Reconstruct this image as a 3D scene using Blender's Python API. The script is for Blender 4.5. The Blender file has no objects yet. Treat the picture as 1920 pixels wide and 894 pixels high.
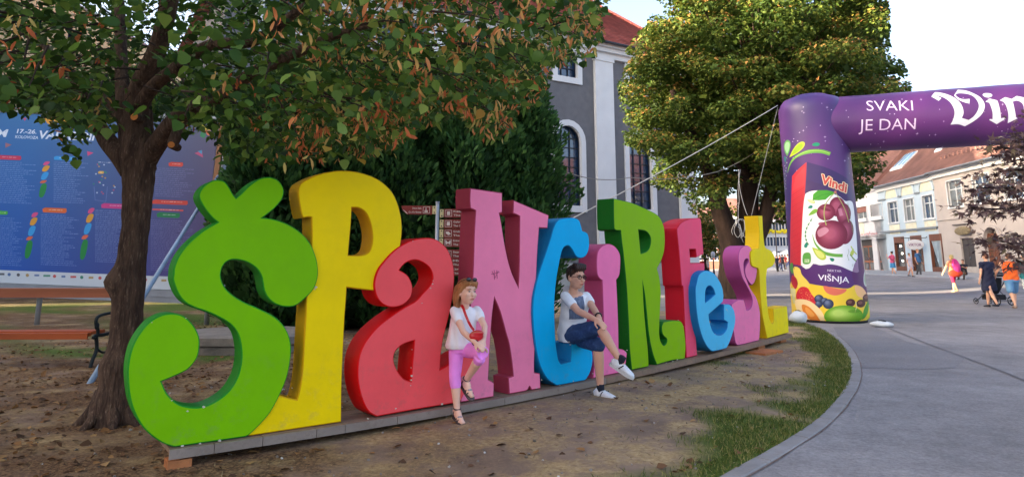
import bpy, bmesh, math, random
import numpy as np
from mathutils import Vector, Matrix, geometry, noise
R = random.Random(7)
NR = np.random.RandomState(7)
SC = bpy.context.scene
COL = SC.collection

# ---------------------------------------------------------------- camera
FPX, VC, VH, CAMH = 1280.0, 254.0, 490.0, 1.4      # focal length and horizon in photo pixels, eye height in metres
TH = math.atan((VH - VC) / FPX)
cam_d = bpy.data.cameras.new('camera'); cam = bpy.data.objects.new('camera', cam_d); COL.objects.link(cam)
cam.location = (0, 0, CAMH); cam.rotation_euler = (math.pi/2 + TH, 0, 0)
cam_d.sensor_width = 36; cam_d.lens = 36*FPX/1920; cam_d.shift_y = -(447-VC)/1920
cam_d.clip_start = .05; cam_d.clip_end = 3000
SC.camera = cam

# ---------------------------------------------------------------- daylight
SUN_EL, SUN_AZ = math.radians(12), math.radians(254.9)      # low sun from the left, azimuth clockwise from +Y
world = bpy.data.worlds.new('World'); SC.world = world; world.use_nodes = True
wn = world.node_tree.nodes; wl = world.node_tree.links
bg = wn['Background']; sky = wn.new('ShaderNodeTexSky'); sky.sky_type = 'NISHITA'
sky.sun_disc = False; sky.sun_elevation = SUN_EL; sky.sun_rotation = SUN_AZ
sky.air_density = 0.6; sky.dust_density = 5.0; sky.ozone_density = 0.0
wl.new(sky.outputs[0], bg.inputs[0]); bg.inputs[1].default_value = 0.15
sd = bpy.data.lights.new('sun', 'SUN'); sun = bpy.data.objects.new('sun', sd); COL.objects.link(sun)
sd.energy = 4.5; sd.angle = math.radians(.5); sd.color = (1, .82, .58)
sdir = Vector((math.sin(SUN_AZ)*math.cos(SUN_EL), math.cos(SUN_AZ)*math.cos(SUN_EL), math.sin(SUN_EL)))
sun.rotation_euler = sdir.to_track_quat('Z', 'Y').to_euler(); sun.location = (-20, -5, 30)
SC.view_settings.view_transform = 'Standard'; SC.view_settings.look = 'None'
SC.view_settings.exposure = 2.62; SC.view_settings.gamma = 1
SC.render.engine = 'CYCLES'
try:
    SC.cycles.max_bounces = 6; SC.cycles.transparent_max_bounces = 6; SC.cycles.diffuse_bounces = 3
except Exception: pass

# ---------------------------------------------------------------- helpers
FW = Vector((0, math.cos(TH), math.sin(TH))); UP = Vector((0, -math.sin(TH), math.cos(TH))); C0 = Vector((0, 0, CAMH))
def ray(u, v): return FW + UP*((VC-v)/FPX) + Vector(((u-960)/FPX, 0, 0))
def onz(u, v, z=0.0):
    d = ray(u, v); return C0 + d*((z-CAMH)/d.z)
def aty(u, v, y):
    d = ray(u, v); return C0 + d*(y/d.y)
def onplane(u, v, p, n):
    d = ray(u, v); return C0 + d*((p-C0).dot(n)/d.dot(n))
def proj(x, y, z):
    k = y*math.cos(TH) + (z-CAMH)*math.sin(TH)
    return 960+FPX*x/k, VC-FPX*(-y*math.sin(TH)+(z-CAMH)*math.cos(TH))/k
def smooth(t): t = max(0, min(1, t)); return t*t*(3-2*t)
def gz(x, y):
    d = 27.2 + .086*y - x
    h = .55*smooth(1-d/12)
    return h + .062*math.exp(-((x-.6)**2+(y-7.2)**2)/(2*1.7**2))
def s2l(c):
    o = []
    for k in c[:3]:
        k /= 255; o.append(k/12.92 if k <= .04045 else ((k+.055)/1.055)**2.4)
    return tuple(o)

MATS = {}
def nt(m): return m.node_tree.nodes, m.node_tree.links
def PM(name, col, rough=.65, var=.12, scale=3.0, bump=.15, bscale=40, spec=.3, col2=None, metal=0.0, coords='Object', stretch=None, dirt=None, coat=0.0):
    """procedural material: base colour broken up by two noises, fine bump; col in sRGB 0-255"""
    if name in MATS: return MATS[name]
    m = bpy.data.materials.new(name); m.use_nodes = True; N, L = nt(m)
    b = N['Principled BSDF']; b.inputs['Roughness'].default_value = rough
    b.inputs['Specular IOR Level'].default_value = spec; b.inputs['Metallic'].default_value = metal
    if coat: b.inputs['Coat Weight'].default_value = coat; b.inputs['Coat Roughness'].default_value = .15
    tc = N.new('ShaderNodeTexCoord'); src = tc.outputs[coords]
    if stretch:
        mp = N.new('ShaderNodeMapping'); mp.inputs['Scale'].default_value = stretch; L.new(src, mp.inputs[0]); src = mp.outputs[0]
    n1 = N.new('ShaderNodeTexNoise'); n1.inputs['Scale'].default_value = scale; n1.inputs['Detail'].default_value = 6; n1.inputs['Roughness'].default_value = .65; L.new(src, n1.inputs['Vector'])
    c = s2l(col); c2 = s2l(col2) if col2 else tuple(k*(1-var*1.6) for k in c)
    if not col2: c = tuple(min(1, k*(1+var*.5)) for k in c)
    cr = N.new('ShaderNodeValToRGB'); cr.color_ramp.elements[0].position = .32; cr.color_ramp.elements[1].position = .68
    cr.color_ramp.elements[0].color = (*c2, 1); cr.color_ramp.elements[1].color = (*c, 1)
    L.new(n1.outputs[0], cr.inputs[0]); out = cr.outputs[0]
    if dirt:
        dc, lo, hi, amt = dirt
        n3 = N.new('ShaderNodeTexNoise'); n3.inputs['Scale'].default_value = scale*4; n3.inputs['Detail'].default_value = 8; n3.inputs['Roughness'].default_value = .75; L.new(src, n3.inputs['Vector'])
        r3 = N.new('ShaderNodeMapRange'); r3.inputs[1].default_value = lo; r3.inputs[2].default_value = hi; r3.inputs[4].default_value = amt; L.new(n3.outputs[0], r3.inputs[0])
        mx = N.new('ShaderNodeMixRGB'); mx.inputs[2].default_value = (*s2l(dc), 1); L.new(r3.outputs[0], mx.inputs[0]); L.new(out, mx.inputs[1]); out = mx.outputs[0]
    L.new(out, b.inputs['Base Color'])
    if bump:
        n2 = N.new('ShaderNodeTexNoise'); n2.inputs['Scale'].default_value = bscale; n2.inputs['Detail'].default_value = 5; L.new(src, n2.inputs['Vector'])
        bp = N.new('ShaderNodeBump'); bp.inputs['Strength'].default_value = bump; bp.inputs['Distance'].default_value = .02
        L.new(n2.outputs[0], bp.inputs['Height']); L.new(bp.outputs[0], b.inputs['Normal'])
    MATS[name] = m; return m

def leafmat(name, stops, trans=.35, rough=.55):
    m = bpy.data.materials.new(name); m.use_nodes = True; N, L = nt(m)
    b = N['Principled BSDF']; b.inputs['Roughness'].default_value = rough; b.inputs['Specular IOR Level'].default_value = .25
    at = N.new('ShaderNodeAttribute'); at.attribute_name = 'rnd'
    cr = N.new('ShaderNodeValToRGB'); e = cr.color_ramp.elements
    while len(e) < len(stops): e.new(.5)
    for k, (p, c) in enumerate(stops): e[k].position = p; e[k].color = (*s2l(c), 1)
    L.new(at.outputs['Fac'], cr.inputs[0]); L.new(cr.outputs[0], b.inputs['Base Color'])
    tr = N.new('ShaderNodeBsdfTranslucent'); L.new(cr.outputs[0], tr.inputs[0])
    mx = N.new('ShaderNodeMixShader'); mx.inputs[0].default_value = trans
    L.new(b.outputs[0], mx.inputs[1]); L.new(tr.outputs[0], mx.inputs[2]); L.new(mx.outputs[0], N['Material Output'].inputs[0])
    MATS[name] = m; return m

def glassmat(name, col=(40, 50, 60), rough=.05):
    return PM(name, col, rough=rough, var=.3, scale=1.2, bump=.02, bscale=3, spec=.9)

def tag(o, label=None, cat=None, group=None, kind=None):
    if label: o['label'] = label
    if cat: o['category'] = cat
    if group: o['group'] = group
    if kind: o['kind'] = kind
    return o
def empty(name, loc=(0, 0, 0), rz=0, parent=None):
    o = bpy.data.objects.new(name, None); COL.objects.link(o); o.location = loc; o.rotation_euler = (0, 0, rz); o.empty_display_size = .1
    if parent: o.parent = parent
    return o
def link(name, me, parent=None, mats=(), loc=None, rz=None, smoothf=False):
    o = bpy.data.objects.new(name, me); COL.objects.link(o)
    for m in mats: me.materials.append(m)
    if parent: o.parent = parent
    if loc is not None: o.location = loc
    if rz is not None: o.rotation_euler = (0, 0, rz)
    if smoothf and len(me.polygons): me.polygons.foreach_set('use_smooth', np.ones(len(me.polygons), dtype=bool))
    return o
def copy_tree(o, parent=None):
    c = o.copy(); COL.objects.link(c)
    if parent: c.parent = parent
    for ch in list(o.children): copy_tree(ch, c)
    return c

class MB:
    """collects simple shapes, links them as one mesh object"""
    def __init__(s): s.v = []; s.f = []; s.m = []; s.cur = 0
    def add(s, vs, fs):
        b = len(s.v); s.v += [tuple(p) for p in vs]; s.f += [tuple(b+i for i in f) for f in fs]; s.m += [s.cur]*len(fs); return s
    def box(s, x0, y0, z0, x1, y1, z1):
        x0, x1 = sorted((x0, x1)); y0, y1 = sorted((y0, y1)); z0, z1 = sorted((z0, z1))
        return s.add([(x0,y0,z0),(x1,y0,z0),(x1,y1,z0),(x0,y1,z0),(x0,y0,z1),(x1,y0,z1),(x1,y1,z1),(x0,y1,z1)],
                     [(0,3,2,1),(4,5,6,7),(0,1,5,4),(1,2,6,5),(2,3,7,6),(3,0,4,7)])
    def tube(s, pts, rad, n=8, cap=True):
        pts = [Vector(p) for p in pts]; k = len(pts)
        if not hasattr(rad, '__len__'): rad = [rad]*k
        vs = []; up = None
        for i, p in enumerate(pts):
            t = (pts[min(i+1, k-1)]-pts[max(i-1, 0)])
            if t.length < 1e-9: t = Vector((0, 0, 1))
            t.normalize()
            if up is None: up = Vector((0, 0, 1)) if abs(t.z) < .9 else Vector((1, 0, 0))
            a = t.cross(up)
            if a.length < 1e-4: a = t.cross(Vector((1, .3, .2)))
            a.normalize(); b = a.cross(t); up = -b if False else b
            for j in range(n):
                q = 2*math.pi*j/n; vs.append(p+a*math.cos(q)*rad[i]+b*math.sin(q)*rad[i])
        fs = [(i*n+j, i*n+(j+1) % n, (i+1)*n+(j+1) % n, (i+1)*n+j) for i in range(k-1) for j in range(n)]
        if cap: fs += [tuple(range(n-1, -1, -1)), tuple((k-1)*n+j for j in range(n))]
        return s.add(vs, fs)
    def ell(s, c, r, n=12, m=8, rot=None):
        vs = []; fs = []
        for i in range(m+1):
            t = math.pi*i/m
            for j in range(n):
                q = 2*math.pi*j/n; p = Vector((r[0]*math.sin(t)*math.cos(q), r[1]*math.sin(t)*math.sin(q), r[2]*math.cos(t)))
                if rot: p = rot @ p
                vs.append(p+Vector(c))
        for i in range(m):
            for j in range(n): fs.append((i*n+j, (i+1)*n+j, (i+1)*n+(j+1) % n, i*n+(j+1) % n))
        return s.add(vs, fs)
    def prism(s, poly, y0, y1):
        """poly in (x,z), extruded along y"""
        n = len(poly); vs = [(x, y0, z) for x, z in poly]+[(x, y1, z) for x, z in poly]
        fs = [(i, (i+1) % n, n+(i+1) % n, n+i) for i in range(n)]
        tri = geometry.tessellate_polygon([[Vector((x, z, 0)) for x, z in poly]])
        return s.add(vs, fs+[tuple(t) for t in tri]+[tuple(n+i for i in reversed(t)) for t in tri])
    def build(s, name, mats, parent=None, loc=None, rz=None, sm=False, weld=False):
        me = bpy.data.meshes.new(name); me.from_pydata(s.v, [], s.f)
        if not isinstance(mats, (list, tuple)): mats = [mats]
        me.polygons.foreach_set('material_index', s.m)
        bm = bmesh.new(); bm.from_mesh(me)
        bmesh.ops.remove_doubles(bm, verts=bm.verts, dist=1e-5)
        bmesh.ops.recalc_face_normals(bm, faces=bm.faces)
        bm.to_mesh(me); bm.free(); me.update()
        return link(name, me, parent, mats, loc, rz, sm)

def cr(pts, closed=True, sub=4):
    """smooth curve through points; a point (x, y, 1) is a corner"""
    P = [(p[0], p[1]) for p in pts]; Cn = [len(p) > 2 for p in pts]; n = len(P); out = []
    for i in range(n if closed else n-1):
        a, b = P[i], P[(i+1) % n]
        p0 = a if (Cn[i] or (not closed and i == 0)) else P[i-1]
        p3 = b if (Cn[(i+1) % n] or (not closed and i == n-2)) else P[(i+2) % n]
        if Cn[i] and Cn[(i+1) % n]: out.append(a); continue
        for k in range(sub):
            t = k/sub
            out.append(tuple(.5*((2*a[j])+(-p0[j]+b[j])*t+(2*p0[j]-5*a[j]+4*b[j]-p3[j])*t*t+(-p0[j]+3*a[j]-3*b[j]+p3[j])*t**3) for j in (0, 1)))
    if not closed: out.append(P[-1])
    return out

def scatter_mesh(name, pos, size, ydir, nrm, T, F, rnd):
    """many small copies of one template in ONE mesh (vectorised); attribute rnd drives the colour"""
    pos = np.asarray(pos, float); n = len(pos); T = np.asarray(T, float); k = len(T)
    y = ydir/np.linalg.norm(ydir, axis=1, keepdims=True)
    x = np.cross(y, nrm); x /= np.linalg.norm(x, axis=1, keepdims=True)+1e-9; z = np.cross(x, y)
    s = np.asarray(size, float)[:, None, None]
    V = pos[:, None, :]+s*(T[None, :, 0:1]*x[:, None, :]+T[None, :, 1:2]*y[:, None, :]+T[None, :, 2:3]*z[:, None, :])
    me = bpy.data.meshes.new(name); fl = [len(f) for f in F]; nf = len(F); nl = sum(fl)
    me.vertices.add(n*k); me.vertices.foreach_set('co', V.astype(np.float32).ravel())
    idx = np.concatenate([np.array(f) for f in F]); li = (idx[None, :]+(np.arange(n)*k)[:, None]).ravel()
    me.loops.add(n*nl); me.loops.foreach_set('vertex_index', li.astype(np.int32))
    me.polygons.add(n*nf); st = np.concatenate([[0], np.cumsum(fl)[:-1]])
    me.polygons.foreach_set('loop_start', (st[None, :]+(np.arange(n)*nl)[:, None]).ravel().astype(np.int32))
    a = me.attributes.new('rnd', 'FLOAT', 'POINT'); a.data.foreach_set('value', np.repeat(np.asarray(rnd), k).astype(np.float32))
    me.update(calc_edges=True); me.validate()
    return me
LEAF_T = [(0,0,0),(-.34,.08,.05),(-.47,.4,.07),(-.27,.78,.03),(0,1.08,-.08),(.27,.78,.03),(.47,.4,.07),(.34,.08,.05),(0,.45,-.03)]
LEAF_F = [(0,8,2,1),(8,4,3,2),(0,7,6,8),(8,6,5,4)]
SEED_T = [(-.05,0,0),(.05,0,0),(.16,.35,.1),(-.12,.35,.1),(.15,.75,.06),(-.13,.7,.06),(0,1.1,-.12)]
SEED_F = [(0,1,2,3),(3,2,4,5),(5,4,6)]
QUAD_T = [(0,0,0),(-.3,.5,.08),(0,1,0),(.3,.5,.08)]
QUAD_F = [(0,3,2,1)]
LITE_T = [(0,0,0),(-.4,.35,.1),(-.22,.8,.05),(0,1.05,-.06),(.22,.8,.05),(.4,.35,.1)]
LITE_F = [(0,3,2,1),(0,5,4,3)]

# ---------------------------------------------------------------- a small painter for printed surfaces (posters, the arch)
GLY = {}
def glyphs(txt, shear=0, bold=0):
    key = (txt, shear, bold)
    if key in GLY: return GLY[key]
    c = bpy.data.curves.new('t', 'FONT'); c.body = txt; c.size = 1; c.shear = shear; c.offset = bold; c.resolution_u = 3
    o = bpy.data.objects.new('t', c); COL.objects.link(o); bpy.context.view_layer.update()
    me = bpy.data.meshes.new_from_object(o.evaluated_get(bpy.context.evaluated_depsgraph_get()))
    me.calc_loop_triangles(); v = np.array([w.co[:2] for w in me.vertices])
    tri = [v[list(t.vertices)] for t in me.loop_triangles]
    bpy.data.objects.remove(o); bpy.data.curves.remove(c); bpy.data.meshes.remove(me)
    GLY[key] = (tri, v[:, 0].min(), v[:, 0].max()); return GLY[key]
class Canvas:
    def __init__(s, w, h, f=None):
        s.w, s.h = w, h; s.a = np.zeros((h, w, 3), np.float32); s.f = f or (lambda x, y: (x, y))
    def poly(s, pts, col, al=1.0, raw=False):
        P = np.array([p[:2] if raw else s.f(p[0], p[1]) for p in pts], float)
        x0, y0 = np.floor(P.min(0)).astype(int)-1; x1, y1 = np.ceil(P.max(0)).astype(int)+1
        x0, y0 = max(x0, 0), max(y0, 0); x1, y1 = min(x1, s.w), min(y1, s.h)
        if x1 <= x0 or y1 <= y0: return
        cov = np.zeros((y1-y0, x1-x0), np.float32)
        for dx, dy in ((.25, .25), (.75, .25), (.25, .75), (.75, .75)):
            X, Y = np.meshgrid(np.arange(x0, x1)+dx, np.arange(y0, y1)+dy); ins = np.zeros(X.shape, bool)
            for i in range(len(P)):
                ax, ay = P[i-1]; bx, by = P[i]
                if ay == by: continue
                ins ^= ((ay > Y) != (by > Y)) & (X < (bx-ax)*(Y-ay)/(by-ay)+ax)
            cov += ins*.25
        cov = (cov*al)[..., None]
        s.a[y0:y1, x0:x1] = s.a[y0:y1, x0:x1]*(1-cov)+np.array(col, np.float32)/255*cov
    def rect(s, x0, y0, x1, y1, col, al=1.0): s.poly([(x0, y0), (x1, y0), (x1, y1), (x0, y1)], col, al)
    def ell(s, cx, cy, rx, ry, col, al=1.0, rot=0, n=28):
        c, q = math.cos(rot), math.sin(rot)
        s.poly([(cx+rx*math.cos(t)*c-ry*math.sin(t)*q, cy+rx*math.cos(t)*q+ry*math.sin(t)*c) for t in [2*math.pi*k/n for k in range(n)]], col, al)
    def line(s, pts, w, col, al=1.0):
        L_ = []; R_ = []; n = len(pts)
        if not hasattr(w, '__len__'): w = [w]*n
        for i, p in enumerate(pts):
            a = pts[max(i-1, 0)]; b = pts[min(i+1, n-1)]; dx, dy = b[0]-a[0], b[1]-a[1]; d = math.hypot(dx, dy) or 1
            L_.append((p[0]-dy/d*w[i]/2, p[1]+dx/d*w[i]/2)); R_.append((p[0]+dy/d*w[i]/2, p[1]-dx/d*w[i]/2))
        s.poly(L_+R_[::-1], col, al)
    def text(s, txt, x, y, h, col, w=None, shear=0, bold=0, al=1.0, slope=0):
        """baseline-left at x,y; h = capital height"""
        tri, a, b = glyphs(txt, shear, bold); k = h/.70; kx = k if w is None else w/(b-a)
        for t in tri: s.poly([(x+(p[0]-a)*kx, y-p[1]*k+slope*(p[0]-a)*kx) for p in t], col, al)
    def image(s, name):
        im = bpy.data.images.new(name, s.w, s.h); px = np.ones((s.h, s.w, 4), np.float32); px[..., :3] = np.clip(s.a[::-1], 0, 1)
        im.pixels.foreach_set(px.ravel()); im.update(); im.pack(); return im
def printmat(name, im, rough=.5, bump=.05, bscale=6, coat=0):
    m = bpy.data.materials.new(name); m.use_nodes = True; N, L = nt(m); b = N['Principled BSDF']
    b.inputs['Roughness'].default_value = rough; b.inputs['Specular IOR Level'].default_value = .35
    t = N.new('ShaderNodeTexImage'); t.image = im; t.extension = 'EXTEND'; uv = N.new('ShaderNodeUVMap'); uv.uv_map = 'UVMap'
    L.new(uv.outputs[0], t.inputs[0]); L.new(t.outputs[0], b.inputs['Base Color'])
    tc = N.new('ShaderNodeTexCoord'); n2 = N.new('ShaderNodeTexNoise'); n2.inputs['Scale'].default_value = bscale; L.new(tc.outputs['Object'], n2.inputs['Vector'])
    bp = N.new('ShaderNodeBump'); bp.inputs['Strength'].default_value = bump; bp.inputs['Distance'].default_value = .05; L.new(n2.outputs[0], bp.inputs['Height']); L.new(bp.outputs[0], b.inputs['Normal'])
    return m
# ================================================================ GROUND, ROAD, LAWN
m_asph = PM('asphalt', (150, 145, 146), rough=.85, scale=.6, var=.16, bump=.5, bscale=90, dirt=((112, 112, 116), .45, .75, .55))
m_asph2 = PM('asphalt_patch', (128, 125, 128), rough=.9, scale=.9, var=.1, bump=.5, bscale=90)
def speckle(m, sc, lo, hi, dark, light, amt):
    N, L = nt(m); b = N['Principled BSDF']; src = b.inputs['Base Color'].links[0].from_socket
    tc = N.new('ShaderNodeTexCoord'); q = N.new('ShaderNodeTexNoise'); q.inputs['Scale'].default_value = sc; q.inputs['Detail'].default_value = 3; q.inputs['Roughness'].default_value = .8; L.new(tc.outputs['Object'], q.inputs['Vector'])
    r = N.new('ShaderNodeMapRange'); r.inputs[1].default_value = lo; r.inputs[2].default_value = hi; r.inputs[3].default_value = dark; r.inputs[4].default_value = light; L.new(q.outputs[0], r.inputs[0])
    x = N.new('ShaderNodeMixRGB'); x.blend_type = 'MULTIPLY'; x.inputs[0].default_value = amt; L.new(src, x.inputs[1]); L.new(r.outputs[0], x.inputs[2]); L.new(x.outputs[0], b.inputs['Base Color'])
speckle(m_asph, 34, .32, .68, .72, 1.22, .9); speckle(m_asph, 2.6, .35, .7, .84, 1.12, 1); speckle(m_asph, .35, .35, .65, .86, 1.10, 1); speckle(m_asph2, 34, .32, .68, .75, 1.2, .9)
m_pave = PM('pavement_concrete', (150, 152, 156), rough=.85, scale=1.5, var=.1, bump=.3, bscale=60)
m_kerb = PM('kerb_concrete', (148, 144, 144), rough=.85, scale=4, var=.15, bump=.4, bscale=50, dirt=((120, 105, 92), .5, .7, .6))
m_crack = PM('joint_dirt', (124, 104, 96), rough=.95, scale=9, var=.3)

def sheet(name, xs, ys, mat, dz=0.0, kind='structure'):
    vs = [(x, y, gz(x, y)+dz) for y in ys for x in xs]; n = len(xs)
    fs = [(j*n+i, j*n+i+1, (j+1)*n+i+1, (j+1)*n+i) for j in range(len(ys)-1) for i in range(n-1)]
    me = bpy.data.meshes.new(name); me.from_pydata(vs, [], fs); o = link(name, me, None, [mat], smoothf=True); tag(o, kind=kind); return o
xs = [-900, -300, -120, -60] + [-40+2*i for i in range(51)] + [70, 90, 140, 300, 900]
ys = [-300, -80, -30] + [-20+2*i for i in range(56)] + [100, 120, 160, 240, 400, 900]
g = sheet('road', xs, ys, m_asph)
tag(g, 'grey asphalt street running past the arch and behind the park lawn')

kerb_px = [(1180, 985), (1300, 930), (1380, 888), (1470, 838), (1540, 789), (1583, 736), (1597, 700), (1592, 668), (1574, 642), (1548, 622), (1515, 609), (1480, 602)]
kerb_pts = [onz(u, v).to_2d() for u, v in kerb_px]
kc = [Vector(p) for p in cr([tuple(p) for p in kerb_pts], closed=False, sub=5)]
start = [Vector((-1.2, 1.0)), Vector((-6, -4)), Vector((-40, -6))]
back = [onz(u, v).to_2d() for u, v in [(1440, 597), (1300, 588), (1150, 579), (1000, 570), (820, 566), (650, 561), (300, 560), (0, 560), (-400, 560)]]
poly = start[::-1] + kc + back + [Vector((-40, 25))]

def in_poly(x, y, P):
    c = False; j = len(P)-1
    for i in range(len(P)):
        if (P[i].y > y) != (P[j].y > y) and x < (P[j].x-P[i].x)*(y-P[i].y)/(P[j].y-P[i].y)+P[i].x: c = not c
        j = i
    return c
def dkerb(x, y):
    p = Vector((x, y)); return min((p-q).length for q in kc)
inner = []
for i in range(-12, 30):
    for j in range(4, 70):
        x, y = -2.5+i*.3+R.uniform(-.08, .08), j*.3+R.uniform(-.08, .08)
        if in_poly(x, y, poly) and dkerb(x, y) > .25: inner.append(Vector((x, y)))
for i in range(-26, -4):
    for j in range(0, 20):
        x, y = i*1.4, j*1.05+.5
        if x < -6.2 and in_poly(x, y, poly): inner.append(Vector((x, y)))
npz = len(poly)
cdt = geometry.delaunay_2d_cdt(poly+inner, [(i, (i+1) % npz) for i in range(npz)], [list(range(npz))], 1, 1e-5)
def lawn_h(x, y):
    n = noise.noise(Vector((x*.9, y*.9, 0)))*.009+noise.noise(Vector((x*3, y*3, 5)))*.006
    return gz(x, y)+.012+(.012+n)*smooth((dkerb(x, y)-.15)/.6)
vs = [(p.x, p.y, lawn_h(p.x, p.y)) for p in cdt[0]]
me = bpy.data.meshes.new('lawn'); me.from_pydata(vs, [], [tuple(f) for f in cdt[2]])
def green(x, y):
    d = dkerb(x, y); k = 0
    if x > .4 and y > 3: k = smooth((1.25-d)/1.15)*(.62+.45*smooth((.45-d)/.3))
    if x > 2.5 and y > 8.5: k = max(k, .1)
    if x < -4 and y > 8.6: k = max(k, .55*smooth((y-8.6)/3))
    n = noise.noise(Vector((x*1.3+3, y*1.3, 2)))*.9
    n += noise.noise(Vector((x*4+7, y*4, 4)))*.35
    return max(0, min(1, k+n*(.85 if k > .05 else .12)))
ga = me.attributes.new('green', 'FLOAT', 'POINT'); ga.data.foreach_set('value', [green(v[0], v[1]) for v in vs])
m = bpy.data.materials.new('park_soil'); m.use_nodes = True; N, L = nt(m); b = N['Principled BSDF']; b.inputs['Roughness'].default_value = .95; b.inputs['Specular IOR Level'].default_value = .1
tc = N.new('ShaderNodeTexCoord')
def noi(s, d=8, r=.7):
    q = N.new('ShaderNodeTexNoise'); q.inputs['Scale'].default_value = s; q.inputs['Detail'].default_value = d; q.inputs['Roughness'].default_value = r; L.new(tc.outputs['Object'], q.inputs['Vector']); return q.outputs[0]
def ramp(src, stops):
    q = N.new('ShaderNodeValToRGB'); e = q.color_ramp.elements
    while len(e) < len(stops): e.new(.5)
    for k, (p, c) in enumerate(stops): e[k].position = p; e[k].color = (*s2l(c), 1)
    L.new(src, q.inputs[0]); return q.outputs[0]
def mix(f, a, c):
    q = N.new('ShaderNodeMixRGB'); L.new(f, q.inputs[0]); L.new(a, q.inputs[1]); L.new(c, q.inputs[2]); return q.outputs[0]
def rng(src, a, c, lo=0, hi=1):
    q = N.new('ShaderNodeMapRange'); q.inputs[1].default_value = a; q.inputs[2].default_value = c; q.inputs[3].default_value = lo; q.inputs[4].default_value = hi; L.new(src, q.inputs[0]); return q.outputs[0]
soil = ramp(noi(1.1), [(.3, (116, 98, 86)), (.5, (140, 119, 104)), (.72, (158, 137, 119))])
litter = ramp(noi(38, 4), [(.35, (60, 46, 38)), (.5, (110, 84, 64)), (.62, (150, 118, 84)), (.75, (96, 68, 50))])
straw = ramp(noi(24, 5), [(.3, (134, 110, 82)), (.55, (178, 152, 112)), (.75, (200, 178, 138))])
grassc = ramp(noi(30, 5), [(.3, (58, 72, 34)), (.55, (86, 104, 46)), (.75, (120, 130, 66))])
c1 = mix(rng(noi(1.7, 6), .43, .58), soil, straw)
sx = N.new('ShaderNodeSeparateXYZ'); L.new(tc.outputs['Object'], sx.inputs[0])
lf = N.new('ShaderNodeMath'); lf.operation = 'MULTIPLY'; L.new(rng(sx.outputs[0], .4, -1.6), lf.inputs[0]); L.new(rng(noi(1.3, 6), .36, .55), lf.inputs[1])
c2 = mix(lf.outputs[0], c1, litter)
at = N.new('ShaderNodeAttribute'); at.attribute_name = 'green'
c3 = mix(rng(at.outputs['Fac'], .35, .7), c2, grassc)
L.new(c3, b.inputs['Base Color'])
bp = N.new('ShaderNodeBump'); bp.inputs['Strength'].default_value = .7; bp.inputs['Distance'].default_value = .02; L.new(noi(55, 6), bp.inputs['Height']); L.new(bp.outputs[0], b.inputs['Normal'])
m_soil = m
lawn = link('lawn', me, None, [m_soil], smoothf=True); tag(lawn, 'worn brown park lawn under the giant letters', kind='structure')

# kerb stones round the lawn
kerb = tag(empty('kerb', (0, 0, 0)), 'curved row of flat pale kerb stones between lawn and path', kind='structure')
acc = [0]
for a, c in zip(kc, kc[1:]): acc.append(acc[-1]+(c-a).length)
def kat(t):
    for i in range(len(kc)-1):
        if acc[i+1] >= t or i == len(kc)-2:
            f = (t-acc[i])/(acc[i+1]-acc[i]); p = kc[i].lerp(kc[i+1], f); d = (kc[i+1]-kc[i]).normalized(); return p, Vector((d.y, -d.x))
t = 0
while t < acc[-1]-.1:
    t1 = min(t+.8, acc[-1]); mb = MB(); vs = []; K = 4
    for k in range(K+1):
        p, nn = kat(t+.006+(t1-t-.012)*k/K)
        for off, z in ((-.01, -.03), (-.01, .012), (.0, .016), (.098, .016), (.108, .008), (.108, -.03)):
            q = p+nn*off; vs.append((q.x, q.y, gz(q.x, q.y)+z+R.uniform(-.0008, .0008)))
    fs = [(k*6+j, k*6+(j+1) % 6, (k+1)*6+(j+1) % 6, (k+1)*6+j) for k in range(K) for j in range(6)] + [tuple(range(6)), tuple(K*6+j for j in range(5, -1, -1))]
    mb.add(vs, fs); mb.build('kerb_stone', m_kerb, kerb); t = t1
vs = []; fs = []
for k in range(60):
    p, nn = kat(acc[-1]*k/59)
    for off in (.110, .121+.010*noise.noise(Vector((k*.5, 0, 0)))):
        q = p+nn*(off+.005*math.sin(k*1.3)); vs.append((q.x, q.y, gz(q.x, q.y)+.006))
fs = [(2*k, 2*k+1, 2*k+3, 2*k+2) for k in range(59)]
MB().add(vs, fs).build('joint_dirt', m_crack, kerb)

def patch(name, pxs, mat, dz, z0=True):
    pts = [onz(u, v) for u, v in pxs]; P = [Vector((p.x, p.y)) for p in pts]; n = len(P)
    x0, x1 = min(p.x for p in P), max(p.x for p in P); y0, y1 = min(p.y for p in P), max(p.y for p in P)
    inn = [Vector((x0+(x1-x0)*i/12, y0+(y1-y0)*j/12)) for i in range(1, 12) for j in range(1, 12)]
    inn = [q for q in inn if in_poly(q.x, q.y, P)]
    cd = geometry.delaunay_2d_cdt(P+inn, [(i, (i+1) % n) for i in range(n)], [list(range(n))], 1, 1e-5)
    me = bpy.data.meshes.new(name); me.from_pydata([(p.x, p.y, gz(p.x, p.y)+dz) for p in cd[0]], [], [tuple(f) for f in cd[2]])
    o = link(name, me, None, [mat], smoothf=True); tag(o, kind='structure'); return o
patch('asphalt_patch', [(1562, 613), (1640, 613), (1700, 640), (1812, 668), (1790, 690), (1720, 693), (1602, 690), (1592, 662), (1578, 640)], m_asph2, .005)
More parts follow.
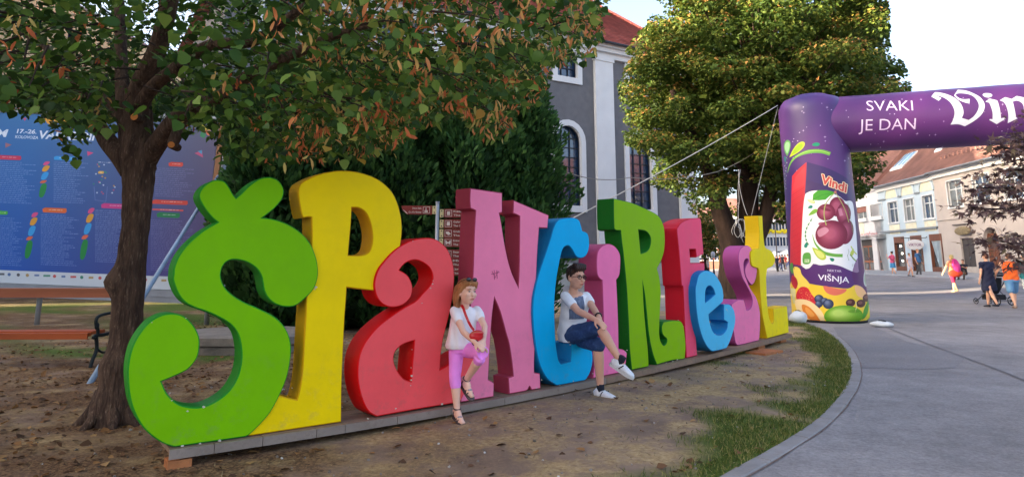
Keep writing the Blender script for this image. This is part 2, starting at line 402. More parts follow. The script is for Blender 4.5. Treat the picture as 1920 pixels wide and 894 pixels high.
# seams in the asphalt
sm = MB()
for px, w in (([(1660, 613), (1740, 645), (1830, 678), (1920, 713), (2100, 790)], .035), ([(1650, 523), (1700, 530), (1760, 538), (1830, 546), (1930, 556)], .08), ([(1430, 556), (1500, 557), (1640, 556)], .07)):
    q = [onz(u, v) for u, v in cr(px, closed=False, sub=4)]
    for a, c in zip(q, q[1:]):
        d = (c-a).normalized(); nn = Vector((-d.y, d.x, 0))*w/2
        sm.add([(p.x, p.y, gz(p.x, p.y)+.009) for p in (a-nn, a+nn, c+nn, c-nn)], [(0, 1, 2, 3)])
tag(sm.build('road_seam', PM('tar', (104, 102, 106), rough=.7, scale=3)), 'dark tar seams across the grey street', kind='structure')
# pavement slab strip in front of the right-hand houses
vs = []; fs = []
for k in range(31):
    y = 18+k*3.2
    for d in (4.2, 4.05, 4.04, 0.0):
        x = 27.2+.086*y-d; vs.append((x, y, gz(x, y)+(.0 if d == 4.2 else .09 if d == 4.05 else .10)))
fs = [(4*k+j, 4*k+j+1, 4*k+j+5, 4*k+j+4) for k in range(30) for j in range(3)]
tag(MB().add(vs, fs).build('pavement', m_pave), 'raised pale pavement along the shop fronts', kind='structure')

# dry leaves lying about, grass tufts, pebbles
def field(n, fn, xr, yr):
    out = []
    while len(out) < n:
        x, y = R.uniform(*xr), R.uniform(*yr)
        if in_poly(x, y, poly) and dkerb(x, y) > .02 and R.random() < fn(x, y): out.append((x, y, lawn_h(x, y)))
    return np.array(out)
P = field(5200, lambda x, y: (1 if x < -1.6 else .12) * (.35+.9*max(0, noise.noise(Vector((x, y, 9)))+.2)), (-9, 4), (3.2, 17))
n = len(P); P[:, 2] += .006
m_litter = leafmat('dry_leaf', [(0, (70, 50, 38)), (.4, (116, 84, 58)), (.75, (150, 108, 66)), (1, (168, 134, 90))], .1, .8)
me = scatter_mesh('leaf_litter', P, NR.uniform(.025, .065, n), NR.normal(size=(n, 3))*[1, 1, .12], np.array([0, 0, 1.])+NR.normal(size=(n, 3))*.35, LITE_T, LITE_F, NR.rand(n))
me2_ = field(700, lambda x, y: 1 if x < -1.4 else .10, (-6, 3.5), (3.2, 9)); n2_ = len(me2_); me2_[:, 2] += .012
P = np.concatenate([P, me2_]); n = len(P)
me = scatter_mesh('leaf_litter', P, np.concatenate([NR.uniform(.025, .065, n-n2_), NR.uniform(.05, .085, n2_)]), NR.normal(size=(n, 3))*[1, 1, .12], np.array([0, 0, 1.])+NR.normal(size=(n, 3))*.35, LITE_T, LITE_F, NR.rand(n))
tag(link('leaf_litter', me, None, [m_litter]), 'brown dry leaves scattered over the soil round the tree', kind='stuff')
P = field(17000, lambda x, y: max(0, green(x, y)-.35)*1.6, (.5, 8.5), (3, 17)); n = len(P)
m_grass = leafmat('grass_blade', [(0, (64, 80, 32)), (.45, (98, 114, 48)), (.75, (140, 142, 74)), (1, (186, 168, 116))], .3, .6)
BL = [(-.06, 0, 0), (.06, 0, 0), (.035, .6, .12), (0, 1, .3), (-.035, .6, .12)]
me = scatter_mesh('grass', P, NR.uniform(.02, .055, n), np.array([0, 0, 1.])+NR.normal(size=(n, 3))*.45, NR.normal(size=(n, 3))*[1, 1, .1], BL, [(0, 1, 2, 3, 4)], NR.rand(n))
tag(link('grass', me, None, [m_grass]), 'short green grass growing along the kerb', kind='stuff')
P = field(9000, lambda x, y: (.7 if x > 0 else .25), (-6, 7.5), (3.2, 14)); n = len(P)
me = scatter_mesh('dry_grass', P, NR.uniform(.015, .04, n), np.array([0, 0, .45])+NR.normal(size=(n, 3))*[1, 1, .2], NR.normal(size=(n, 3)), BL, [(0, 1, 2, 3, 4)], NR.rand(n))
tag(link('dry_grass', me, None, [leafmat('straw_blade', [(0, (118, 98, 70)), (.6, (160, 138, 100)), (1, (190, 172, 130))], .1, .8)]), 'dead straw coloured grass on the trodden soil', kind='stuff')
P = field(900, lambda x, y: 1, (-4, 7.5), (3.2, 13)); n = len(P); P[:, 2] += .003
me = scatter_mesh('pebbles', P, NR.uniform(.006, .022, n), NR.normal(size=(n, 3)), NR.normal(size=(n, 3)), [(-.5,-.5,-.3),(.5,-.5,-.3),(.5,.5,-.3),(-.5,.5,-.3),(-.3,-.4,.4),(.4,-.3,.4),(.3,.4,.4),(-.4,.3,.4)], [(4,5,6,7),(0,1,5,4),(1,2,6,5),(2,3,7,6),(3,0,4,7)], NR.rand(n))
tag(link('pebbles', me, None, [leafmat('pebble', [(0, (110, 100, 92)), (.8, (150, 142, 134)), (1, (205, 200, 195))], 0, .9)]), 'small pale pebbles and crumbs on the soil', kind='stuff')

# ================================================================ THE GIANT LETTERS
def basev(u): return ((-2.70905921e-08*u+1.85148340e-05)*u-1.43443816e-01)*u+8.82523993e+02
ZB = .16
def paint(name, face, worn=(120, 110, 100), dlo=.60, dhi=.78, damt=.45):
    """glossy paint on foam board, brushed unevenly, rubbed and dirty low down"""
    m = bpy.data.materials.new(name); m.use_nodes = True; N, L = nt(m); b = N['Principled BSDF']
    b.inputs['Roughness'].default_value = .5; b.inputs['Specular IOR Level'].default_value = .12
    tc = N.new('ShaderNodeTexCoord'); O = tc.outputs['Object']
    def noi(s, d=6, r=.6, sc=None):
        q = N.new('ShaderNodeTexNoise'); q.inputs['Scale'].default_value = s; q.inputs['Detail'].default_value = d; q.inputs['Roughness'].default_value = r
        if sc: mp = N.new('ShaderNodeMapping'); mp.inputs['Scale'].default_value = sc; L.new(O, mp.inputs[0]); L.new(mp.outputs[0], q.inputs['Vector'])
        else: L.new(O, q.inputs['Vector'])
        return q.outputs[0]
    def mr(src, a, c, hi=1.0, lo=0.0):
        q = N.new('ShaderNodeMapRange'); q.inputs[1].default_value = a; q.inputs[2].default_value = c; q.inputs[3].default_value = lo; q.inputs[4].default_value = hi; L.new(src, q.inputs[0]); return q.outputs[0]
    c = s2l(face); c2 = tuple(k*.90 for k in c)
    mx = N.new('ShaderNodeMixRGB'); mx.inputs[1].default_value = (*c2, 1); mx.inputs[2].default_value = (*c, 1); L.new(mr(noi(1.5, 7, .7), .35, .6), mx.inputs[0])
    w = N.new('ShaderNodeMixRGB'); w.inputs[2].default_value = (*s2l(worn), 1); L.new(mx.outputs[0], w.inputs[1])
    sx = N.new('ShaderNodeSeparateXYZ'); L.new(O, sx.inputs[0])
    mu = N.new('ShaderNodeMath'); mu.operation = 'MULTIPLY'; L.new(mr(sx.outputs[2], .75, .0, 1.0, .12), mu.inputs[0]); L.new(mr(noi(7, 9, .78), dlo-.08, dhi, damt), mu.inputs[1])
    L.new(mu.outputs[0], w.inputs[0])
    sc = N.new('ShaderNodeMixRGB'); sc.inputs[2].default_value = (*tuple(k*.35 for k in c), 1); L.new(w.outputs[0], sc.inputs[1]); L.new(mr(noi(9, 10, .8, (1, 1, .35)), .69, .73, .5), sc.inputs[0])
    L.new(sc.outputs[0], b.inputs['Base Color'])
    L.new(mr(noi(3, 6), .3, .7, .66, .42), b.inputs['Roughness'])
    bp = N.new('ShaderNodeBump'); bp.inputs['Strength'].default_value = .22; bp.inputs['Distance'].default_value = .01
    ad = N.new('ShaderNodeMath'); ad.operation = 'ADD'; L.new(noi(2.2, 3), ad.inputs[0]); L.new(mr(noi(70, 4, .6, (1, 1, .5)), 0, 1, .35), ad.inputs[1]); L.new(ad.outputs[0], bp.inputs['Height']); L.new(bp.outputs[0], b.inputs['Normal'])
    MATS[name] = m; return m
m_chip = PM('bare_foam', (208, 202, 186), rough=.8, scale=20, bump=.3)

def Z(o, pts):
    ox, oy, s = o; return [(ox+p[0]/s, oy+p[1]/s) + ((1,) if len(p) > 2 else ()) for p in pts]
A_, B_, C_, D_ = (230, 320, 3), (230, 560, 3), (460, 310, 3), (460, 530, 3)
E_, F_, G_, H_ = (640, 430, 3), (640, 510, 3), (840, 340, 3), (840, 480, 3)
I_, J_, K_, L_ = (1100, 360, 3), (1100, 440, 3), (1220, 480, 4.296), (1220, 390, 4.296)

letters = []
def letter(ch, label, face, side, outer, holes, uL, uR, t=.28, off=0.0, chips=()):
    a = onz(uL, basev(uL), ZB); c = onz(uR, basev(uR), ZB); d = (c-a); d.z = 0; d.normalize()
    n = Vector((d.y, -d.x, 0)); a = a+n*off
    def loc(p):
        q = onplane(p[0], p[1], a, n); return (q-a).dot(d), max(q.z-ZB, .0)
    cu = bpy.data.curves.new('l', 'CURVE'); cu.dimensions = '2D'; cu.fill_mode = 'BOTH'
    bev = .009; cu.extrude = t/2-bev; cu.bevel_depth = bev; cu.bevel_resolution = 1; cu.offset = -bev
    for path in [outer]+list(holes):
        pts = [loc(p) for p in cr(path, sub=5)]
        cl = [pts[0]]
        for q in pts[1:]:
            if math.hypot(q[0]-cl[-1][0], q[1]-cl[-1][1]) > .006: cl.append(q)
        if math.hypot(cl[0][0]-cl[-1][0], cl[0][1]-cl[-1][1]) < .006: cl.pop()
        sp = cu.splines.new('POLY'); sp.points.add(len(cl)-1)
        for k, q in enumerate(cl): sp.points[k].co = (q[0], q[1], 0, 1)
        sp.use_cyclic_u = True
    o = bpy.data.objects.new('l', cu); COL.objects.link(o); bpy.context.view_layer.update()
    me = bpy.data.meshes.new_from_object(o.evaluated_get(bpy.context.evaluated_depsgraph_get())); bpy.data.objects.remove(o); bpy.data.curves.remove(cu)
    k = len(me.vertices); co = np.zeros(k*3, np.float32); me.vertices.foreach_get('co', co); co = co.reshape(-1, 3)
    me.vertices.foreach_set('co', np.stack([co[:, 0], -co[:, 2]+t/2, co[:, 1]], 1).astype(np.float32).ravel()); me.update()
    bm = bmesh.new(); bm.from_mesh(me); bmesh.ops.remove_doubles(bm, verts=bm.verts, dist=1e-5); bmesh.ops.recalc_face_normals(bm, faces=bm.faces); bm.to_mesh(me); bm.free()
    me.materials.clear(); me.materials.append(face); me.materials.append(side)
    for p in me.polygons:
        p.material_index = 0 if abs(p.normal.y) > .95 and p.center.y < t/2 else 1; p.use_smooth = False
    root = empty('giant_letter', (a.x, a.y, ZB), math.atan2(d.y, d.x))
    tag(root, label, 'letter', 'giant painted letters standing on the long wooden platform')
    body = link('letter_body', me, root)
    for (u, v, s) in chips:
        q = loc((u, v)); mb = MB(); K = 7; s *= .42
        pts = [(q[0]+math.cos(2*math.pi*j/K)*s*R.uniform(.5, 1.2), q[1]+math.sin(2*math.pi*j/K)*s*R.uniform(.35, .8)) for j in range(K)]
        mb.add([(x, -.0025, z) for x, z in pts]+[(x, .01, z) for x, z in pts], [tuple(range(K))]+[(j, (j+1) % K, K+(j+1) % K, K+j) for j in range(K)]); mb.build('paint_chip', m_chip, root)
    letters.append((root, a, d, n)); return root

S_out = Z(A_, [(533,290,1),(500,262),(458,210),(430,155),(435,115),(470,75),(520,52),(570,58),(600,92),(622,132),(638,152,1),(665,130),(710,85),(770,45),(830,36),(880,58),(907,105),(900,155),(862,205),(822,240),(790,264,1),(850,272),(930,300),(1000,345),(1050,400),(1080,460),(1098,530),(1098,600),(1075,665),(1030,715),(980,755),(930,766),(870,755),(825,725),(797,680),(787,630),(778,590),(752,550),(700,515),(640,501),(600,505),(568,532),(553,585),(568,640),(610,690),(680,735),(760,770)]) \
  + Z(B_, [(840,90),(890,130),(925,180),(945,240),(948,310),(935,400),(915,470),(880,550),(830,640),(760,720),(690,778),(600,795),(480,812),(330,832),(260,825),(190,790),(120,730),(70,650),(40,560),(28,450),(30,370),(50,280),(90,200),(150,130),(220,90),(290,82),(350,100),(400,150),(430,210),(433,270),(420,330),(380,385),(330,418),(220,465,1),(250,530),(300,580),(350,602),(430,608),(510,582),(590,525),(640,450),(662,380),(668,300),(655,220),(630,170),(590,132),(530,98),(470,72),(400,48),(348,18)]) \
  + Z(A_, [(310,690),(284,620),(285,580),(290,540),(312,485),(350,430),(400,380),(460,332)])
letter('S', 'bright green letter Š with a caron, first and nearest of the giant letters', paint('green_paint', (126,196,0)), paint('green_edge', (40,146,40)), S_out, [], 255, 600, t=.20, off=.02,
       chips=[(348.5,596,.012),(322,750,.015),(352,770,.02),(382,762,.028),(412,826,.03),(342,836,.03),(375,832,.02),(285,604,.012)])
P_out = Z(C_, [(297,150),(303,118),(325,92),(400,55),(480,36),(560,30),(650,42),(740,75),(810,130),(850,195),(875,280),(882,360),(876,430),(862,510),(835,590),(790,650),(722,704,1),(640,695),(572,686,1),(566,780)]) \
  + Z(D_, [(560,200),(548,450),(543,600),(541,785,1),(300,820),(40,866,1),(-30,830),(10,740),(90,650),(195,632,1),(240,645),(290,655,1),(305,600),(320,500),(330,330),(338,200),(343,90)]) \
  + Z(C_, [(352,700),(365,600),(370,500),(374,400),(372,293,1),(350,291),(325,297,1),(315,270),(302,200)])
P_hole = Z(C_, [(600,238,1),(640,240),(680,270),(705,330),(715,400),(708,460),(685,495),(640,506),(580,505,1),(586,430),(596,320)])
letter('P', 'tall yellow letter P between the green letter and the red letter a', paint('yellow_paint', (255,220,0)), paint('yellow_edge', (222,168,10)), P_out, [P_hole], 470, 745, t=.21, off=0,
       chips=[(592,538,.03),(590,542,.02),(548,727,.012),(773,452,.012)])
a_out = Z(E_, [(328,228,1),(370,255),(395,297),(401,345),(385,390),(345,425),(290,438),(240,425),(205,390),(188,340),(187,290),(205,230),(240,180),(290,125),(345,85),(400,60),(460,48),(520,52),(570,80),(605,125),(628,190),(636,260),(632,340),(618,430),(598,520),(575,610),(562,690)]) \
  + Z(F_, [(560,480),(556,545,1),(600,520),(660,465),(710,452),(742,485),(741,560),(715,630),(672,725,1),(640,735),(400,775),(200,812,1),(150,780),(112,700),(92,600),(95,500),(115,430),(150,370),(210,302),(290,240),(365,192),(420,160)]) \
  + Z(E_, [(455,362),(492,322),(512,285),(511,250),(495,215),(460,187),(420,173),(380,180),(350,200)])
a_hole = Z(F_, [(410,385,1),(405,450),(399,520),(392,612,1),(350,595),(312,545),(295,490),(306,445),(345,408)])
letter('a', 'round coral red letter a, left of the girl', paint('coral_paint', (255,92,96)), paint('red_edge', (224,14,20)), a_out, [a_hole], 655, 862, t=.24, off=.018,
       chips=[(811,532,.02),(807,540,.02),(791,568,.014),(812,526,.012),(774,452,.012),(772,704,.028),(771,712,.022),(770,722,.016),(771,689,.012),(690,788,.02),(742,765,.02),(829,757,.03),(773,655,.01)])
N_out = Z(G_, [(125,38,1),(306,64,1),(306,176,1),(290,180,1),(300,230),(325,380),(355,500),(395,590,1),(400,480),(402,300),(403,197,1),(385,188),(365,180,1),(367,140),(368,105,1),(455,142),(568,190,1),(560,264,1),(514,262,1),(504,400),(497,560),(497,700),(492,900)]) \
  + Z(H_, [(487,560),(486,652,1),(518,658,1),(522,745,1),(470,755,1),(458,733),(440,757),(345,778,1),(338,682,1),(366,672,1),(358,590),(342,490),(325,430),(295,320),(262,238,1),(250,330),(240,460),(228,692,1),(260,710,1),(258,790,1),(165,806),(72,822,1),(62,720),(75,700),(95,560)]) \
  + Z(G_, [(125,700),(140,520),(147,300),(155,165,1),(125,152,1),(122,100)])
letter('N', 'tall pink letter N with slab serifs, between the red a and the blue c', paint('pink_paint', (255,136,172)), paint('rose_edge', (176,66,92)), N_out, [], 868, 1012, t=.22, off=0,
       chips=[(1006,727,.02),(1016,712,.015)])
C_out = Z(G_, [(612,225),(640,210),(700,204),(735,215),(748,245),(756,277,1),(785,292),(795,330),(793,380),(775,420),(745,432),(720,420),(700,385),(680,363),(655,370),(640,400),(625,470),(610,560),(600,680),(602,800),(606,890)]) \
  + Z(H_, [(612,520),(622,580),(636,604,1),(660,598),(690,590,1),(692,540),(692,492,1),(740,478),(785,486),(806,515),(815,560),(812,610),(797,660),(770,698),(720,712),(612,727,1),(560,690),(520,620),(497,530),(484,440),(477,340)]) \
  + Z(G_, [(478,680),(486,620),(503,545),(528,465),(552,395),(578,315),(592,265)])
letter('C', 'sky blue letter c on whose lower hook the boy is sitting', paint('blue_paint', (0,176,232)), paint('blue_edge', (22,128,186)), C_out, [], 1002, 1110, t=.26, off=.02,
       chips=[(1068,641,.03),(1070,646,.02),(1075,714,.02),(1050,722,.015)])
i_out = Z(I_, [(60,345),(72,318),(95,298),(125,291),(155,302),(178,328),(190,362),(190,420),(184,468),(168,494,1),(173,600),(178,720)]) \
  + Z(J_, [(180,560),(181,640,1),(210,646),(228,665,1),(215,774,1),(95,798,1),(36,812,1),(44,735),(70,650),(97,620,1),(95,480),(88,257,1)]) + Z(I_, [(75,488),(60,462),(56,400)])
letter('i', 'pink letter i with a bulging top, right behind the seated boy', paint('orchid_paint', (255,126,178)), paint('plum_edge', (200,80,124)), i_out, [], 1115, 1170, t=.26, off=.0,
       chips=[(1173,660,.03),(1176,656,.02),(1112,700,.02)])
R_out = Z(I_, [(152,36,1),(200,46),(260,62),(330,92),(400,130),(430,180),(440,240),(438,320),(422,380),(397,430,1),(410,480),(418,560),(415,640),(411,720)]) \
  + Z(K_, [(72,560),(70,620),(80,680),(104,716),(126,700),(131,668),(108,645),(93,615),(90,565),(105,527,1),(170,517),(232,519),(258,545),(272,600),(282,720),(275,832,1),(180,838),(50,875,1)]) \
  + Z(J_, [(370,660),(350,560),(337,430),(326,330),(316,276,1),(322,400),(335,550),(345,640),(350,740,1),(255,760,1),(242,640),(236,500),(225,300),(207,110)]) + Z(I_, [(198,280),(192,217,1),(168,216),(155,208,1),(152,120)])
R_hole = Z(I_, [(292,213,1),(335,222),(360,258),(356,305),(338,332),(305,345,1),(298,280)])
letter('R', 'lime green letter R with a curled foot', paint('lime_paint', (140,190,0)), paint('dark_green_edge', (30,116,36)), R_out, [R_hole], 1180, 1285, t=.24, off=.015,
       chips=[(1270,674,.03),(1262,679,.025),(1250,683,.02),(1272,600,.012),(1282,612,.01)])
f_out = Z(L_, [(212,180),(222,150),(250,115),(310,88),(385,80),(402,90),(408,120),(416,230),(426,350),(424,372,1),(370,398,1),(363,332,1),(313,332,1),(322,443,1),(432,440,1),(434,500),(400,560),(352,620)]) \
  + Z(K_, [(346,300),(352,500),(368,700),(375,800,1),(290,826,1),(280,650),(270,420),(262,250)]) + Z(L_, [(250,620),(237,450),(224,300)])
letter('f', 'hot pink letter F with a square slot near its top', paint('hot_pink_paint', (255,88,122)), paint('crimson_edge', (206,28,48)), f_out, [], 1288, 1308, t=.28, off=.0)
e_out = Z(L_, [(372,600),(385,545),(415,512),(455,502),(505,520),(545,570),(575,630),(586,690)]) + Z(K_, [(587,330),(582,368,1),(530,416),(468,470,1),(472,510),(490,580),(520,625),(570,632),(612,588),(621,534,1),(605,522),(591,514,1),(590,440),(590,388,1),(635,388),(665,420),(680,470),(682,530),(668,600),(638,690),(612,740,1),(555,756),(500,768,1),(460,735),(420,660),(390,560),(373,460),(364,350),(362,260)])
e_hole = Z(K_, [(520,305,1),(505,262),(480,240),(455,250),(441,290),(440,372,1),(480,342)])
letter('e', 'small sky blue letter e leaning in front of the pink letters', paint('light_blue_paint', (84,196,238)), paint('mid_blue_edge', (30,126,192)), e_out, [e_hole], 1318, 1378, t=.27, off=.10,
       chips=[(1362,580,.035),(1364,582,.02),(1358,570,.02),(1341,626,.02)])
s_out = Z(L_, [(708,400),(714,350),(735,315),(775,302),(808,322),(828,400),(848,455),(856,500),(850,555),(835,600),(815,620,1),(790,592),(768,548),(760,500),(770,462),(788,430),(786,412),(768,410),(752,435),(750,480),(757,530),(775,580),(800,640),(825,680),(850,720),(870,780),(880,840)]) \
  + Z(K_, [(882,500),(880,600),(870,680),(830,696),(700,718,1),(682,690),(668,600),(655,480),(652,386,1),(700,352),(750,350,1),(764,400),(772,432),(795,428),(815,400),(820,350),(805,300),(775,240),(738,170),(716,80)])
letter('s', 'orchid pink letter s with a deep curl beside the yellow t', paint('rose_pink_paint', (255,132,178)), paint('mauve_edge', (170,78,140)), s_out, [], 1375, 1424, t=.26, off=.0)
t_out = Z(L_, [(866,62,1),(900,62,1),(905,160),(912,250),(925,315),(968,342),(996,385),(1002,430),(980,468),(940,487,1),(932,560),(935,680)]) \
  + Z(K_, [(936,330),(944,420),(958,500),(976,541),(992,522),(991,460),(988,422,1),(1098,402,1),(1106,500),(1112,615,1),(940,662,1),(922,580),(898,450),(882,260),(876,140)]) + Z(L_, [(868,488),(848,480),(818,464),(808,420),(808,355),(835,332),(872,322,1),(876,200)])
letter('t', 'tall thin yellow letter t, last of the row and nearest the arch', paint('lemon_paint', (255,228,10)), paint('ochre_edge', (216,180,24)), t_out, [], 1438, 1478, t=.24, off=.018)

# small marks scribbled on the N (felt pen scratches)
rootN, aN, dN, nN = letters[3]
mb = MB()
for px in ([(922,508),(928,520),(934,508)], [(926,506),(927,524)], [(931,506),(932,522)], [(921,514),(936,510)]):
    pts = [(lambda q: ((q-aN).dot(dN), -.004, q.z-ZB))(onplane(u, v, aN, nN)) for u, v in px]
    mb.tube(pts, .0022, 4)
mb.build('pen_scribble', PM('pen_ink', (150, 70, 110), rough=.7), rootN)

# platform: long low deck of planks on wood blocks, following the row of letters
plat = tag(empty('letter_platform', (0, 0, 0)), 'long low plank platform carrying the giant letters, on wood blocks', 'platform')
m_deck = PM('weathered_plank', (150, 124, 104), rough=.8, scale=2, var=.2, bump=.4, bscale=50, dirt=((106, 92, 82), .45, .65, .7))
m_fascia = PM('grey_batten', (146, 132, 122), rough=.7, scale=3, var=.15, bump=.3, dirt=((110, 96, 84), .5, .7, .6))
m_block = PM('pallet_block', (182, 116, 72), rough=.8, scale=8, var=.2, bump=.4, bscale=60)
us = [316, 400, 490, 590, 643, 740, 840, 940, 1040, 1130, 1210, 1290, 1370, 1425, 1479]
edge = [onz(u, basev(u)+ (1.5), ZB-.001) for u in us]
for k in range(len(us)-1):
    a, c = edge[k].copy(), edge[k+1].copy(); d = (c-a).normalized(); n = Vector((d.y, -d.x, 0)); a += n*.05; c += n*.05
    for j in range(3):
        o0, o1 = .022+j*.145, .022+j*.145+.138
        za = ZB-.003-R.uniform(0, .003)
        P4 = [a-n*o0+d*.003, c-n*o0-d*.003, c-n*o1-d*.003, a-n*o1+d*.003]
        MB().add([(p.x, p.y, za) for p in P4]+[(p.x, p.y, za-.03) for p in P4], [(0,1,2,3),(7,6,5,4),(0,4,5,1),(1,5,6,2),(2,6,7,3),(3,7,4,0)]).build('deck_plank', m_deck, plat)
    h = .06
    P4 = [a, c-d*.004, c-n*.02-d*.004, a-n*.02]
    MB().add([(p.x, p.y, ZB-.006) for p in P4]+[(p.x, p.y, ZB-.006-h) for p in P4], [(0,1,2,3),(7,6,5,4),(0,4,5,1),(1,5,6,2),(2,6,7,3),(3,7,4,0)]).build('edge_batten', m_fascia if k < 9 else m_deck, plat)
def block(u, back=.10, w=.14, d_=.16, h=None, mat=m_block):
    p = onz(u, basev(u), ZB); q = onz(u+8, basev(u+8), ZB); d = (q-p); d.z = 0; d.normalize(); n = Vector((d.y, -d.x, 0)); p -= n*back
    z1 = ZB-.04; z0 = gz(p.x, p.y)-.01
    mb = MB(); mb.box(-w/2, -d_/2, z0, w/2, d_/2, z1-.036 if u < 400 else z1); mb.build('support_block', mat, plat, loc=(p.x, p.y, 0), rz=math.atan2(d.y, d.x))
block(336, .0, .15, .14); block(1425, .08, .30, .2); block(1468, .1, .3, .2)
for u in (620, 1290, 1375): block(u, .2)
mb = MB(); p = onz(1429, 664); mb.box(-.28, -.2, 0, .28, .12, .045); mb.build('pallet_board', m_block, plat, loc=(p.x, p.y, .01), rz=.75)
# ================================================================ CHURCH
def V2(a): return Vector((math.cos(a), math.sin(a), 0))
ch_p = aty(1118, 300, 42); ch_p.z = 0
ch_u = Vector((.85, .53, 0)).normalized(); ch_n = Vector((ch_u.y, -ch_u.x, 0))       # ch_n faces the viewer
def chl(u, v):
    q = onplane(u, v, ch_p, ch_n); return (q-ch_p).dot(ch_u), q.z
church = tag(empty('church', (ch_p.x, ch_p.y, 0), math.atan2(ch_u.y, ch_u.x)), 'large grey church with white pilasters, arched windows and a red tiled roof', 'church')
m_grey = PM('grey_roughcast', (112, 112, 116), rough=.95, scale=2.2, var=.10, bump=.9, bscale=26, dirt=((92, 92, 95), .5, .75, .5))
m_white = PM('white_plaster', (214, 216, 218), rough=.85, scale=1.2, var=.05, bump=.15, bscale=20, dirt=((170, 170, 168), .55, .8, .5))
m_stone = PM('plinth_stone', (176, 176, 172), rough=.85, scale=1.5, var=.12, bump=.3)
m_tile = PM('red_roof_tile', (214, 124, 114), rough=.8, scale=1.6, var=.25, bump=.3, bscale=30, dirt=((170, 100, 90), .5, .7, .6))
m_wglass = glassmat('dark_window_glass', (44, 66, 96)); m_lead = PM('window_bar', (44, 50, 58), rough=.5, scale=5)
sL, sR = -22.0, chl(1304, 400)[0]; eave = chl(1118, 84)[1]; dep = 17.0
gzc = .0
p0 = chl(1112, 420)[0]; p1 = chl(1148, 200)[0]; p0 = chl(1116, 300)[0]; p1 = chl(1150, 300)[0]; pw = p1-p0
q0 = chl(1273, 380)[0]; bay = q0-p0; wbay = chl(1200, 135)[0]-chl(1070, 135)[0]
wins = []
def arch_poly(s0, s1, z0, z1, n=10):
    r = (s1-s0)/2; return [(s0, z0), (s1, z0)]+[((s0+s1)/2+r*math.cos(math.pi*k/n), z1-r+r*math.sin(math.pi*k/n)) for k in range(n+1)]
# window outlines, in wall coordinates (frame outer)
t0, _ = chl(1172, 350); t1, _ = chl(1229, 350); tz1 = chl(1200, 243)[1]; tz0 = chl(1085, 398)[1]
u0, _ = chl(1161, 150); uz1 = chl(1190, 103)[1]; uz0 = chl(1075, 158)[1]; uw = (t1-t0)*.86
uc = (t0+t1)/2
specs = []
for k in (-4, -3, -2, -1, 0, 1):
    cx = uc+(k-0)*wbay if k != 1 else None
    if cx is None: continue
    if cx-(t1-t0)/2 < sL+.5: continue
    specs.append(('tall', cx-(t1-t0)/2, cx+(t1-t0)/2, tz0, tz1)); specs.append(('upper', cx-uw/2, cx+uw/2, uz0, uz1))
# wall with real openings, built as a curve with holes
def wall_with_holes(name, mat, outer, holes, th, parent, y=0.0):
    cu = bpy.data.curves.new('w', 'CURVE'); cu.dimensions = '2D'; cu.fill_mode = 'BOTH'; cu.extrude = th/2
    for path in [outer]+holes:
        sp = cu.splines.new('POLY'); sp.points.add(len(path)-1)
        for k, q in enumerate(path): sp.points[k].co = (q[0], q[1], 0, 1)
        sp.use_cyclic_u = True
    o = bpy.data.objects.new('w', cu); COL.objects.link(o); bpy.context.view_layer.update()
    me = bpy.data.meshes.new_from_object(o.evaluated_get(bpy.context.evaluated_depsgraph_get())); bpy.data.objects.remove(o); bpy.data.curves.remove(cu)
    k = len(me.vertices); co = np.zeros(k*3, np.float32); me.vertices.foreach_get('co', co); co = co.reshape(-1, 3)
    me.vertices.foreach_set('co', np.stack([co[:, 0], -co[:, 2]+th/2+y, co[:, 1]], 1).astype(np.float32).ravel()); me.update(); me.materials.clear()
    bm = bmesh.new(); bm.from_mesh(me); bmesh.ops.remove_doubles(bm, verts=bm.verts, dist=1e-4); bmesh.ops.recalc_face_normals(bm, faces=bm.faces); bm.to_mesh(me); bm.free()
    for p in me.polygons: p.use_smooth = False
    return link(name, me, parent, [mat])
holes = [arch_poly(a+.18, b+-.18, z0+.18, z1-.18) for _, a, b, z0, z1 in specs]
wall_with_holes('wall', m_grey, [(sL, gzc-.3), (sR, gzc-.3), (sR, eave-.5), (sL, eave-.5)], holes, .5, church)
mb = MB(); mb.box(sL, .52, -.3, sR, dep, eave-.5); mb.build('nave_wall', m_grey, church)
def sash(mb, a, b, z0, z1, nx, nz, y0, y1, w=.05):
    for i in range(1, nx): x = a+(b-a)*i/nx; mb.box(x-w/2, y0, z0, x+w/2, y1, z1)
    for i in range(1, nz): z = z0+(z1-z0)*i/nz; mb.box(a, y0+.004, z-w/2, b, y1-.004, z+w/2)
for kind, a, b, z0, z1 in specs:
    w = wall_with_holes('window_surround', m_white, arch_poly(a, b, z0, z1), [arch_poly(a+.36, b-.36, z0+.38, z1-.36)], .22, church, -.12)
    g = MB().prism(arch_poly(a+.3, b-.3, z0+.3, z1-.3), .30, .33).build('glass', m_wglass, w)
    mb = MB(); sash(mb, a+.36, b-.36, z0+.38, z1-.5, 3, 8 if kind == 'tall' else 3, .22, .27); mb.build('window_bars', m_lead, w)
for k in range(-4, 2):
    s = p0+k*bay
    if s < sL-.1: continue
    e = min(s+pw, sR) if k < 1 else sR-.05
    if k < 0: s = p0+k*wbay; e = s+pw
    mb = MB(); mb.box(s, -.22, .9, e, .02, eave-1.1); mb.box(s-.08, -.28, eave-1.1, e+.08, .02, eave-.85)
    mb.build('pilaster', m_white, church)
mb = MB(); mb.box(sL-.05, -.20, eave-.85, sR+.05, .0, eave-.5); mb.box(sL-.2, -.42, eave-.5, sR+.3, .6, eave-.22); mb.box(sL-.3, -.62, eave-.22, sR+.4, .6, eave-.02); mb.build('cornice', m_white, church)
mb = MB(); mb.box(sL-.05, -.36, -.3, sR+.05, -.002, 1.3); mb.build('plinth', m_stone, church)
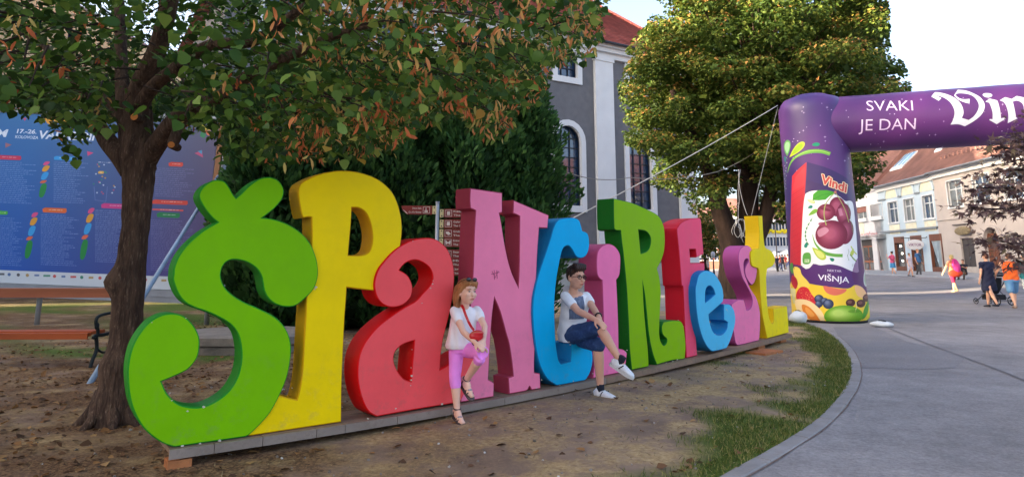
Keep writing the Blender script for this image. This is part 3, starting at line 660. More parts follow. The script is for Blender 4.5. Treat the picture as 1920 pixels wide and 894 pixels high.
mb = MB(); mb.tube([(sL-.3, -.82, eave-.02), (sR+.5, -.82, eave-.02)], .09, 8); mb.build('gutter', m_lead, church)
# hipped roof, real courses of tiles up close on the front slope
rz, hh = eave, 8.5; hip = dep/2*.95
roof_v = [(sL-.5, -.8, rz), (sR+.6, -.8, rz), (sR+.6, dep+.8, rz), (sL-.5, dep+.8, rz), (sL+hip, dep/2, rz+hh), (sR-hip, dep/2, rz+hh)]
rf = MB().add(roof_v, [(0,1,5,4),(1,2,5),(2,3,4,5),(3,0,4),(0,3,2,1)]).build('roof', m_tile, church)
mb = MB(); A = Vector(roof_v[0]); B = Vector(roof_v[1]); D = Vector(roof_v[5]); E4 = Vector(roof_v[4])
nrow = 46
for i in range(nrow):
    f0, f1 = i/nrow, (i+1.15)/nrow; l0, r0 = A.lerp(E4, f0), B.lerp(D, f0); l1, r1 = A.lerp(E4, min(f1, 1)), B.lerp(D, min(f1, 1)); up = Vector((0, -.03, .035)); K = 60
    for k in range(K):
        j = Vector((0, 0, R.uniform(0, .012))); g_ = .06/K
        mb.add([l0.lerp(r0, (k+g_*8)/K)+up*1.9+j, l0.lerp(r0, (k+1-g_*8)/K)+up*1.9+j, l1.lerp(r1, (k+1-g_*8)/K)+up*.3, l1.lerp(r1, (k+g_*8)/K)+up*.3], [(0,1,2,3)])
o = mb.build('roof_tile', m_tile, rf); o['kind'] = 'stuff'
mb = MB(); mb.tube([Vector(roof_v[1])+Vector((0,0,.05)), Vector(roof_v[5])+Vector((0,0,.1)), Vector(roof_v[4])+Vector((0,0,.1))], .14, 8); mb.build('ridge_tiles', m_tile, rf)

# ================================================================ TREES
m_bark = PM('bark', (104, 82, 68), rough=.95, scale=13, var=.35, bump=1.0, bscale=34, col2=(52, 38, 32), stretch=(1, 1, .22), dirt=((150, 130, 112), .56, .66, .55))
for nd in m_bark.node_tree.nodes:
    if nd.type == 'BUMP': nd.inputs['Distance'].default_value = .05
m_bark2 = PM('dark_bark', (74, 58, 50), rough=.95, scale=4, var=.3, bump=.9, bscale=14, col2=(38, 30, 27), stretch=(1, 1, .3))
def rough_tube(mb, pts, rad, n=14, amp=.12, seg=6, fr=3.0, knots=()):
    """bark-lumpy tube through a smoothed path"""
    P = [Vector(p) for p in pts]; out = []; rr = []
    for i in range(len(P)-1):
        p0, p1, p2, p3 = P[max(i-1, 0)], P[i], P[i+1], P[min(i+2, len(P)-1)]
        for k in range(seg):
            t = k/seg; out.append(.5*((2*p1)+(-p0+p2)*t+(2*p0-5*p1+4*p2-p3)*t*t+(-p0+3*p1-3*p2+p3)*t**3)); rr.append(rad[i]+(rad[i+1]-rad[i])*t)
    out.append(P[-1]); rr.append(rad[-1]); b = len(mb.v); mb.tube(out, rr, n, cap=True)
    for i in range(b, len(mb.v)):
        p = Vector(mb.v[i]); c = out[(i-b)//n]; r = rr[(i-b)//n]; d = p-c
        k = 1+amp*noise.noise(p*fr)+amp*.6*noise.noise(p*fr*3+Vector((9, 3, 1)))
        for kn, ks, kr in knots:
            k += ks*math.exp(-((p-Vector(kn)).length/kr)**2)
        mb.v[i] = tuple(c+d*k)

# ---- the near lime tree at the left
lime = tag(empty('lime_tree', (-3.42, 6.3, 0)), 'lime tree with a burled trunk at the left, leaves and brown seeds hanging low overhead', 'tree')
def tp(u, v, y): q = aty(u, v, y); return Vector((q.x+3.42, q.y-6.3, q.z))
mb = MB()
rough_tube(mb, [tp(213, 835, 6.3), tp(213, 800, 6.3), tp(216, 770, 6.3), tp(226, 720, 6.3), tp(235, 650, 6.3), tp(240, 560, 6.3), tp(249, 480, 6.3), tp(255, 420, 6.3), tp(260, 350, 6.3), tp(261, 290, 6.3), tp(258, 230, 6.3), tp(258, 170, 6.3)],
           [.21, .19, .17, .132, .128, .128, .120, .120, .130, .16, .13, .11], n=40, amp=.10, seg=8, fr=4,
           knots=[(tp(210, 528, 6.18), .75, .11), (tp(205, 690, 6.2), .45, .13), (tp(200, 755, 6.2), .3, .2), (tp(228, 600, 6.1), .1, .2)])
for ang in (200, 250, 300, 340, 150, 100, 30):
    a_ = math.radians(ang); d = Vector((math.cos(a_), math.sin(a_), 0))
    base = tp(210, 797, 6.3); base.z = 0
    rough_tube(mb, [base+Vector((0, 0, .26))+d*.08, base+Vector((0, 0, .10))+d*.18, base+Vector((0, 0, -.02))+d*.32], [.085, .055, .02], n=12, amp=.15, seg=4)
mb.build('trunk', m_bark, lime, sm=True)
def limb(pxs, rads, name='branch'):
    mb = MB(); rough_tube(mb, [tp(*p) for p in pxs], rads, n=14, amp=.07, seg=6); return mb.build(name, m_bark, lime, sm=True)
limb([(268,320,6.3),(258,230,6.3),(262,170,6.25),(288,110,6.1),(305,60,6.0),(318,0,5.9),(330,-70,5.8),(340,-160,5.9)], [.12,.115,.10,.085,.082,.078,.07,.05])
limb([(248,300,6.3),(236,215,6.3),(228,140,6.4),(226,70,6.5),(222,0,6.6),(200,-120,6.8)], [.10,.08,.06,.055,.05,.03])
limb([(275,300,6.3),(300,262,6.2),(330,225,6.05),(372,200,5.85),(430,172,5.6),(470,140,5.4),(540,108,5.1),(620,70,4.8),(720,40,4.6)], [.10,.088,.078,.066,.058,.05,.044,.032,.018])
limb([(262,200,6.25),(290,160,6.1),(345,118,5.8),(395,85,5.6),(480,76,5.3),(560,20,5.0),(640,-30,4.8)], [.07,.062,.056,.05,.044,.034,.02])
limb([(245,320,6.3),(225,290,6.3),(200,262,6.35),(180,225,6.4),(150,170,6.6),(110,110,6.8),(40,60,7.0)], [.10,.095,.08,.062,.045,.034,.02])
limb([(240,240,6.35),(200,190,6.5),(140,140,6.8),(60,150,7.2),(-60,145,7.5)], [.06,.05,.042,.036,.02])
limb([(340,225,6.1),(330,255,6.0),(322,272,5.95)], [.05,.05,.045], 'cut_branch')
for (u, v, y, r) in ((255, 221, 6.13, .036), (175, 241, 6.28, .030), (321, 273, 5.93, .030)):
    q = tp(u, v, y); w = Vector((0, -1, .1)) if u != 321 else Vector((.5, -1, .1)); w.normalize()
    MB().tube([q+Vector((0, .12, 0)), q+w*.02, q+w*.03], [r*1.15, r*1.12, r], 16).build('branch_stub', m_bark, lime, sm=False)
    MB().tube([q+w*.03, q+w*.034], [r*.93, r*.9], 16).build('sawn_face', PM('fresh_cut_wood', (226, 140, 70), rough=.8, scale=30, bump=.1), lime)

env = [(-400, 130), (-50, 165), (0, 196), (60, 205), (98, 220), (106, 285), (150, 292), (168, 238), (230, 246), (270, 240), (345, 236), (400, 246), (418, 290), (470, 292), (520, 302), (560, 290), (640, 292), (700, 286), (735, 280), (748, 255), (800, 225), (870, 205), (885, 240), (950, 255), (965, 205), (1020, 178), (1035, 108), (1080, 112), (1115, 92), (1128, 55), (1135, 10), (1150, -60), (1100, -150), (1000, -300)]
def envv(u):
    if u <= env[0][0]: return 100
    for (a, va), (c, vc) in zip(env, env[1:]):
        if a <= u <= c: return va+(vc-va)*(u-a)/(c-a)
    return -1e9
cents = []
tries = 0
while len(cents) < 2500 and tries < 400000:
    tries += 1
    x, y, z = NR.uniform(-9.5, 1.6), NR.uniform(3.3, 10.0), NR.uniform(2.1, 7.2)
    e = ((x+3.3)/5.6)**2+((y-6.4)/3.8)**2+((z-4.3)/3.2)**2
    if e > 1 or e < R.random()*.25: continue
    u, v = proj(x, y, z); lim = envv(u)-14
    if v > lim: continue
    if y < 6.0 and 190 < u < 345 and 70 < v and R.random() < .93: continue      # trunk and fork stay in view
    if v > lim-60 or R.random() < (.55 if z < 4.2 else .33): cents.append((x, y, z))
cents = np.array(cents); nc = len(cents)
def cluster_leaves(cents, per, rad, smin, smax, flat=.6):
    n = len(cents)*per; c = np.repeat(cents, per, 0); off = NR.normal(size=(n, 3))*rad*[1, 1, flat]
    yd = off*1.6+NR.normal(size=(n, 3))*.25*[1, 1, .6]+np.array([0, 0, -.16]); nm = NR.normal(size=(n, 3))*.55+np.array([0, 0, 1.])
    return c+off, NR.uniform(smin, smax, n), yd, nm
pos, sz, yd, nm = cluster_leaves(cents, 21, .20, .042, .088)
uv_ = np.array([proj(*p) for p in pos]); keep = np.array([uv_[i, 1] < envv(uv_[i, 0])+12 for i in range(len(pos))]) & ~((uv_[:, 0] > 205) & (uv_[:, 0] < 330) & (uv_[:, 1] > 120) & (pos[:, 1] < 6.1) & (NR.rand(len(pos)) < .9))
pos, sz, yd, nm = pos[keep], sz[keep], yd[keep], nm[keep]; uv_ = uv_[keep]
rnd = np.clip(NR.rand(len(pos))*.75+.0+.22*(uv_[:, 0] > 560)*NR.rand(len(pos))+.25*NR.rand(len(pos))**6, 0, 1)
m_leaf = leafmat('lime_leaf', [(0, (38, 62, 28)), (.35, (60, 92, 38)), (.65, (92, 124, 50)), (.85, (130, 152, 70)), (.95, (180, 180, 88)), (1, (196, 150, 70))], .36, .5)
# the 300 leaves that show largest are leaves of their own
app = sz/np.maximum(pos[:, 1], 1); inv = (uv_[:, 0] > 0) & (uv_[:, 0] < 1140) & (uv_[:, 1] > 0)
order = np.argsort(-(app*inv)); big = order[:290]; rest = np.setdiff1d(np.arange(len(pos)), big)
bp0 = np.array([-3.42, 6.3, 0])
me = scatter_mesh('foliage', pos[rest]-bp0, sz[rest], yd[rest], nm[rest], LEAF_T, LEAF_F, rnd[rest])
link('foliage', me, lime, [m_leaf], smoothf=False)['kind'] = 'stuff'
one = []
for k in range(12):
    T = np.array(LEAF_T)+NR.normal(size=(9, 3))*.02; T[0] = 0
    me = scatter_mesh('leaf', [[0, 0, 0]], [1], np.array([[0, 1., 0]]), np.array([[0, 0, 1.]]), T, LEAF_F, [(k+.5)/12]); me.materials.append(m_leaf); one.append(me)
def orient(y, n):
    y = Vector(y).normalized(); x = y.cross(Vector(n)).normalized(); z = x.cross(y); M = Matrix((x, y, z)).transposed(); return M.to_4x4()
for i in big:
    o = bpy.data.objects.new('leaf', one[min(11, int(rnd[i]*12))]); COL.objects.link(o); o.parent = lime
    o.matrix_local = Matrix.Translation(Vector(pos[i]-bp0)) @ orient(yd[i], nm[i]) @ Matrix.Scale(float(sz[i]), 4)
# brown and yellow-green seed bracts in hanging bunches
sel = [i for i in range(nc) if True]
wgt = np.array([1.0 if proj(*c)[0] > 520 else .16 for c in cents]); sel = np.where(NR.rand(nc) < wgt*.95)[0]
sc_ = np.repeat(cents[sel]+NR.normal(size=(len(sel), 3))*.10+np.array([0, -.06, -.08]), 8, 0); n = len(sc_)
ps = sc_+NR.normal(size=(n, 3))*[.055, .055, .04]
uvs = np.array([proj(*p) for p in ps]); kp = np.array([uvs[i, 1] < envv(uvs[i, 0])+8 for i in range(n)]) & ~((uvs[:, 0] > 205) & (uvs[:, 0] < 330)); ps = ps[kp]; n = len(ps)
sr = np.repeat(NR.rand(len(sel)), 8)[kp]*.7+NR.rand(n)*.3
m_seed = leafmat('seed_bract', [(0, (150, 76, 44)), (.3, (200, 106, 62)), (.6, (216, 146, 90)), (.82, (210, 178, 106)), (1, (190, 192, 110))], .35, .7)
me = scatter_mesh('seed_bracts', ps-bp0, NR.uniform(.045, .085, n), NR.normal(size=(n, 3))*.45+np.array([0, 0, -1.]), NR.normal(size=(n, 3)), SEED_T, SEED_F, sr)
link('seed_bracts', me, lime, [m_seed])['kind'] = 'stuff'
# twigs joining the clusters
mb = MB(); cl = cents[NR.rand(nc) < .5]
for c in cl:
    c = Vector(c)-Vector(bp0); t = Vector((0, 0, 3.0)); d = (t-c); d.normalize(); d += Vector((R.uniform(-.5, .5), R.uniform(-.5, .5), R.uniform(.1, .6))); d.normalize()
    mb.tube([c, c+d*.22+Vector((0, 0, .02)), c+d*.55], [.003, .005, .009], 4, cap=False)
mb.build('twigs', m_bark2, lime)['kind'] = 'stuff'

# ---- dark cypress-like hedge trees behind the letters
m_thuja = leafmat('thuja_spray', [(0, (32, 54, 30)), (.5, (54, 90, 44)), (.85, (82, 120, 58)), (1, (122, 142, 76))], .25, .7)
def thuja(px, y, rad, h, seed, label, n=17000, w2=1.0):
    rs = np.random.RandomState(seed); b = aty(px, 500, y); bx, by = b.x, b.y
    root = tag(empty('thuja_tree', (bx, by, 0)), label, 'tree', 'dark thuja trees in a row behind the letters')
    mb = MB(); rough_tube(mb, [(0, 0, -.05), (.03, 0, h*.4), (0, 0, h*.85)], [.12, .08, .03], n=8, seg=3); mb.build('trunk', m_bark2, root, sm=True)
    t = rs.rand(n)**.8; q = rs.rand(n)*2*math.pi
    prof = np.clip(np.sin(np.pi*(t*.93+.07)**.80), 0, 1)**.55*(1-.18*t)
    lump = 1+.16*np.sin(q*5+t*9+seed)+.12*np.sin(q*9-t*21)+.10*np.sin(t*34+q*3)
    r = rad*prof*lump*(1-.42*rs.rand(n)**2.2)
    P = np.stack([np.cos(q)*r*w2, np.sin(q)*r, .10+t*h], 1)
    out = np.stack([np.cos(q), np.sin(q), np.full(n, 1.1)], 1)+rs.normal(size=(n, 3))*.45
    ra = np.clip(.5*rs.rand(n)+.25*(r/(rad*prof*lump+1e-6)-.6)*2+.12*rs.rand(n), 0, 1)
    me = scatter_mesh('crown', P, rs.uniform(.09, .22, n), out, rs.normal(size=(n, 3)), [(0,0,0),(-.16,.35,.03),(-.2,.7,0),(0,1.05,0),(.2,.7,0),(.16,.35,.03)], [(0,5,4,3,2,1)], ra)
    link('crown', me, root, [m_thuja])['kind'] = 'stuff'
    # dense inner boughs: many broad dark sprays that close the crown
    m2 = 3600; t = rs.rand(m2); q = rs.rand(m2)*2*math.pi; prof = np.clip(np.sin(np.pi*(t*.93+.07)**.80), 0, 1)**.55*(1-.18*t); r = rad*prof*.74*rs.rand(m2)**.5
    P = np.stack([np.cos(q)*r, np.sin(q)*r, t*h*.97], 1)
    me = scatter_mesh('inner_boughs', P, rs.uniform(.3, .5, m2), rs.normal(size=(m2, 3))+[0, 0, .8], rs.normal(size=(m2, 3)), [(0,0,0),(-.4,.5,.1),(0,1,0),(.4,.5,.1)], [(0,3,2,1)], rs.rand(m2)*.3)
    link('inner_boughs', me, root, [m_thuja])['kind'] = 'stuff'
thuja(512, 14.0, 1.15, 5.6, 1, 'dark thuja tree behind the green letter, beside the poster board')
thuja(625, 14.8, 1.35, 6.3, 2, 'dark thuja tree seen past the yellow letter P')
thuja(735, 15.2, 1.45, 6.2, 3, 'dark thuja tree behind the brown direction signs')
thuja(862, 15.6, 1.45, 6.4, 4, 'dark thuja tree above the pink letter N')
thuja(962, 16.2, 1.30, 6.6, 5, 'rightmost dark thuja tree, in front of the church window')

# ---- the large broad maple in the middle distance
TR = Vector((10.3, 27.5, 0))
maple = tag(empty('maple_tree', TR), 'huge broad maple with green and yellow-brown foliage between church and arch', 'tree')
def mp(u, v, y): return aty(u, v, y)-TR
mb = MB()
rough_tube(mb, [mp(1368, 585, 27)-Vector((0,0,.0)), mp(1372, 470, 27), mp(1352, 400, 27), mp(1332, 330, 26.6), mp(1300, 260, 26), mp(1260, 170, 25)], [.55, .45, .36, .28, .2, .1], n=18, seg=5)
rough_tube(mb, [mp(1405, 590, 27.5), mp(1408, 480, 27.5), mp(1402, 380, 27.5), mp(1400, 290, 27.5), mp(1395, 180, 27.5), mp(1410, 60, 27)], [.6, .5, .42, .34, .25, .1], n=18, seg=5)
rough_tube(mb, [mp(1405, 470, 27.3), mp(1430, 420, 27.2), mp(1446, 350, 27), mp(1448, 290, 27), mp(1470, 200, 26.5), mp(1540, 110, 26)], [.36, .30, .25, .22, .15, .07], n=14, seg=5)
rough_tube(mb, [mp(1402, 330, 27.5), mp(1370, 280, 26.5), mp(1330, 230, 25.5)], [.2, .14, .06], n=10, seg=4)
mb.build('trunk', m_bark2, maple, sm=True)
menv = [(1160, 150, 160), (1175, 95, 300), (1190, 70, 345), (1215, 45, 330), (1225, -60, 350), (1260, -200, 360), (1300, -300, 425), (1340, -300, 440), (1365, -300, 350), (1400, -300, 338), (1440, -300, 345), (1462, -300, 430), (1500, -300, 420), (1560, -250, 360), (1600, -200, 380), (1640, -60, 345), (1662, -20, 300), (1668, 100, 270), (1690, 115, 220), (1705, 145, 180)]
def minside(u, v, pad=0):
    for (a, t, b_), (c, t2, b2) in zip(menv, menv[1:]):
        if a <= u <= c:
            f = (u-a)/(c-a); return t+(t2-t)*f+pad < v < b_+(b2-b_)*f-pad
    return False
rs = np.random.RandomState(11); blobs = []
def mok(p):
    u, v = proj(*p); return minside(u, v, 0) or (p[1] > 28 and 1290 < u < 1660 and 290 < v < (462 if u < 1475 else 395))
tries = 0
while len(blobs) < 620 and tries < 60000:
    tries += 1
    x, y, z = rs.uniform(4.5, 17), rs.uniform(20.5, 33.5), rs.uniform(3.0, 14.5)
    e = ((x-10.6)/6.2)**2+((y-27)/6.3)**2+((z-8.6)/6.2)**2
    if e > 1 or e < .28: continue
    u, v = proj(x, y, z)
    if not (minside(u, v, 10) or (y > 29 and 1295 < u < 1650 and 300 < v < (450 if u < 1470 else 385))): continue
    blobs.append((x, y, z, rs.uniform(.45, .95)))
P = []; Yd = []; Nn = []; S_ = []; Rn = []
for (x, y, z, r) in blobs:
    n = int(240*(r/.7)**2); d = rs.normal(size=(n, 3)); d /= np.linalg.norm(d, axis=1, keepdims=True); d[:, 2] *= .42
    rr = r*(1-.5*rs.rand(n)**2)
    P.append(np.array([x, y, z])+d*rr[:, None]); Yd.append(d*[1, 1, .5]+rs.normal(size=(n, 3))*.4+[0, 0, -.5]); Nn.append(np.array([0, 0, 1.])+d*.6+rs.normal(size=(n, 3))*.4)
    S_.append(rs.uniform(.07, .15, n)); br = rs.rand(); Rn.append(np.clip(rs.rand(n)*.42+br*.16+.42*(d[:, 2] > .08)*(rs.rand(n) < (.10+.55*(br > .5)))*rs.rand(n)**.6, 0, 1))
P = np.concatenate(P); Yd = np.concatenate(Yd); Nn = np.concatenate(Nn); S_ = np.concatenate(S_); Rn = np.concatenate(Rn)
ok = np.array([mok(p) for p in P]); P, Yd, Nn, S_, Rn = P[ok], Yd[ok], Nn[ok], S_[ok], Rn[ok]
m_maple = leafmat('maple_leaf', [(0, (46, 70, 30)), (.3, (74, 96, 38)), (.5, (108, 118, 50)), (.64, (150, 136, 66)), (.8, (188, 134, 82)), (1, (200, 124, 84))], .32, .6)
me = scatter_mesh('crown', P-np.array(TR), S_, Yd, Nn, [(0,0,0),(-.45,.25,.08),(-.38,.75,.04),(0,1.0,-.08),(.38,.75,.04),(.45,.25,.08)], LITE_F, Rn)
link('crown', me, maple, [m_maple])['kind'] = 'stuff'
n = 7000; d = rs.normal(size=(n, 3)); d /= np.linalg.norm(d, axis=1, keepdims=True)
P = np.array([10.6, 27.2, 8.6])+d*np.array([5.0, 5.0, 4.9])*(rs.rand(n)**.5)[:, None]; ok = np.array([minside(*proj(*p), 20) for p in P]); P = P[ok]; n = len(P)
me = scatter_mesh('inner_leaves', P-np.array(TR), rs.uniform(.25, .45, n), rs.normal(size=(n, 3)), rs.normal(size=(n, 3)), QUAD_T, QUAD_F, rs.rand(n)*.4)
link('inner_leaves', me, maple, [m_maple])['kind'] = 'stuff'
mb = MB()
for (x, y, z, r) in blobs[:170]:
    c = Vector((x, y, z))-TR; s = Vector((.0, 0, 3.5+z*.25)); mid = s.lerp(c, .55)+Vector((0, 0, .4))
    mb.tube([s, mid, c], [.10, .06, .015], 5, cap=False)
mb.build('limbs', m_bark2, maple)['kind'] = 'stuff'

# ---- smaller trees further off
def far_tree(x, y, h, r, label, mat, group, seed, n=3500, leaf=.3, trunk=.16, base=None):
    rs = np.random.RandomState(seed); root = tag(empty('tree', (x, y, gz(x, y))), label, 'tree', group)
    mb = MB(); rough_tube(mb, [(0, 0, -.1), (.05, 0, h*.4), (0, .1, h*.8)], [trunk, trunk*.7, .04], n=8, seg=3); mb.build('trunk', m_bark2, root, sm=True)
    nb = 26; c = rs.normal(size=(nb, 3)); c /= np.linalg.norm(c, axis=1, keepdims=True); c *= (rs.rand(nb)**.4)[:, None]*[r*.78, r*.78, h*.30]; c[:, 2] += h*.62
    cc = np.repeat(c, n//nb, 0); m = len(cc); d = rs.normal(size=(m, 3)); d /= np.linalg.norm(d, axis=1, keepdims=True); P = cc+d*r*.33*[1, 1, .8]*(1-.5*rs.rand(m)**2)[:, None]
    me = scatter_mesh('crown', P, rs.uniform(leaf*.6, leaf, m), d+[0, 0, -.3], rs.normal(size=(m, 3))+[0, 0, 1], LITE_T, LITE_F, rs.rand(m)*.8); link('crown', me, root, [mat])['kind'] = 'stuff'
for k, (u, y, h, r, lb) in enumerate([(-60, 27.5, 10, 3.1, 'dark tree behind the left end of the poster board'), (70, 28, 9.6, 3.0, 'dark tree just behind the poster board, left of the trunk'), (210, 28, 9.8, 2.9, 'dark tree behind the poster, hidden by the lime trunk'), (340, 27.6, 9.2, 2.6, 'dark tree behind the right end of the poster board'), (-220, 29, 10, 3.6, 'dark broad tree far at the left behind the poster')]):
    q = aty(u, 500, y); far_tree(q.x, q.y, h, r, lb, m_thuja if k % 2 else m_leaf, 'dark trees behind the poster board', 30+k, n=5200, leaf=.42)
q = aty(1322, 500, 62); far_tree(q.x, q.y, 6.0, 2.2, 'small pale street tree seen between the pink F and the maple trunk', m_maple, 'street trees far down the street', 50, leaf=.3)

# ---- purple-leaved maple at the right edge
PT = Vector((6.35, 7.2, 0))
pm = tag(empty('purple_maple', PT), 'dark purple-leaved maple reaching in from the right edge', 'tree')
def pp(u, v, y): return aty(u, v, y)-PT
mb = MB(); rough_tube(mb, [(.0, 0, -.05), (-.05, 0, .8), (.03, .0, 1.5), (0, 0, 2.3), (.05, 0, 3.0)], [.10, .08, .07, .05, .02], n=12, seg=4)
lobes = [((1975, 300), 6.9, [(1910, 282), (1870, 275)]), ((1990, 350), 6.9, [(1930, 350), (1880, 352), (1830, 352)]), ((1990, 390), 6.8, [(1930, 385), (1870, 392), (1815, 388)]), ((1990, 470), 6.6, [(1940, 462), (1895, 455), (1862, 450)]), ((1990, 500), 6.5, [(1950, 500), (1905, 488)]), ((1990, 270), 7.1, [(1940, 262), (1905, 262)]), ((1985, 320), 7.2, [(1930, 318), (1875, 322)])]
tips = []
for (st, y, pts) in lobes:
    path = [pp(st[0]+60, st[1]+30, y+.2), pp(st[0], st[1], y)]+[pp(u, v, y-.1*(k+1)) for k, (u, v) in enumerate(pts)]
    rough_tube(mb, path, [.03, .022]+[.014-.004*k if k < 3 else .003 for k in range(len(pts))], n=6, seg=3); tips += path[1:]
    tips += [a.lerp(c, .5) for a, c in zip(path[1:], path[2:])]
for k in range(40):
    a_ = R.uniform(0, 6.28); rr = R.uniform(.3, 1.1); tips.append(Vector((math.cos(a_)*rr+.25, math.sin(a_)*rr, R.uniform(1.6, 3.3))))
    if tips[-1].x < -.35: tips[-1].x = .1
mb.build('trunk', m_bark2, pm, sm=True)
T5 = [(0, 0, 0)]; 
for k, (an, ln) in enumerate([(-100, .45), (-75, .22), (-50, .8), (-25, .3), (0, 1.05), (25, .3), (50, .8), (75, .22), (100, .45)]):
    T5.append((math.sin(math.radians(an))*ln, .15+math.cos(math.radians(an))*ln, .05-.1*abs(an)/100))
F5 = [(0, k+1, k) for k in range(1, 9)]
c = np.array([tuple(p) for p in tips]); per = 44; cc = np.repeat(c, per, 0); n = len(cc); off = NR.normal(size=(n, 3))*[.10, .10, .045]
ra = NR.rand(n); P = cc+off; s5 = NR.uniform(.05, .085, n); y5 = off*4+NR.normal(size=(n, 3))*.3+[0, 0, -.25]; n5 = NR.normal(size=(n, 3))*.4+[0, 0, 1]
m_purple = leafmat('purple_leaf', [(0, (72, 54, 56)), (.5, (112, 86, 84)), (.85, (146, 120, 106)), (1, (140, 136, 96))], .25, .55)
W = P+np.array(PT); uu = np.array([proj(*p) for p in W]); vis = (uu[:, 0] < 1915) & (uu[:, 0] > 1780); idx = np.argsort(-(s5*vis)); big = idx[:240]; rest = np.setdiff1d(np.arange(n), big)
me = scatter_mesh('foliage', P[rest], s5[rest], y5[rest], n5[rest], T5, F5, ra[rest]); link('foliage', me, pm, [m_purple])['kind'] = 'stuff'
five = []
for k in range(6):
    me = scatter_mesh('leaf', [[0, 0, 0]], [1], np.array([[0, 1., 0]]), np.array([[0, 0, 1.]]), T5, F5, [(k+.5)/6]); me.materials.append(m_purple); five.append(me)
for i in big:
    o = bpy.data.objects.new('leaf', five[min(5, int(ra[i]*6))]); COL.objects.link(o); o.parent = pm
    o.matrix_local = Matrix.Translation(Vector(P[i])) @ orient(y5[i], n5[i]) @ Matrix.Scale(float(s5[i]), 4)
# ================================================================ INFLATABLE ARCH
LB = aty(1560, 610, 16.9); lc = Vector((LB.x, 16.95, 0)); RB, RT = .86, .79
lt = aty(1530, 300, 16.95)
ztop = aty(1500, 184, 16.95).z
tiltx = (lt.x-lc.x)/lt.z                              # the leg leans a little
arch = tag(empty('inflatable_arch', lc), 'purple inflatable advertising arch with juice carton and fruit printed on its leg', 'arch')
# --- leg print, painted in front view then unwrapped round the leg
WT, HT = 1000, 1500
def cR(y):
    f = (605-y)/(605-300); c = 1560+(1530-1560)*f; r = 70+(60-70)*f
    if y < 300: r = 60+(300-y)/100*3; c = 1530-(300-y)*.10
    return c, r
def fleg(x, y):
    c, r = cR(y); q = max(-1, min(1, (x-c)/r)); return (math.asin(q)/math.pi+.5)*WT, (y-180)/(612-180)*HT
cv = Canvas(WT, HT, fleg)
yy, xx = np.mgrid[0:HT, 0:WT]; fy = yy/HT; fx = xx/WT
nz = sum(np.sin(fx*a+fy*b+c)*d for a, b, c, d in ((9, 5, 1, .5), (5, -11, 2, .4), (17, 9, 4, .25)))
col0 = np.array([52, 44, 98.]); col1 = np.array([104, 60, 126.]); col2 = np.array([64, 32, 74.])
tt = np.clip(.45+.35*nz+.2*np.exp(-((fy-.22)/.12)**2), 0, 1)[..., None]; base = col0*(1-tt)+col1*tt
k = np.clip((fy-.45)/.4, 0, 1)[..., None]; base = base*(1-k*.7)+col2*k*.7; cv.a[:] = base/255
def stars(cv, n, x0, x1, y0, y1, sd):
    q = random.Random(sd)
    for _ in range(n):
        x, y, s = q.uniform(x0, x1), q.uniform(y0, y1), q.uniform(.4, 1.1); cv.ell(x, y, s, s, (226, 214, 240), .8); 
        if q.random() < .35: cv.rect(x-s*3, y-.25, x+s*3, y+.25, (220, 205, 240), .5); cv.rect(x-.25, y-s*3, x+.25, y+s*3, (220, 205, 240), .5)
stars(cv, 60, 1465, 1600, 190, 420, 3)
def drop(cx, cy, ln, wd, rot, col, col_in=None, al=1):
    P = []
    for t in range(24):
        q = 2*math.pi*t/24; r = math.sin(q/2); x = wd*math.sin(q)*r; y = -ln*(.5-.5*math.cos(q))
        P.append((cx+x*math.cos(rot)-y*math.sin(rot), cy+x*math.sin(rot)+y*math.cos(rot)))
    cv.poly(P, col, al)
    if col_in:
        m = [(cx+(p[0]-cx)*.72+math.sin(rot)*ln*.16, cy+(p[1]-cy)*.72-math.cos(rot)*ln*.16) for p in P]; cv.poly(m, col_in, al)
z2 = lambda x, y: (1455+x/8.94, 240+y/8.94)
drop(*z2(215, 400), 31, 8.5, -.05, (96, 160, 90), (150, 205, 150))
drop(*z2(250, 430), 36, 9, .80, (190, 205, 60), (150, 190, 30))
cv.ell(*z2(665, 262), 6.5, 3.5, (24, 150, 110))
cv.line([z2(*p) for p in cr([(225, 690), (260, 560), (340, 450), (480, 390), (620, 372), (760, 385), (880, 430)], closed=False)], [.4+6.6*min(1, k/14) for k in range(25)], (112, 176, 70))
cv.line([z2(*p) for p in cr([(350, 440), (480, 380), (620, 362), (760, 378), (870, 420)], closed=False)], .8, (190, 220, 120))
for k in range(26): cv.ell(*z2(200+18*math.sin(k*1.9)-k*1.0, 420+k*22), .6+.7*R.random(), .6+.9*R.random(), (60, 140, 120) if k % 2 else (190, 210, 200), .8)
drop(*z2(190, 500), 13, 2.5, -.15, (30, 130, 120))
# carton
z3 = lambda x, y: (1480+x/4.47, 300+y/4.47)
cv.poly([z3(*p) for p in [(152, 5), (130, 890), (28, 885), (38, 110)]], (196, 54, 66))
for k in range(38):
    y = 250+k*17; sk = -30+k*.6; cv.line([z3(34, y+60+sk), z3(134, y+sk)], .9 if k % 3 else 1.4, (150, 40, 56), .55)
for k in range(14): cv.line([z3(40+k*2, 240-k*9), z3(140, 190-k*11)], .8, (224, 120, 120), .35)
cv.poly([z3(*p) for p in [(155, 5), (300, 60), (480, 165), (500, 190), (566, 890), (560, 1010), (130, 1010), (142, 260)]], (66, 46, 98))
cv.poly([z3(*p) for p in [(155, 5), (300, 60), (480, 165), (500, 190), (510, 330), (150, 150)]], (66, 52, 108), .6)
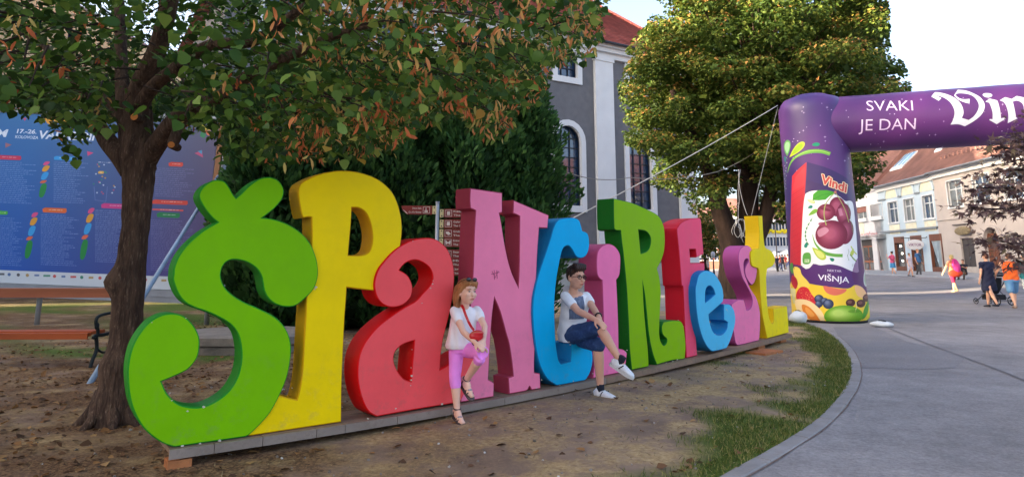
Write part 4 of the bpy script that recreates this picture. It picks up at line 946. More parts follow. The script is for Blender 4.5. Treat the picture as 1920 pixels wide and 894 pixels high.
# white field
wf = [(140, 300), (165, 262), (220, 250), (300, 260), (400, 300), (450, 340), (490, 336), (515, 380), (540, 620), (560, 900), (575, 960), (560, 985), (520, 975), (450, 930), (330, 890), (240, 885), (215, 870), (180, 925), (140, 900), (118, 880), (125, 500)]
cv.poly([z3(*p) for p in cr(wf)], (232, 234, 236))
cv.poly([z3(*p) for p in [(202, 330), (206, 280), (240, 250), (310, 250), (382, 272), (330, 300), (300, 330), (250, 334)]], (72, 160, 44))
cv.line([z3(*p) for p in [(210, 325), (270, 290), (370, 270)]], .6, (40, 120, 30))
def cherry(cx, cy, rx, ry, rot=0):
    for k in range(9):
        f = k/9; cv.ell(*z3(cx-8*f, cy-10*f), rx*(1-.75*f)/4.47, ry*(1-.75*f)/4.47, tuple(int(a+(b-a)*f) for a, b in zip((118, 34, 62), (196, 104, 128))), 1 if k == 0 else .5, rot)
cherry(390, 390, 62, 82); cherry(440, 450, 55, 90); cherry(305, 435, 70, 70); cherry(460, 600, 58, 105, .1); cherry(350, 625, 122, 122)
cv.ell(*z3(300, 410), 45/4.47, 12/4.47, (108, 30, 56), .8, .3); cv.ell(*z3(300, 540), 52/4.47, 20/4.47, (150, 60, 88), .8, .2)
cv.poly([z3(*p) for p in cr([(245, 590), (300, 560), (330, 590), (290, 630), (255, 640)])], (222, 170, 186), .7); cv.poly([z3(*p) for p in [(395, 410), (420, 400), (438, 460), (410, 470)]], (224, 160, 180), .6)
cv.line([z3(*p) for p in cr([(373, 268), (330, 320), (298, 380), (292, 460), (310, 545)], closed=False)], 1.6, (164, 176, 96)); cv.line([z3(*p) for p in cr([(373, 268), (420, 350), (455, 430), (480, 520)], closed=False)], 1.3, (176, 176, 100)); cv.ell(*z3(373, 266), 2.4, 2.4, (180, 110, 100))
cv.line([z3(*p) for p in cr([(205, 620), (230, 700), (290, 770), (360, 795), (438, 800)], closed=False)], [.4+5.6*min(1, k/10) for k in range(17)], (104, 168, 66))
def zd(x, y, ln, wd, rot, c, ci=None): drop(*z3(x, y), ln, wd, rot, c, ci)
zd(205, 730, 32, 9, 2.35, (176, 196, 60), (214, 222, 120)); zd(340, 820, 9, 4, 2.2, (20, 130, 100)); zd(165, 680, 12, 4, 3.4, (20, 130, 110)); zd(165, 395, 9, 4, 1.2, (20, 130, 110)); zd(170, 460, 19, 5, .95, (120, 176, 60)); zd(160, 325, 15, 4, 2.0, (170, 190, 110), (210, 220, 160)); zd(520, 740, 14, 4, 3.4, (190, 205, 90))
for k in range(22): cv.ell(*z3(205-55*math.sin(k/21*2.6), 480+k*11), .5+.5*(k % 3), .6+.5*(k % 3), (40, 130, 70))
for k in range(18): cv.ell(*z3(470+k*2.6, 360+k*14), .7, .8, (120, 160, 90))
for k in range(9): cv.ell(*z3(480+math.sin(k)*5, 750+k*11), .6, .7, (100, 130, 60))
cv.line([z3(*p) for p in [(495, 790), (520, 825), (545, 850)]], 2.2, (130, 160, 80)); cv.line([z3(*p) for p in [(500, 720), (520, 760), (545, 790)]], 2, (190, 205, 100))
cv.text('1L', *z3(512, 892), 5, (170, 170, 160))
cv.poly([z3(*p) for p in cr([(138, 785), (190, 780), (192, 862), (136, 866)])], (92, 160, 70)); cv.rect(*z3(146, 830), *z3(184, 858), (200, 220, 180)); cv.text('0%', *z3(148, 852), 4, (60, 130, 60))
# small fruit-drink logo on the carton
lg = glyphs('Vindi', .1, .02); 
def logotext(cv, txt, x, y, h, slope, fill, rim, w):
    tri, a, b = glyphs(txt, .12, .035); k = h/.7; kx = w/(b-a)
    for ring, colr in ((2.2, rim), (1.2, (244, 226, 190)), (0, fill)):
        for t in tri:
            for dx, dy in ([(math.cos(q)*ring, math.sin(q)*ring) for q in (0, .8, 1.6, 2.4, 3.2, 4, 4.8, 5.6)] if ring else [(0, 0)]):
                cv.poly([(x+(p[0]-a)*kx+dx, y-p[1]*k+slope*(p[0]-a)*kx+dy) for p in t], colr)
logotext(cv, 'Vindi', *z3(268, 190), 17, .42, (206, 82, 70), (66, 40, 60), 44)
# lower purple band and lettering
z4 = lambda x, y: (1480+x/5.5875, 460+y/5.5875)
cv.poly([z4(*p) for p in cr([(-10, 240), (140, 210), (180, 245), (230, 240), (275, 195), (340, 208), (430, 198), (520, 215), (620, 262), (690, 285), (740, 250), (860, 300), (860, 620), (-10, 620)])], (86, 48, 112))
cv.poly([z4(*p) for p in cr([(700, 120), (760, 230), (820, 500), (700, 450), (640, 300)])], (94, 40, 92), .6)
cv.text('NEKTAR', *z4(406, 272), 3.9, (226, 220, 232), w=24, bold=.01, slope=.06)
cv.text('VIŠNJA', *z4(316, 362), 10.6, (242, 240, 246), w=53.5, bold=.012, slope=.10)
cv.ell(*z4(784, 345), 5.5, 17, (214, 222, 214)); cv.ell(*z4(784, 345), 4, 13, (150, 176, 140), .8)
# fruit heap at the foot
F = lambda pts, c, al=1: cv.poly([z4(*p) for p in cr(pts)], c, al)
F([(30, 440), (60, 380), (150, 380), (240, 405), (400, 430), (600, 450), (680, 415), (780, 500), (820, 600), (850, 880), (-10, 880), (20, 600)], (240, 204, 60))
F([(370, 425), (450, 440), (520, 455), (590, 460), (560, 500), (480, 525), (400, 495)], (222, 104, 96), .9)
F([(670, 420), (740, 440), (790, 520), (760, 560), (690, 520)], (246, 190, 130))
F([(70, 240), (100, 225), (140, 250), (160, 310), (220, 380), (240, 430), (180, 470), (110, 440), (80, 330)], (238, 212, 96))
F([(60, 320), (100, 350), (118, 410), (95, 470), (60, 430), (45, 380)], (176, 36, 52))
F([(35, 200), (60, 185), (70, 280), (55, 300), (32, 250)], (80, 150, 70)); cv.line([z4(60, 180), z4(80, 250)], .9, (80, 60, 40))
F([(40, 470), (90, 470), (95, 560), (80, 640), (55, 560)], (214, 208, 150))
F([(110, 500), (150, 445), (215, 450), (260, 520), (330, 610), (340, 665), (280, 640), (160, 600), (105, 570)], (206, 46, 60))
for k in range(60): cv.ell(*z4(125+R.random()*130+k*1.1, 460+R.random()*110+k*.7), .5, .7, (240, 190, 110), .7)
for cx, cy, r in ((330, 565, 46), (385, 590, 40), (420, 615, 52), (330, 620, 36)):
    for k in range(5): cv.ell(*z4(cx-k*3, cy-k*4), r*(1-k*.17)/5.59, r*(1-k*.17)/5.59, tuple(int(a+(b-a)*k/5) for a, b in zip((38, 48, 82), (150, 166, 196))), 1 if k == 0 else .5)
F([(90, 600), (150, 575), (240, 590), (330, 660), (380, 740), (375, 830), (300, 850), (180, 800), (110, 700)], (240, 214, 160))
F([(165, 635), (230, 650), (300, 720), (340, 800), (310, 830), (240, 800), (180, 720)], (222, 132, 52)); F([(200, 660), (240, 680), (290, 740), (250, 760), (205, 710)], (240, 170, 90), .8)
for cx, cy in ((630, 600), (730, 610), (790, 555)): cv.ell(*z4(cx, cy), 8, 7.5, (84, 46, 44)); cv.ell(*z4(cx-8, cy-8), 4, 3, (150, 104, 90), .7)
for k in range(10):
    f = k/10; cv.ell(*z4(570-60*f, 745-40*f), 188*(1-.8*f)/5.59, (118)*(1-.8*f)/5.59, tuple(int(a+(b-a)*f) for a, b in zip((104, 164, 34), (214, 232, 130))), 1 if k == 0 else .35)
cv.line([z4(675, 700), z4(690, 640), z4(680, 590)], 1.4, (226, 214, 150)); cv.ell(*z4(665, 690), 10, 3, (90, 140, 30), .6)
F([(752, 780), (760, 680), (800, 590), (822, 580), (815, 660), (790, 740)], (78, 156, 50)); F([(820, 600), (850, 880), (780, 880), (800, 740)], (244, 226, 60))
F([(375, 830), (480, 850), (640, 850), (780, 850), (780, 880), (360, 880)], (200, 214, 120), .8)
leg_im = cv.image('leg_print'); m_leg = printmat('leg_print', leg_im, rough=.38, bump=.25, bscale=1.6)
# leg mesh, lightly creased
NS, NZ = 72, 60; vs = []; uvv = []
for j in range(NZ+1):
    f = j/NZ; z = f*ztop; r = RB+(RT-RB)*min(1, z/3.2); top = ztop-z
    if top < .42: r *= math.sqrt(max(0, 1-((.42-top)/.42)**2))*.46+.54
    if j == NZ: r *= .98
    if z < .10: r *= .90+.10*(z/.10)
    for i in range(NS):
        q = 2*math.pi*i/NS; k = 1+.006*math.sin(z*9+q*3)*math.exp(-z)+.004*noise.noise(Vector((math.cos(q)*3, math.sin(q)*3, z*2)))
        vs.append((math.cos(q)*r*k+tiltx*z, math.sin(q)*r*k, z+.02))
fs = [(j*NS+i, j*NS+(i+1) % NS, (j+1)*NS+(i+1) % NS, (j+1)*NS+i) for j in range(NZ) for i in range(NS)]
b0 = len(vs); 
for rr, dz in ((.5, .02), (.25, .03)): 
    for i in range(NS): q = 2*math.pi*i/NS; vs.append((math.cos(q)*RT*rr+tiltx*ztop, math.sin(q)*RT*rr, ztop+.02+dz))
fs += [(NZ*NS+i, NZ*NS+(i+1) % NS, b0+(i+1) % NS, b0+i) for i in range(NS)]+[(b0+i, b0+(i+1) % NS, b0+NS+(i+1) % NS, b0+NS+i) for i in range(NS)]+[tuple(b0+NS+i for i in range(NS))]
me = bpy.data.meshes.new('leg'); me.from_pydata(vs, [], fs); ul = me.uv_layers.new(name='UVMap')
view = math.atan2(-lc.y, -lc.x)                      # the printed centre line faces the camera side
def vrow(z):                                          # height on the leg -> print row
    u, v = proj(lc.x+tiltx*z, lc.y-RB, z); return (v-180)/(612-180)
for p in me.polygons:
    for li in p.loop_indices:
        x, y, z = vs[me.loops[li].vertex_index]; a = math.atan2(y, x-tiltx*z)-view
        a = (a+math.pi) % (2*math.pi)-math.pi; ul.data[li].uv = ((max(-math.pi/2, min(math.pi/2, a))/math.pi+.5), 1-vrow(z))
link('leg', me, arch, [m_leg], smoothf=True)
MB().tube([(0, 0, .0), (0, 0, .05), (0, 0, .07)], [RB*.93, RB*.935, RB*.92], 48).build('ground_skirt', PM('black_vinyl', (26, 24, 30), rough=.6), arch, sm=True)
# --- beam
ba = aty(1500, 236, 16.95); bz = ba.z-.02; RBm = .70
bdir = Vector((math.cos(math.radians(-20)), math.sin(math.radians(-20)), 0)); BL_ = 15.0
WB, HB = 3000, 700                                   # print: 4.6 m of length from the leg axis
def fbeam(x, y):                                      # photo pixel -> print pixel
    p = Vector((lc.x+tiltx*bz, lc.y, bz)); nn = Vector((bdir.y, -bdir.x, 0))
    q = onplane(x, y, p+nn*RBm, nn); s = (q-p).dot(bdir); 
    c_, r_ = cB(x); w = max(-1, min(1, (y-c_)/r_)); return s/4.6*WB, (math.asin(w)/math.pi+.5)*HB
def cB(x): f = (x-1600)/300; return 236.5-14.5*f, 52+6.5*f
cv = Canvas(WB, HB, fbeam)
yy, xx = np.mgrid[0:HB, 0:WB]; fy = yy/HB; fx = xx/WB
nz = sum(np.sin(fx*a+fy*b+c)*d for a, b, c, d in ((14, 3, 1, .5), (9, -4, 2, .4), (31, 7, 4, .2)))
tt = np.clip(.35+.28*nz+.45*np.exp(-((fx-.55)/.16)**2-((fy-.5)/.3)**2), 0, 1)[..., None]; base = np.array([62, 42, 92.])*(1-tt)+np.array([126, 60, 134.])*tt; cv.a[:] = base/255
stars(cv, 70, 1480, 1960, 180, 285, 8)
cv.text('SVAKI', 1626, 212, 18.5, (226, 208, 236), w=87, bold=-.004, slope=-.0)
cv.text('JE DAN', 1611, 247.5, 20.5, (226, 208, 236), w=107, bold=-.004, slope=-.015)
z5 = lambda p: (1720+p[0]/6.875, 150+p[1]/6.875)+((1,) if len(p) > 2 else ())
gothic = [[(205,252,1),(275,192,1),(340,200),(420,225),(500,270),(560,330),(592,400),(600,470),(580,525,1),(670,552,1),(730,510),(780,440),(800,370),(780,300),(740,250),(680,222),(600,212),(540,218),(520,238,1),(560,275),(620,290),(692,284,1),(680,345,1),(620,330),(555,300),(515,262),(502,240,1),(580,165,1),(670,175),(760,215),(830,265),(870,330),(875,390),(850,460),(800,520),(720,580),(630,632,1),(540,605),(440,608,1),(470,540),(485,460),(470,390),(430,320),(370,270),(300,240),(268,236,1),(332,272,1),(290,306,1)],
          [(868,235),(900,212),(960,212),(992,235),(965,262),(905,265)],
          [(888,322,1),(950,282,1),(1040,305,1),(1048,320,1),(1070,420),(1090,535,1),(1150,525,1),(1148,545,1),(1042,610,1),(938,555,1),(945,543,1),(980,545,1),(975,460),(950,370),(935,335,1)],
          [(1075,305,1),(1150,265,1),(1230,290,1),(1300,252,1),(1380,270),(1450,300),(1490,420),(1500,540,1),(1550,530,1),(1460,600,1),(1390,560,1),(1385,460),(1370,370),(1340,330),(1290,312),(1240,325,1),(1262,430),(1285,525,1),(1308,540,1),(1185,600,1),(1180,480),(1150,370),(1120,325,1)]]
for g_ in gothic: cv.poly([z5(p)[:2] for p in cr(g_)], (216, 222, 232))
beam_im = cv.image('beam_print'); m_beam = printmat('beam_print', beam_im, rough=.38, bump=.22, bscale=1.2)
NL = 90; vs = []
st_ = Vector((tiltx*bz, 0, bz)); dn = Vector((bdir.y, -bdir.x, 0))
for j in range(NL+1):
    s = BL_*j/NL
    for i in range(NS):
        q = 2*math.pi*i/NS; k = 1+.004*math.sin(s*6+q*2)
        vs.append(st_+bdir*s+dn*(math.cos(q)*RBm*k)+Vector((0, 0, math.sin(q)*RBm*k)))
fs = [(j*NS+i, j*NS+(i+1) % NS, (j+1)*NS+(i+1) % NS, (j+1)*NS+i) for j in range(NL) for i in range(NS)]
me = bpy.data.meshes.new('beam'); me.from_pydata([tuple(v) for v in vs], [], fs); ul = me.uv_layers.new(name='UVMap')
for p in me.polygons:
    for li in p.loop_indices:
        vi = me.loops[li].vertex_index; s = BL_*(vi//NS)/NL; q = 2*math.pi*(vi % NS)/NS; q = (q+math.pi) % (2*math.pi)-math.pi
        # print rows are measured as the front view foreshortens them
        ul.data[li].uv = (s/4.6, (max(-math.pi/2, min(math.pi/2, q+.20))/math.pi+.5))
bm = bmesh.new(); bm.from_mesh(me); bmesh.ops.recalc_face_normals(bm, faces=bm.faces); bm.to_mesh(me); bm.free()
link('beam', me, arch, [m_beam], smoothf=True)
e2 = st_+bdir*BL_
MB().tube([(e2.x, e2.y, .02), (e2.x, e2.y, ztop-.3), (e2.x, e2.y, ztop)], [RB, RT, RT*.6], 48).build('far_leg', PM('purple_vinyl', (96, 62, 136), rough=.4, bump=.1), arch, sm=True)
# weights and tethers
m_bag = PM('white_bag', (206, 212, 216), rough=.5, scale=4, var=.1, bump=.6, bscale=9)
def lumpy(name, c, r, label, cat, rz=0, group=None, amp=.12):
    mb = MB(); mb.ell((0, 0, r[2]*.9), r, 20, 14)
    mb.v = [tuple(Vector(v)*(1+amp*noise.noise(Vector(v)*6))) for v in mb.v]; mb.v = [(v[0], v[1], max(v[2], 0)) for v in mb.v]
    root = empty(name, c, rz); tag(root, label, cat, group); mb.build('sack', m_bag, root, sm=True); 
    MB().tube([(r[0]*.3, -.02, r[2]*1.75), (r[0]*.1, -.03, r[2]*1.95), (-r[0]*.3, 0, r[2]*1.9)], .018, 6).build('tie', PM('black_cord', (24, 24, 26), rough=.7), root); return root
p = onz(1494, 606); lumpy('sandbag', (p.x, p.y-.1, gz(p.x, p.y)), (.20, .22, .15), 'round white sandbag on the grass at the left of the arch leg', 'sandbag', group='white sandbags holding the arch')
p = onz(1655, 613); r_ = lumpy('sandbag', (p.x, p.y, 0), (.24, .10, .07), 'long white sandbag on the asphalt at the right of the arch leg', 'sandbag', rz=-.3, group='white sandbags holding the arch')
m_rope = PM('white_rope', (196, 190, 180), rough=.8, scale=30); m_rope2 = PM('grey_cord', (140, 134, 126), rough=.8, scale=30)
def rope(pts, r, label, mat, sag=0, cat='rope', name='rope'):
    mb = MB(); out = []
    for a, c in zip(pts, pts[1:]):
        for k in range(12): t = k/12; out.append(a.lerp(c, t)-Vector((0, 0, sag*4*t*(1-t))))
    out.append(pts[-1]); mb.tube(out, r, 6); o = mb.build(name, mat, sm=True); tag(o, label, cat); return o
cA = aty(1458, 198, 16.7)
rope([cA, aty(1072, 410, 12.5), aty(960, 470, 11)], .011, 'tight white guy rope running from the arch corner down behind the letters', m_rope, .05)
rope([aty(1446, 262, 25.5), aty(1345, 322, 22), aty(1180, 333, 19), aty(1058, 322, 16.2)], .012, 'slack grey cord hanging between the big maple and the thuja tree', m_rope2, .12)
rope([cA+Vector((0, 0, -.05)), aty(1409, 404, 12.0)], .007, 'thin cord from the arch corner down to the top of the yellow t', m_rope2, .0)
mb = MB()
def cable(px, y, r=.012): r *= .6; q = [aty(u, v, y) for u, v in cr(px, closed=False, sub=4)]; mb.tube(q, r, 5)
cable([(1385, 318), (1386, 345), (1391, 372), (1399, 398), (1402, 403)], 13.5); cable([(1388, 318), (1384, 350), (1386, 375), (1384, 395), (1386, 430), (1394, 455)], 13.5, .010)
cable([(1386, 413), (1378, 424), (1377, 436), (1384, 445), (1390, 432), (1384, 414), (1394, 412), (1396, 430), (1391, 442), (1387, 420), (1393, 440), (1399, 446)], 13.4, .011)
cable([(1374, 440), (1372, 432), (1377, 420), (1386, 411), (1392, 414)], 13.4, .010); cable([(1396, 412), (1397, 430), (1401, 440)], 13.4, .009); cable([(1384, 425), (1391, 434), (1389, 446), (1395, 440)], 13.3, .012); cable([(1386, 380), (1380, 384), (1386, 388)], 13.4, .007)
tag(mb.build('cable_bundle', PM('white_cable', (196, 190, 182), rough=.5), sm=True), 'tangled white cables hanging against the maple trunk above the pink s', 'cable')

# ================================================================ POSTER BOARD
YB = 15.45; TILT = .040
c_tr = aty(402, 228, YB); c_br = aty(374, 545, YB)
scale = aty(1000, 370, YB).x-aty(999, 370, YB).x
bx, bzm = c_tr.x, None
board = tag(empty('poster_board', (c_br.x, YB, 0)), 'wide blue festival programme board in a grey metal frame', 'billboard')
rotb = Matrix.Rotation(TILT, 4, 'Y')
W0 = 11.2; zt, zb = c_tr.z, c_br.z; HBd = zt-zb
cvp = Canvas(1900, 640); PX = 1900/W0
def fp(x, y):       # photo px -> poster px
    q = onplane(x, y, Vector((0, YB, 0)), Vector((0, -1, 0))); p = rotb.inverted() @ Vector((q.x-c_br.x, 0, q.z-zb)); return (p.x+W0)*PX, (HBd-p.z)*PX
cvp.h = int(HBd*PX); cvp.a = np.zeros((cvp.h, 1900, 3), np.float32); cvp.f = fp
yy, xx = np.mgrid[0:cvp.h, 0:1900]; fx = np.clip(xx/1900, 0, 1)[..., None]; fyy = (yy/cvp.h)[..., None]
g_ = np.clip((fx-.62)/.38, 0, 1); cvp.a[:] = (np.array([52, 104, 176.])*(1-g_)+np.array([94, 84, 124.])*g_+(fyy-.5)*np.array([-18, -30, 6.]))/255
sk = .04
def txtblock(x0, y0, x1, n, dy, seed, col=(150, 172, 222), al=.75, ln=(.55, 1)):
    q = random.Random(seed); yv = y0
    for k in range(n):
        xe = x0+(x1-x0)*q.uniform(*ln); x = x0
        while x < xe:
            w = q.uniform(2, 8); cvp.rect(x, yv+sk*(x-x0), min(x+w, xe), yv+1.15+sk*(x-x0), col, al*q.uniform(.6, 1)); x += w+1.2
        yv += dy
def flagx(x, y, w, h, col, txt=None):
    cvp.poly([(x+h*.5, y), (x+w, y+sk*w), (x+w+h*.1, y+h*.7+sk*w), (x+w-h*.3, y+h+sk*w), (x, y+h), (x-h*.1, y+h*.3)], col)
    txtblock(x+w*.25, y+h*.42, x+w*.85, 1, 2, int(x), (240, 230, 230), .8, (1, 1))
leafcols = [(216, 86, 140), (224, 160, 60), (60, 160, 226), (222, 110, 80), (40, 140, 70)]
def leafcol(x, y0, y1, lean):
    hs = [.10, .16, .20, .08, .36]; y = y0; tot = y1-y0
    for c, h in zip(leafcols, hs):
        hh = h*tot; xx_ = x-lean*(y-y0)/tot; w = 8 if h > .1 else 7
        cvp.poly([(a+xx_, b+y) for a, b in cr([(-w*.8, hh*.9), (-w*.5, hh*.3), (w*.2, 0), (w, hh*.1), (w*.6, hh*.7), (-w*.1, hh)])], c); y += hh*1.06
cvp.text('PROGRAM', -112, 252, 13.5, (226, 234, 246), w=130, shear=.25, bold=.03, slope=sk)
cvp.text('17.-26.', 33, 250, 7.6, (232, 238, 248), w=37, shear=.2, bold=.03, slope=sk); cvp.text('KOLOVOZA', 30, 259.5, 5.2, (226, 234, 246), w=43, shear=.2, bold=.03, slope=sk)
cvp.text('VARAŽDIN', 76, 260, 14.5, (232, 238, 248), w=118, shear=.25, bold=.03, slope=sk)
cvp.text('2018', 330, 258, 6, (180, 180, 210), w=22, slope=sk)
for (pts, c) in (([(82, 218), (96, 213), (108, 220), (100, 228), (98, 236), (90, 232)], (226, 160, 60)), ([(84, 216), (104, 212), (120, 222), (100, 226)], (226, 90, 60)), ([(100, 226), (126, 219), (142, 222), (128, 230), (110, 232)], (236, 176, 66)),
                 ([(372, 232), (385, 236), (400, 240), (396, 246), (382, 243)], (206, 190, 70)), ([(380, 228), (404, 230), (402, 240)], (60, 140, 80)), ([(392, 240), (402, 240), (400, 252)], (170, 110, 180)), ([(384, 243), (396, 248), (400, 256), (390, 254)], (226, 120, 80)), ([(366, 230), (376, 232), (372, 240)], (206, 120, 90)), ([(378, 248), (388, 252), (384, 260), (376, 256)], (60, 140, 90)),
                 ([(165, 284), (177, 287), (166, 293)], (210, 80, 130)), ([(366, 288), (380, 282), (382, 296)], (196, 90, 130)), ([(372, 284), (380, 282), (380, 290)], (90, 160, 200)), ([(12, 268), (24, 272), (12, 278)], (160, 110, 120)), ([(45, 222), (52, 222), (48, 228)], (200, 80, 120)), ([(330, 256), (342, 259), (334, 262)], (170, 160, 200))):
    cvp.poly(pts, c)
flagx(-6, 291, 47, 8, (206, 60, 92)); flagx(103, 293, 40, 7, (60, 160, 226)); flagx(82, 389, 44, 9, (226, 110, 60)); flagx(192, 381, 60, 9, (206, 70, 140)); flagx(-4, 395, 20, 7, (80, 180, 70)); flagx(318, 304, 26, 8, (214, 76, 66)); flagx(287, 374, 66, 8, (214, 76, 66)); flagx(287, 391, 58, 3, (214, 90, 90)); flagx(296, 398, 42, 9, (40, 130, 80))
leafcol(88, 303, 375, 12); leafcol(66, 398, 490, 20); leafcol(172, 390, 493, 24)
txtblock(0, 303, 70, 22, 3.6, 1); txtblock(102, 304, 168, 20, 3.9, 2); txtblock(78, 402, 150, 26, 3.7, 3); txtblock(0, 408, 44, 24, 3.8, 4); txtblock(180, 394, 250, 26, 3.8, 5); txtblock(292, 315, 372, 15, 3.7, 6, (150, 150, 200), .6); txtblock(284, 412, 370, 26, 3.7, 7, (150, 150, 200), .6); txtblock(-60, 303, -8, 48, 3.8, 8)
for k, x in enumerate((-330, -230, -140)): leafcol(x, 300+40*(k % 2), 400+40*(k % 2), 16); txtblock(x+14, 300, x+80, 50, 3.8, 10+k); flagx(x+14, 292, 44, 7, leafcols[k])
for k in range(22): cvp.ell(R.uniform(176, 222), R.uniform(306, 366), 1.6, 1.4, R.choice([(200, 90, 120), (226, 170, 70), (210, 220, 235), (60, 150, 120)]), .85)
cvp.line([(178, 350), (180, 375), (200, 378), (203, 350)], .8, (120, 140, 200)); flagx(186, 321, 10, 5, (226, 180, 80)); txtblock(186, 304, 210, 1, 3, 44, (230, 230, 240), .9, (1, 1))
cvp.poly([(-430, 489), (400, 521), (400, 560), (-430, 540)], (206, 214, 222))
q = random.Random(4)
for x in range(-410, 372, 17):
    y = 511+.0386*x; c = q.choice([(60, 90, 150), (200, 60, 60), (40, 120, 90), (60, 60, 70), (170, 130, 60)]); w = q.uniform(7, 13)
    if q.random() < .35: cvp.ell(x+4, y+2.5, 3, 3, c, .8)
    else: cvp.rect(x, y+.5, x+w, y+q.uniform(3, 5), c, .75)
im = cvp.image('poster_print'); m_post = printmat('poster_print', im, rough=.45, bump=.12, bscale=2)
me = bpy.data.meshes.new('poster'); NXp = 24
vs = []; fs = []
for j in range(2):
    for i in range(NXp+1): vs.append((-W0+W0*i/NXp, .004*math.sin(i*1.3), HBd*j))
fs = [(i, i+1, NXp+1+i+1, NXp+1+i) for i in range(NXp)]
me.from_pydata(vs, [], fs); ul = me.uv_layers.new(name='UVMap')
for p in me.polygons:
    for li in p.loop_indices: v = vs[me.loops[li].vertex_index]; ul.data[li].uv = ((v[0]+W0)/W0, v[2]/HBd)
panel = empty('panel', (0, 0, zb), parent=board); panel.rotation_euler = (0, TILT, 0)
o = link('poster', me, panel, [m_post]); o.location = (0, -.03, 0)
m_alu = PM('grey_aluminium', (156, 160, 168), rough=.4, scale=2, metal=.3, bump=.05); m_ply = PM('plywood_edge', (168, 122, 88), rough=.85, scale=6, bump=.2)
MB().box(-W0-.02, .0, -.02, .02, .05, HBd+.02).build('backing_board', PM('white_backing', (196, 200, 204), rough=.7), panel)
mb = MB(); mb.box(-W0-.1, -.06, HBd+.02, .30, .06, HBd+.13); mb.build('top_rail', m_alu, panel)
mb = MB(); mb.box(-W0-.1, -.06, -.28, .14, .06, -.02); mb.box(-W0-.1, -.075, -.16, .14, .061, -.13); mb.build('bottom_rail', m_alu, panel)
mb = MB(); mb.box(.02, -.04, -.0, .13, .01, HBd); mb.build('side_strip', m_ply, panel)
for k in range(6): mb = MB(); mb.box(.03, -.046, .3+k*.6, .12, -.041, .5+k*.6); mb.build('torn_paper', PM('torn_paper', (206, 206, 204), rough=.8), panel) if k % 2 else None
for x in (-.02+.17, -3.6, -7.3, -W0): 
    mb = MB(); xo = (.15 if x > 0 else 0); mb.tube([(x, .14, -.05), (x+.02*0, .14, zb), (x+.16 if x > 0 else x, .14, zt+.05)], .055, 10); mb.build('post', m_alu, board, sm=True)
def bl(u, v, y): q = aty(u, v, y); return Vector((q.x-c_br.x, q.y-YB, q.z))
p1 = onz(160, 725); MB().tube([bl(409, 330, YB-.05), Vector((p1.x-c_br.x, p1.y-YB, gz(p1.x, p1.y)-.05))], .034, 10).build('brace', PM('pale_blue_tube', (140, 160, 182), rough=.45, metal=.2), board, sm=True)
p1 = onz(468, 585); MB().tube([bl(425, 380, YB+.1), Vector((p1.x-c_br.x, p1.y-YB, 0))], .03, 10).build('brace', m_alu, board, sm=True)

# ================================================================ BENCH
bq = onz(186, 688); bench = tag(empty('park_bench', (bq.x, 9.75, 0), .03), 'park bench of orange-brown slats with dark cast iron ends, left of the lime trunk', 'bench')
m_slat = PM('orange_slat', (190, 92, 40), rough=.5, scale=1.6, var=.22, bump=.2, bscale=40, stretch=(.3, 3, 3), col2=(140, 68, 36)); m_slat2 = PM('worn_slat', (176, 112, 84), rough=.7, scale=2, var=.2, bump=.25, stretch=(.3, 3, 3)); m_iron = PM('cast_iron', (40, 48, 50), rough=.6, metal=.4, scale=6)
xL = -2.3; y0 = 0
for (x1, y, z, h, d, mt, tl) in ((.10, .28, 1.02-.06, .13, .035, m_slat2, -.10), (.02, .20, .78, .10, .035, m_slat2, -.1)):
    if z < .9: continue
    mb = MB(); mb.box(xL, -d/2, -h/2, x1, d/2, h/2); o = mb.build('backrest_slat', mt, bench); o.location = (0, y, z); o.rotation_euler = (-tl*2, 0, 0)
for k, (y, z) in enumerate(((-.28, .44), (-.17, .455), (-.06, .455), (.05, .45))):
    mb = MB(); mb.box(xL, y-.048, z-.022, -.10, y+.048, z+.022); mb.build('seat_slat', m_slat, bench)
mb = MB(); mb.box(xL, -.345, .385, -.09, -.325, .455); mb.build('seat_slat', m_slat, bench)
def iron(x):
    mb = MB()
    for path, r in (([(0, .33, 1.1), (0, .27, .9), (0, .20, .65), (0, .14, .46), (0, .18, .25), (0, .26, .02)], .024), ([(0, .14, .44), (0, -.1, .42), (0, -.3, .43), (0, -.36, .40)], .024), ([(0, -.30, .43), (0, -.25, .25), (0, -.33, .1), (0, -.36, .02)], .024), ([(0, .22, .70), (0, .05, .70), (0, -.2, .69), (0, -.32, .66), (0, -.33, .58), (0, -.27, .5), (0, -.26, .43)], .022), ([(0, -.24, .25), (0, -.05, .18), (0, .18, .26)], .016)):
        q = cr([(p[1], p[2]) for p in path], closed=False, sub=4); mb.tube([(x, a, b) for a, b in q], r, 8)
    mb.ell((x, -.30, .55), (.022, .05, .05), 10, 6); mb.ell((x, .14, .45), (.03, .05, .05), 10, 6); mb.build('end_frame', m_iron, bench, sm=True)
iron(0.0); iron(-2.2)
for x in (.06, .04): MB().ell((x, .252, .985 if x > .05 else .935), (.010, .01, .010), 8, 6).build('bolt', m_alu, bench)

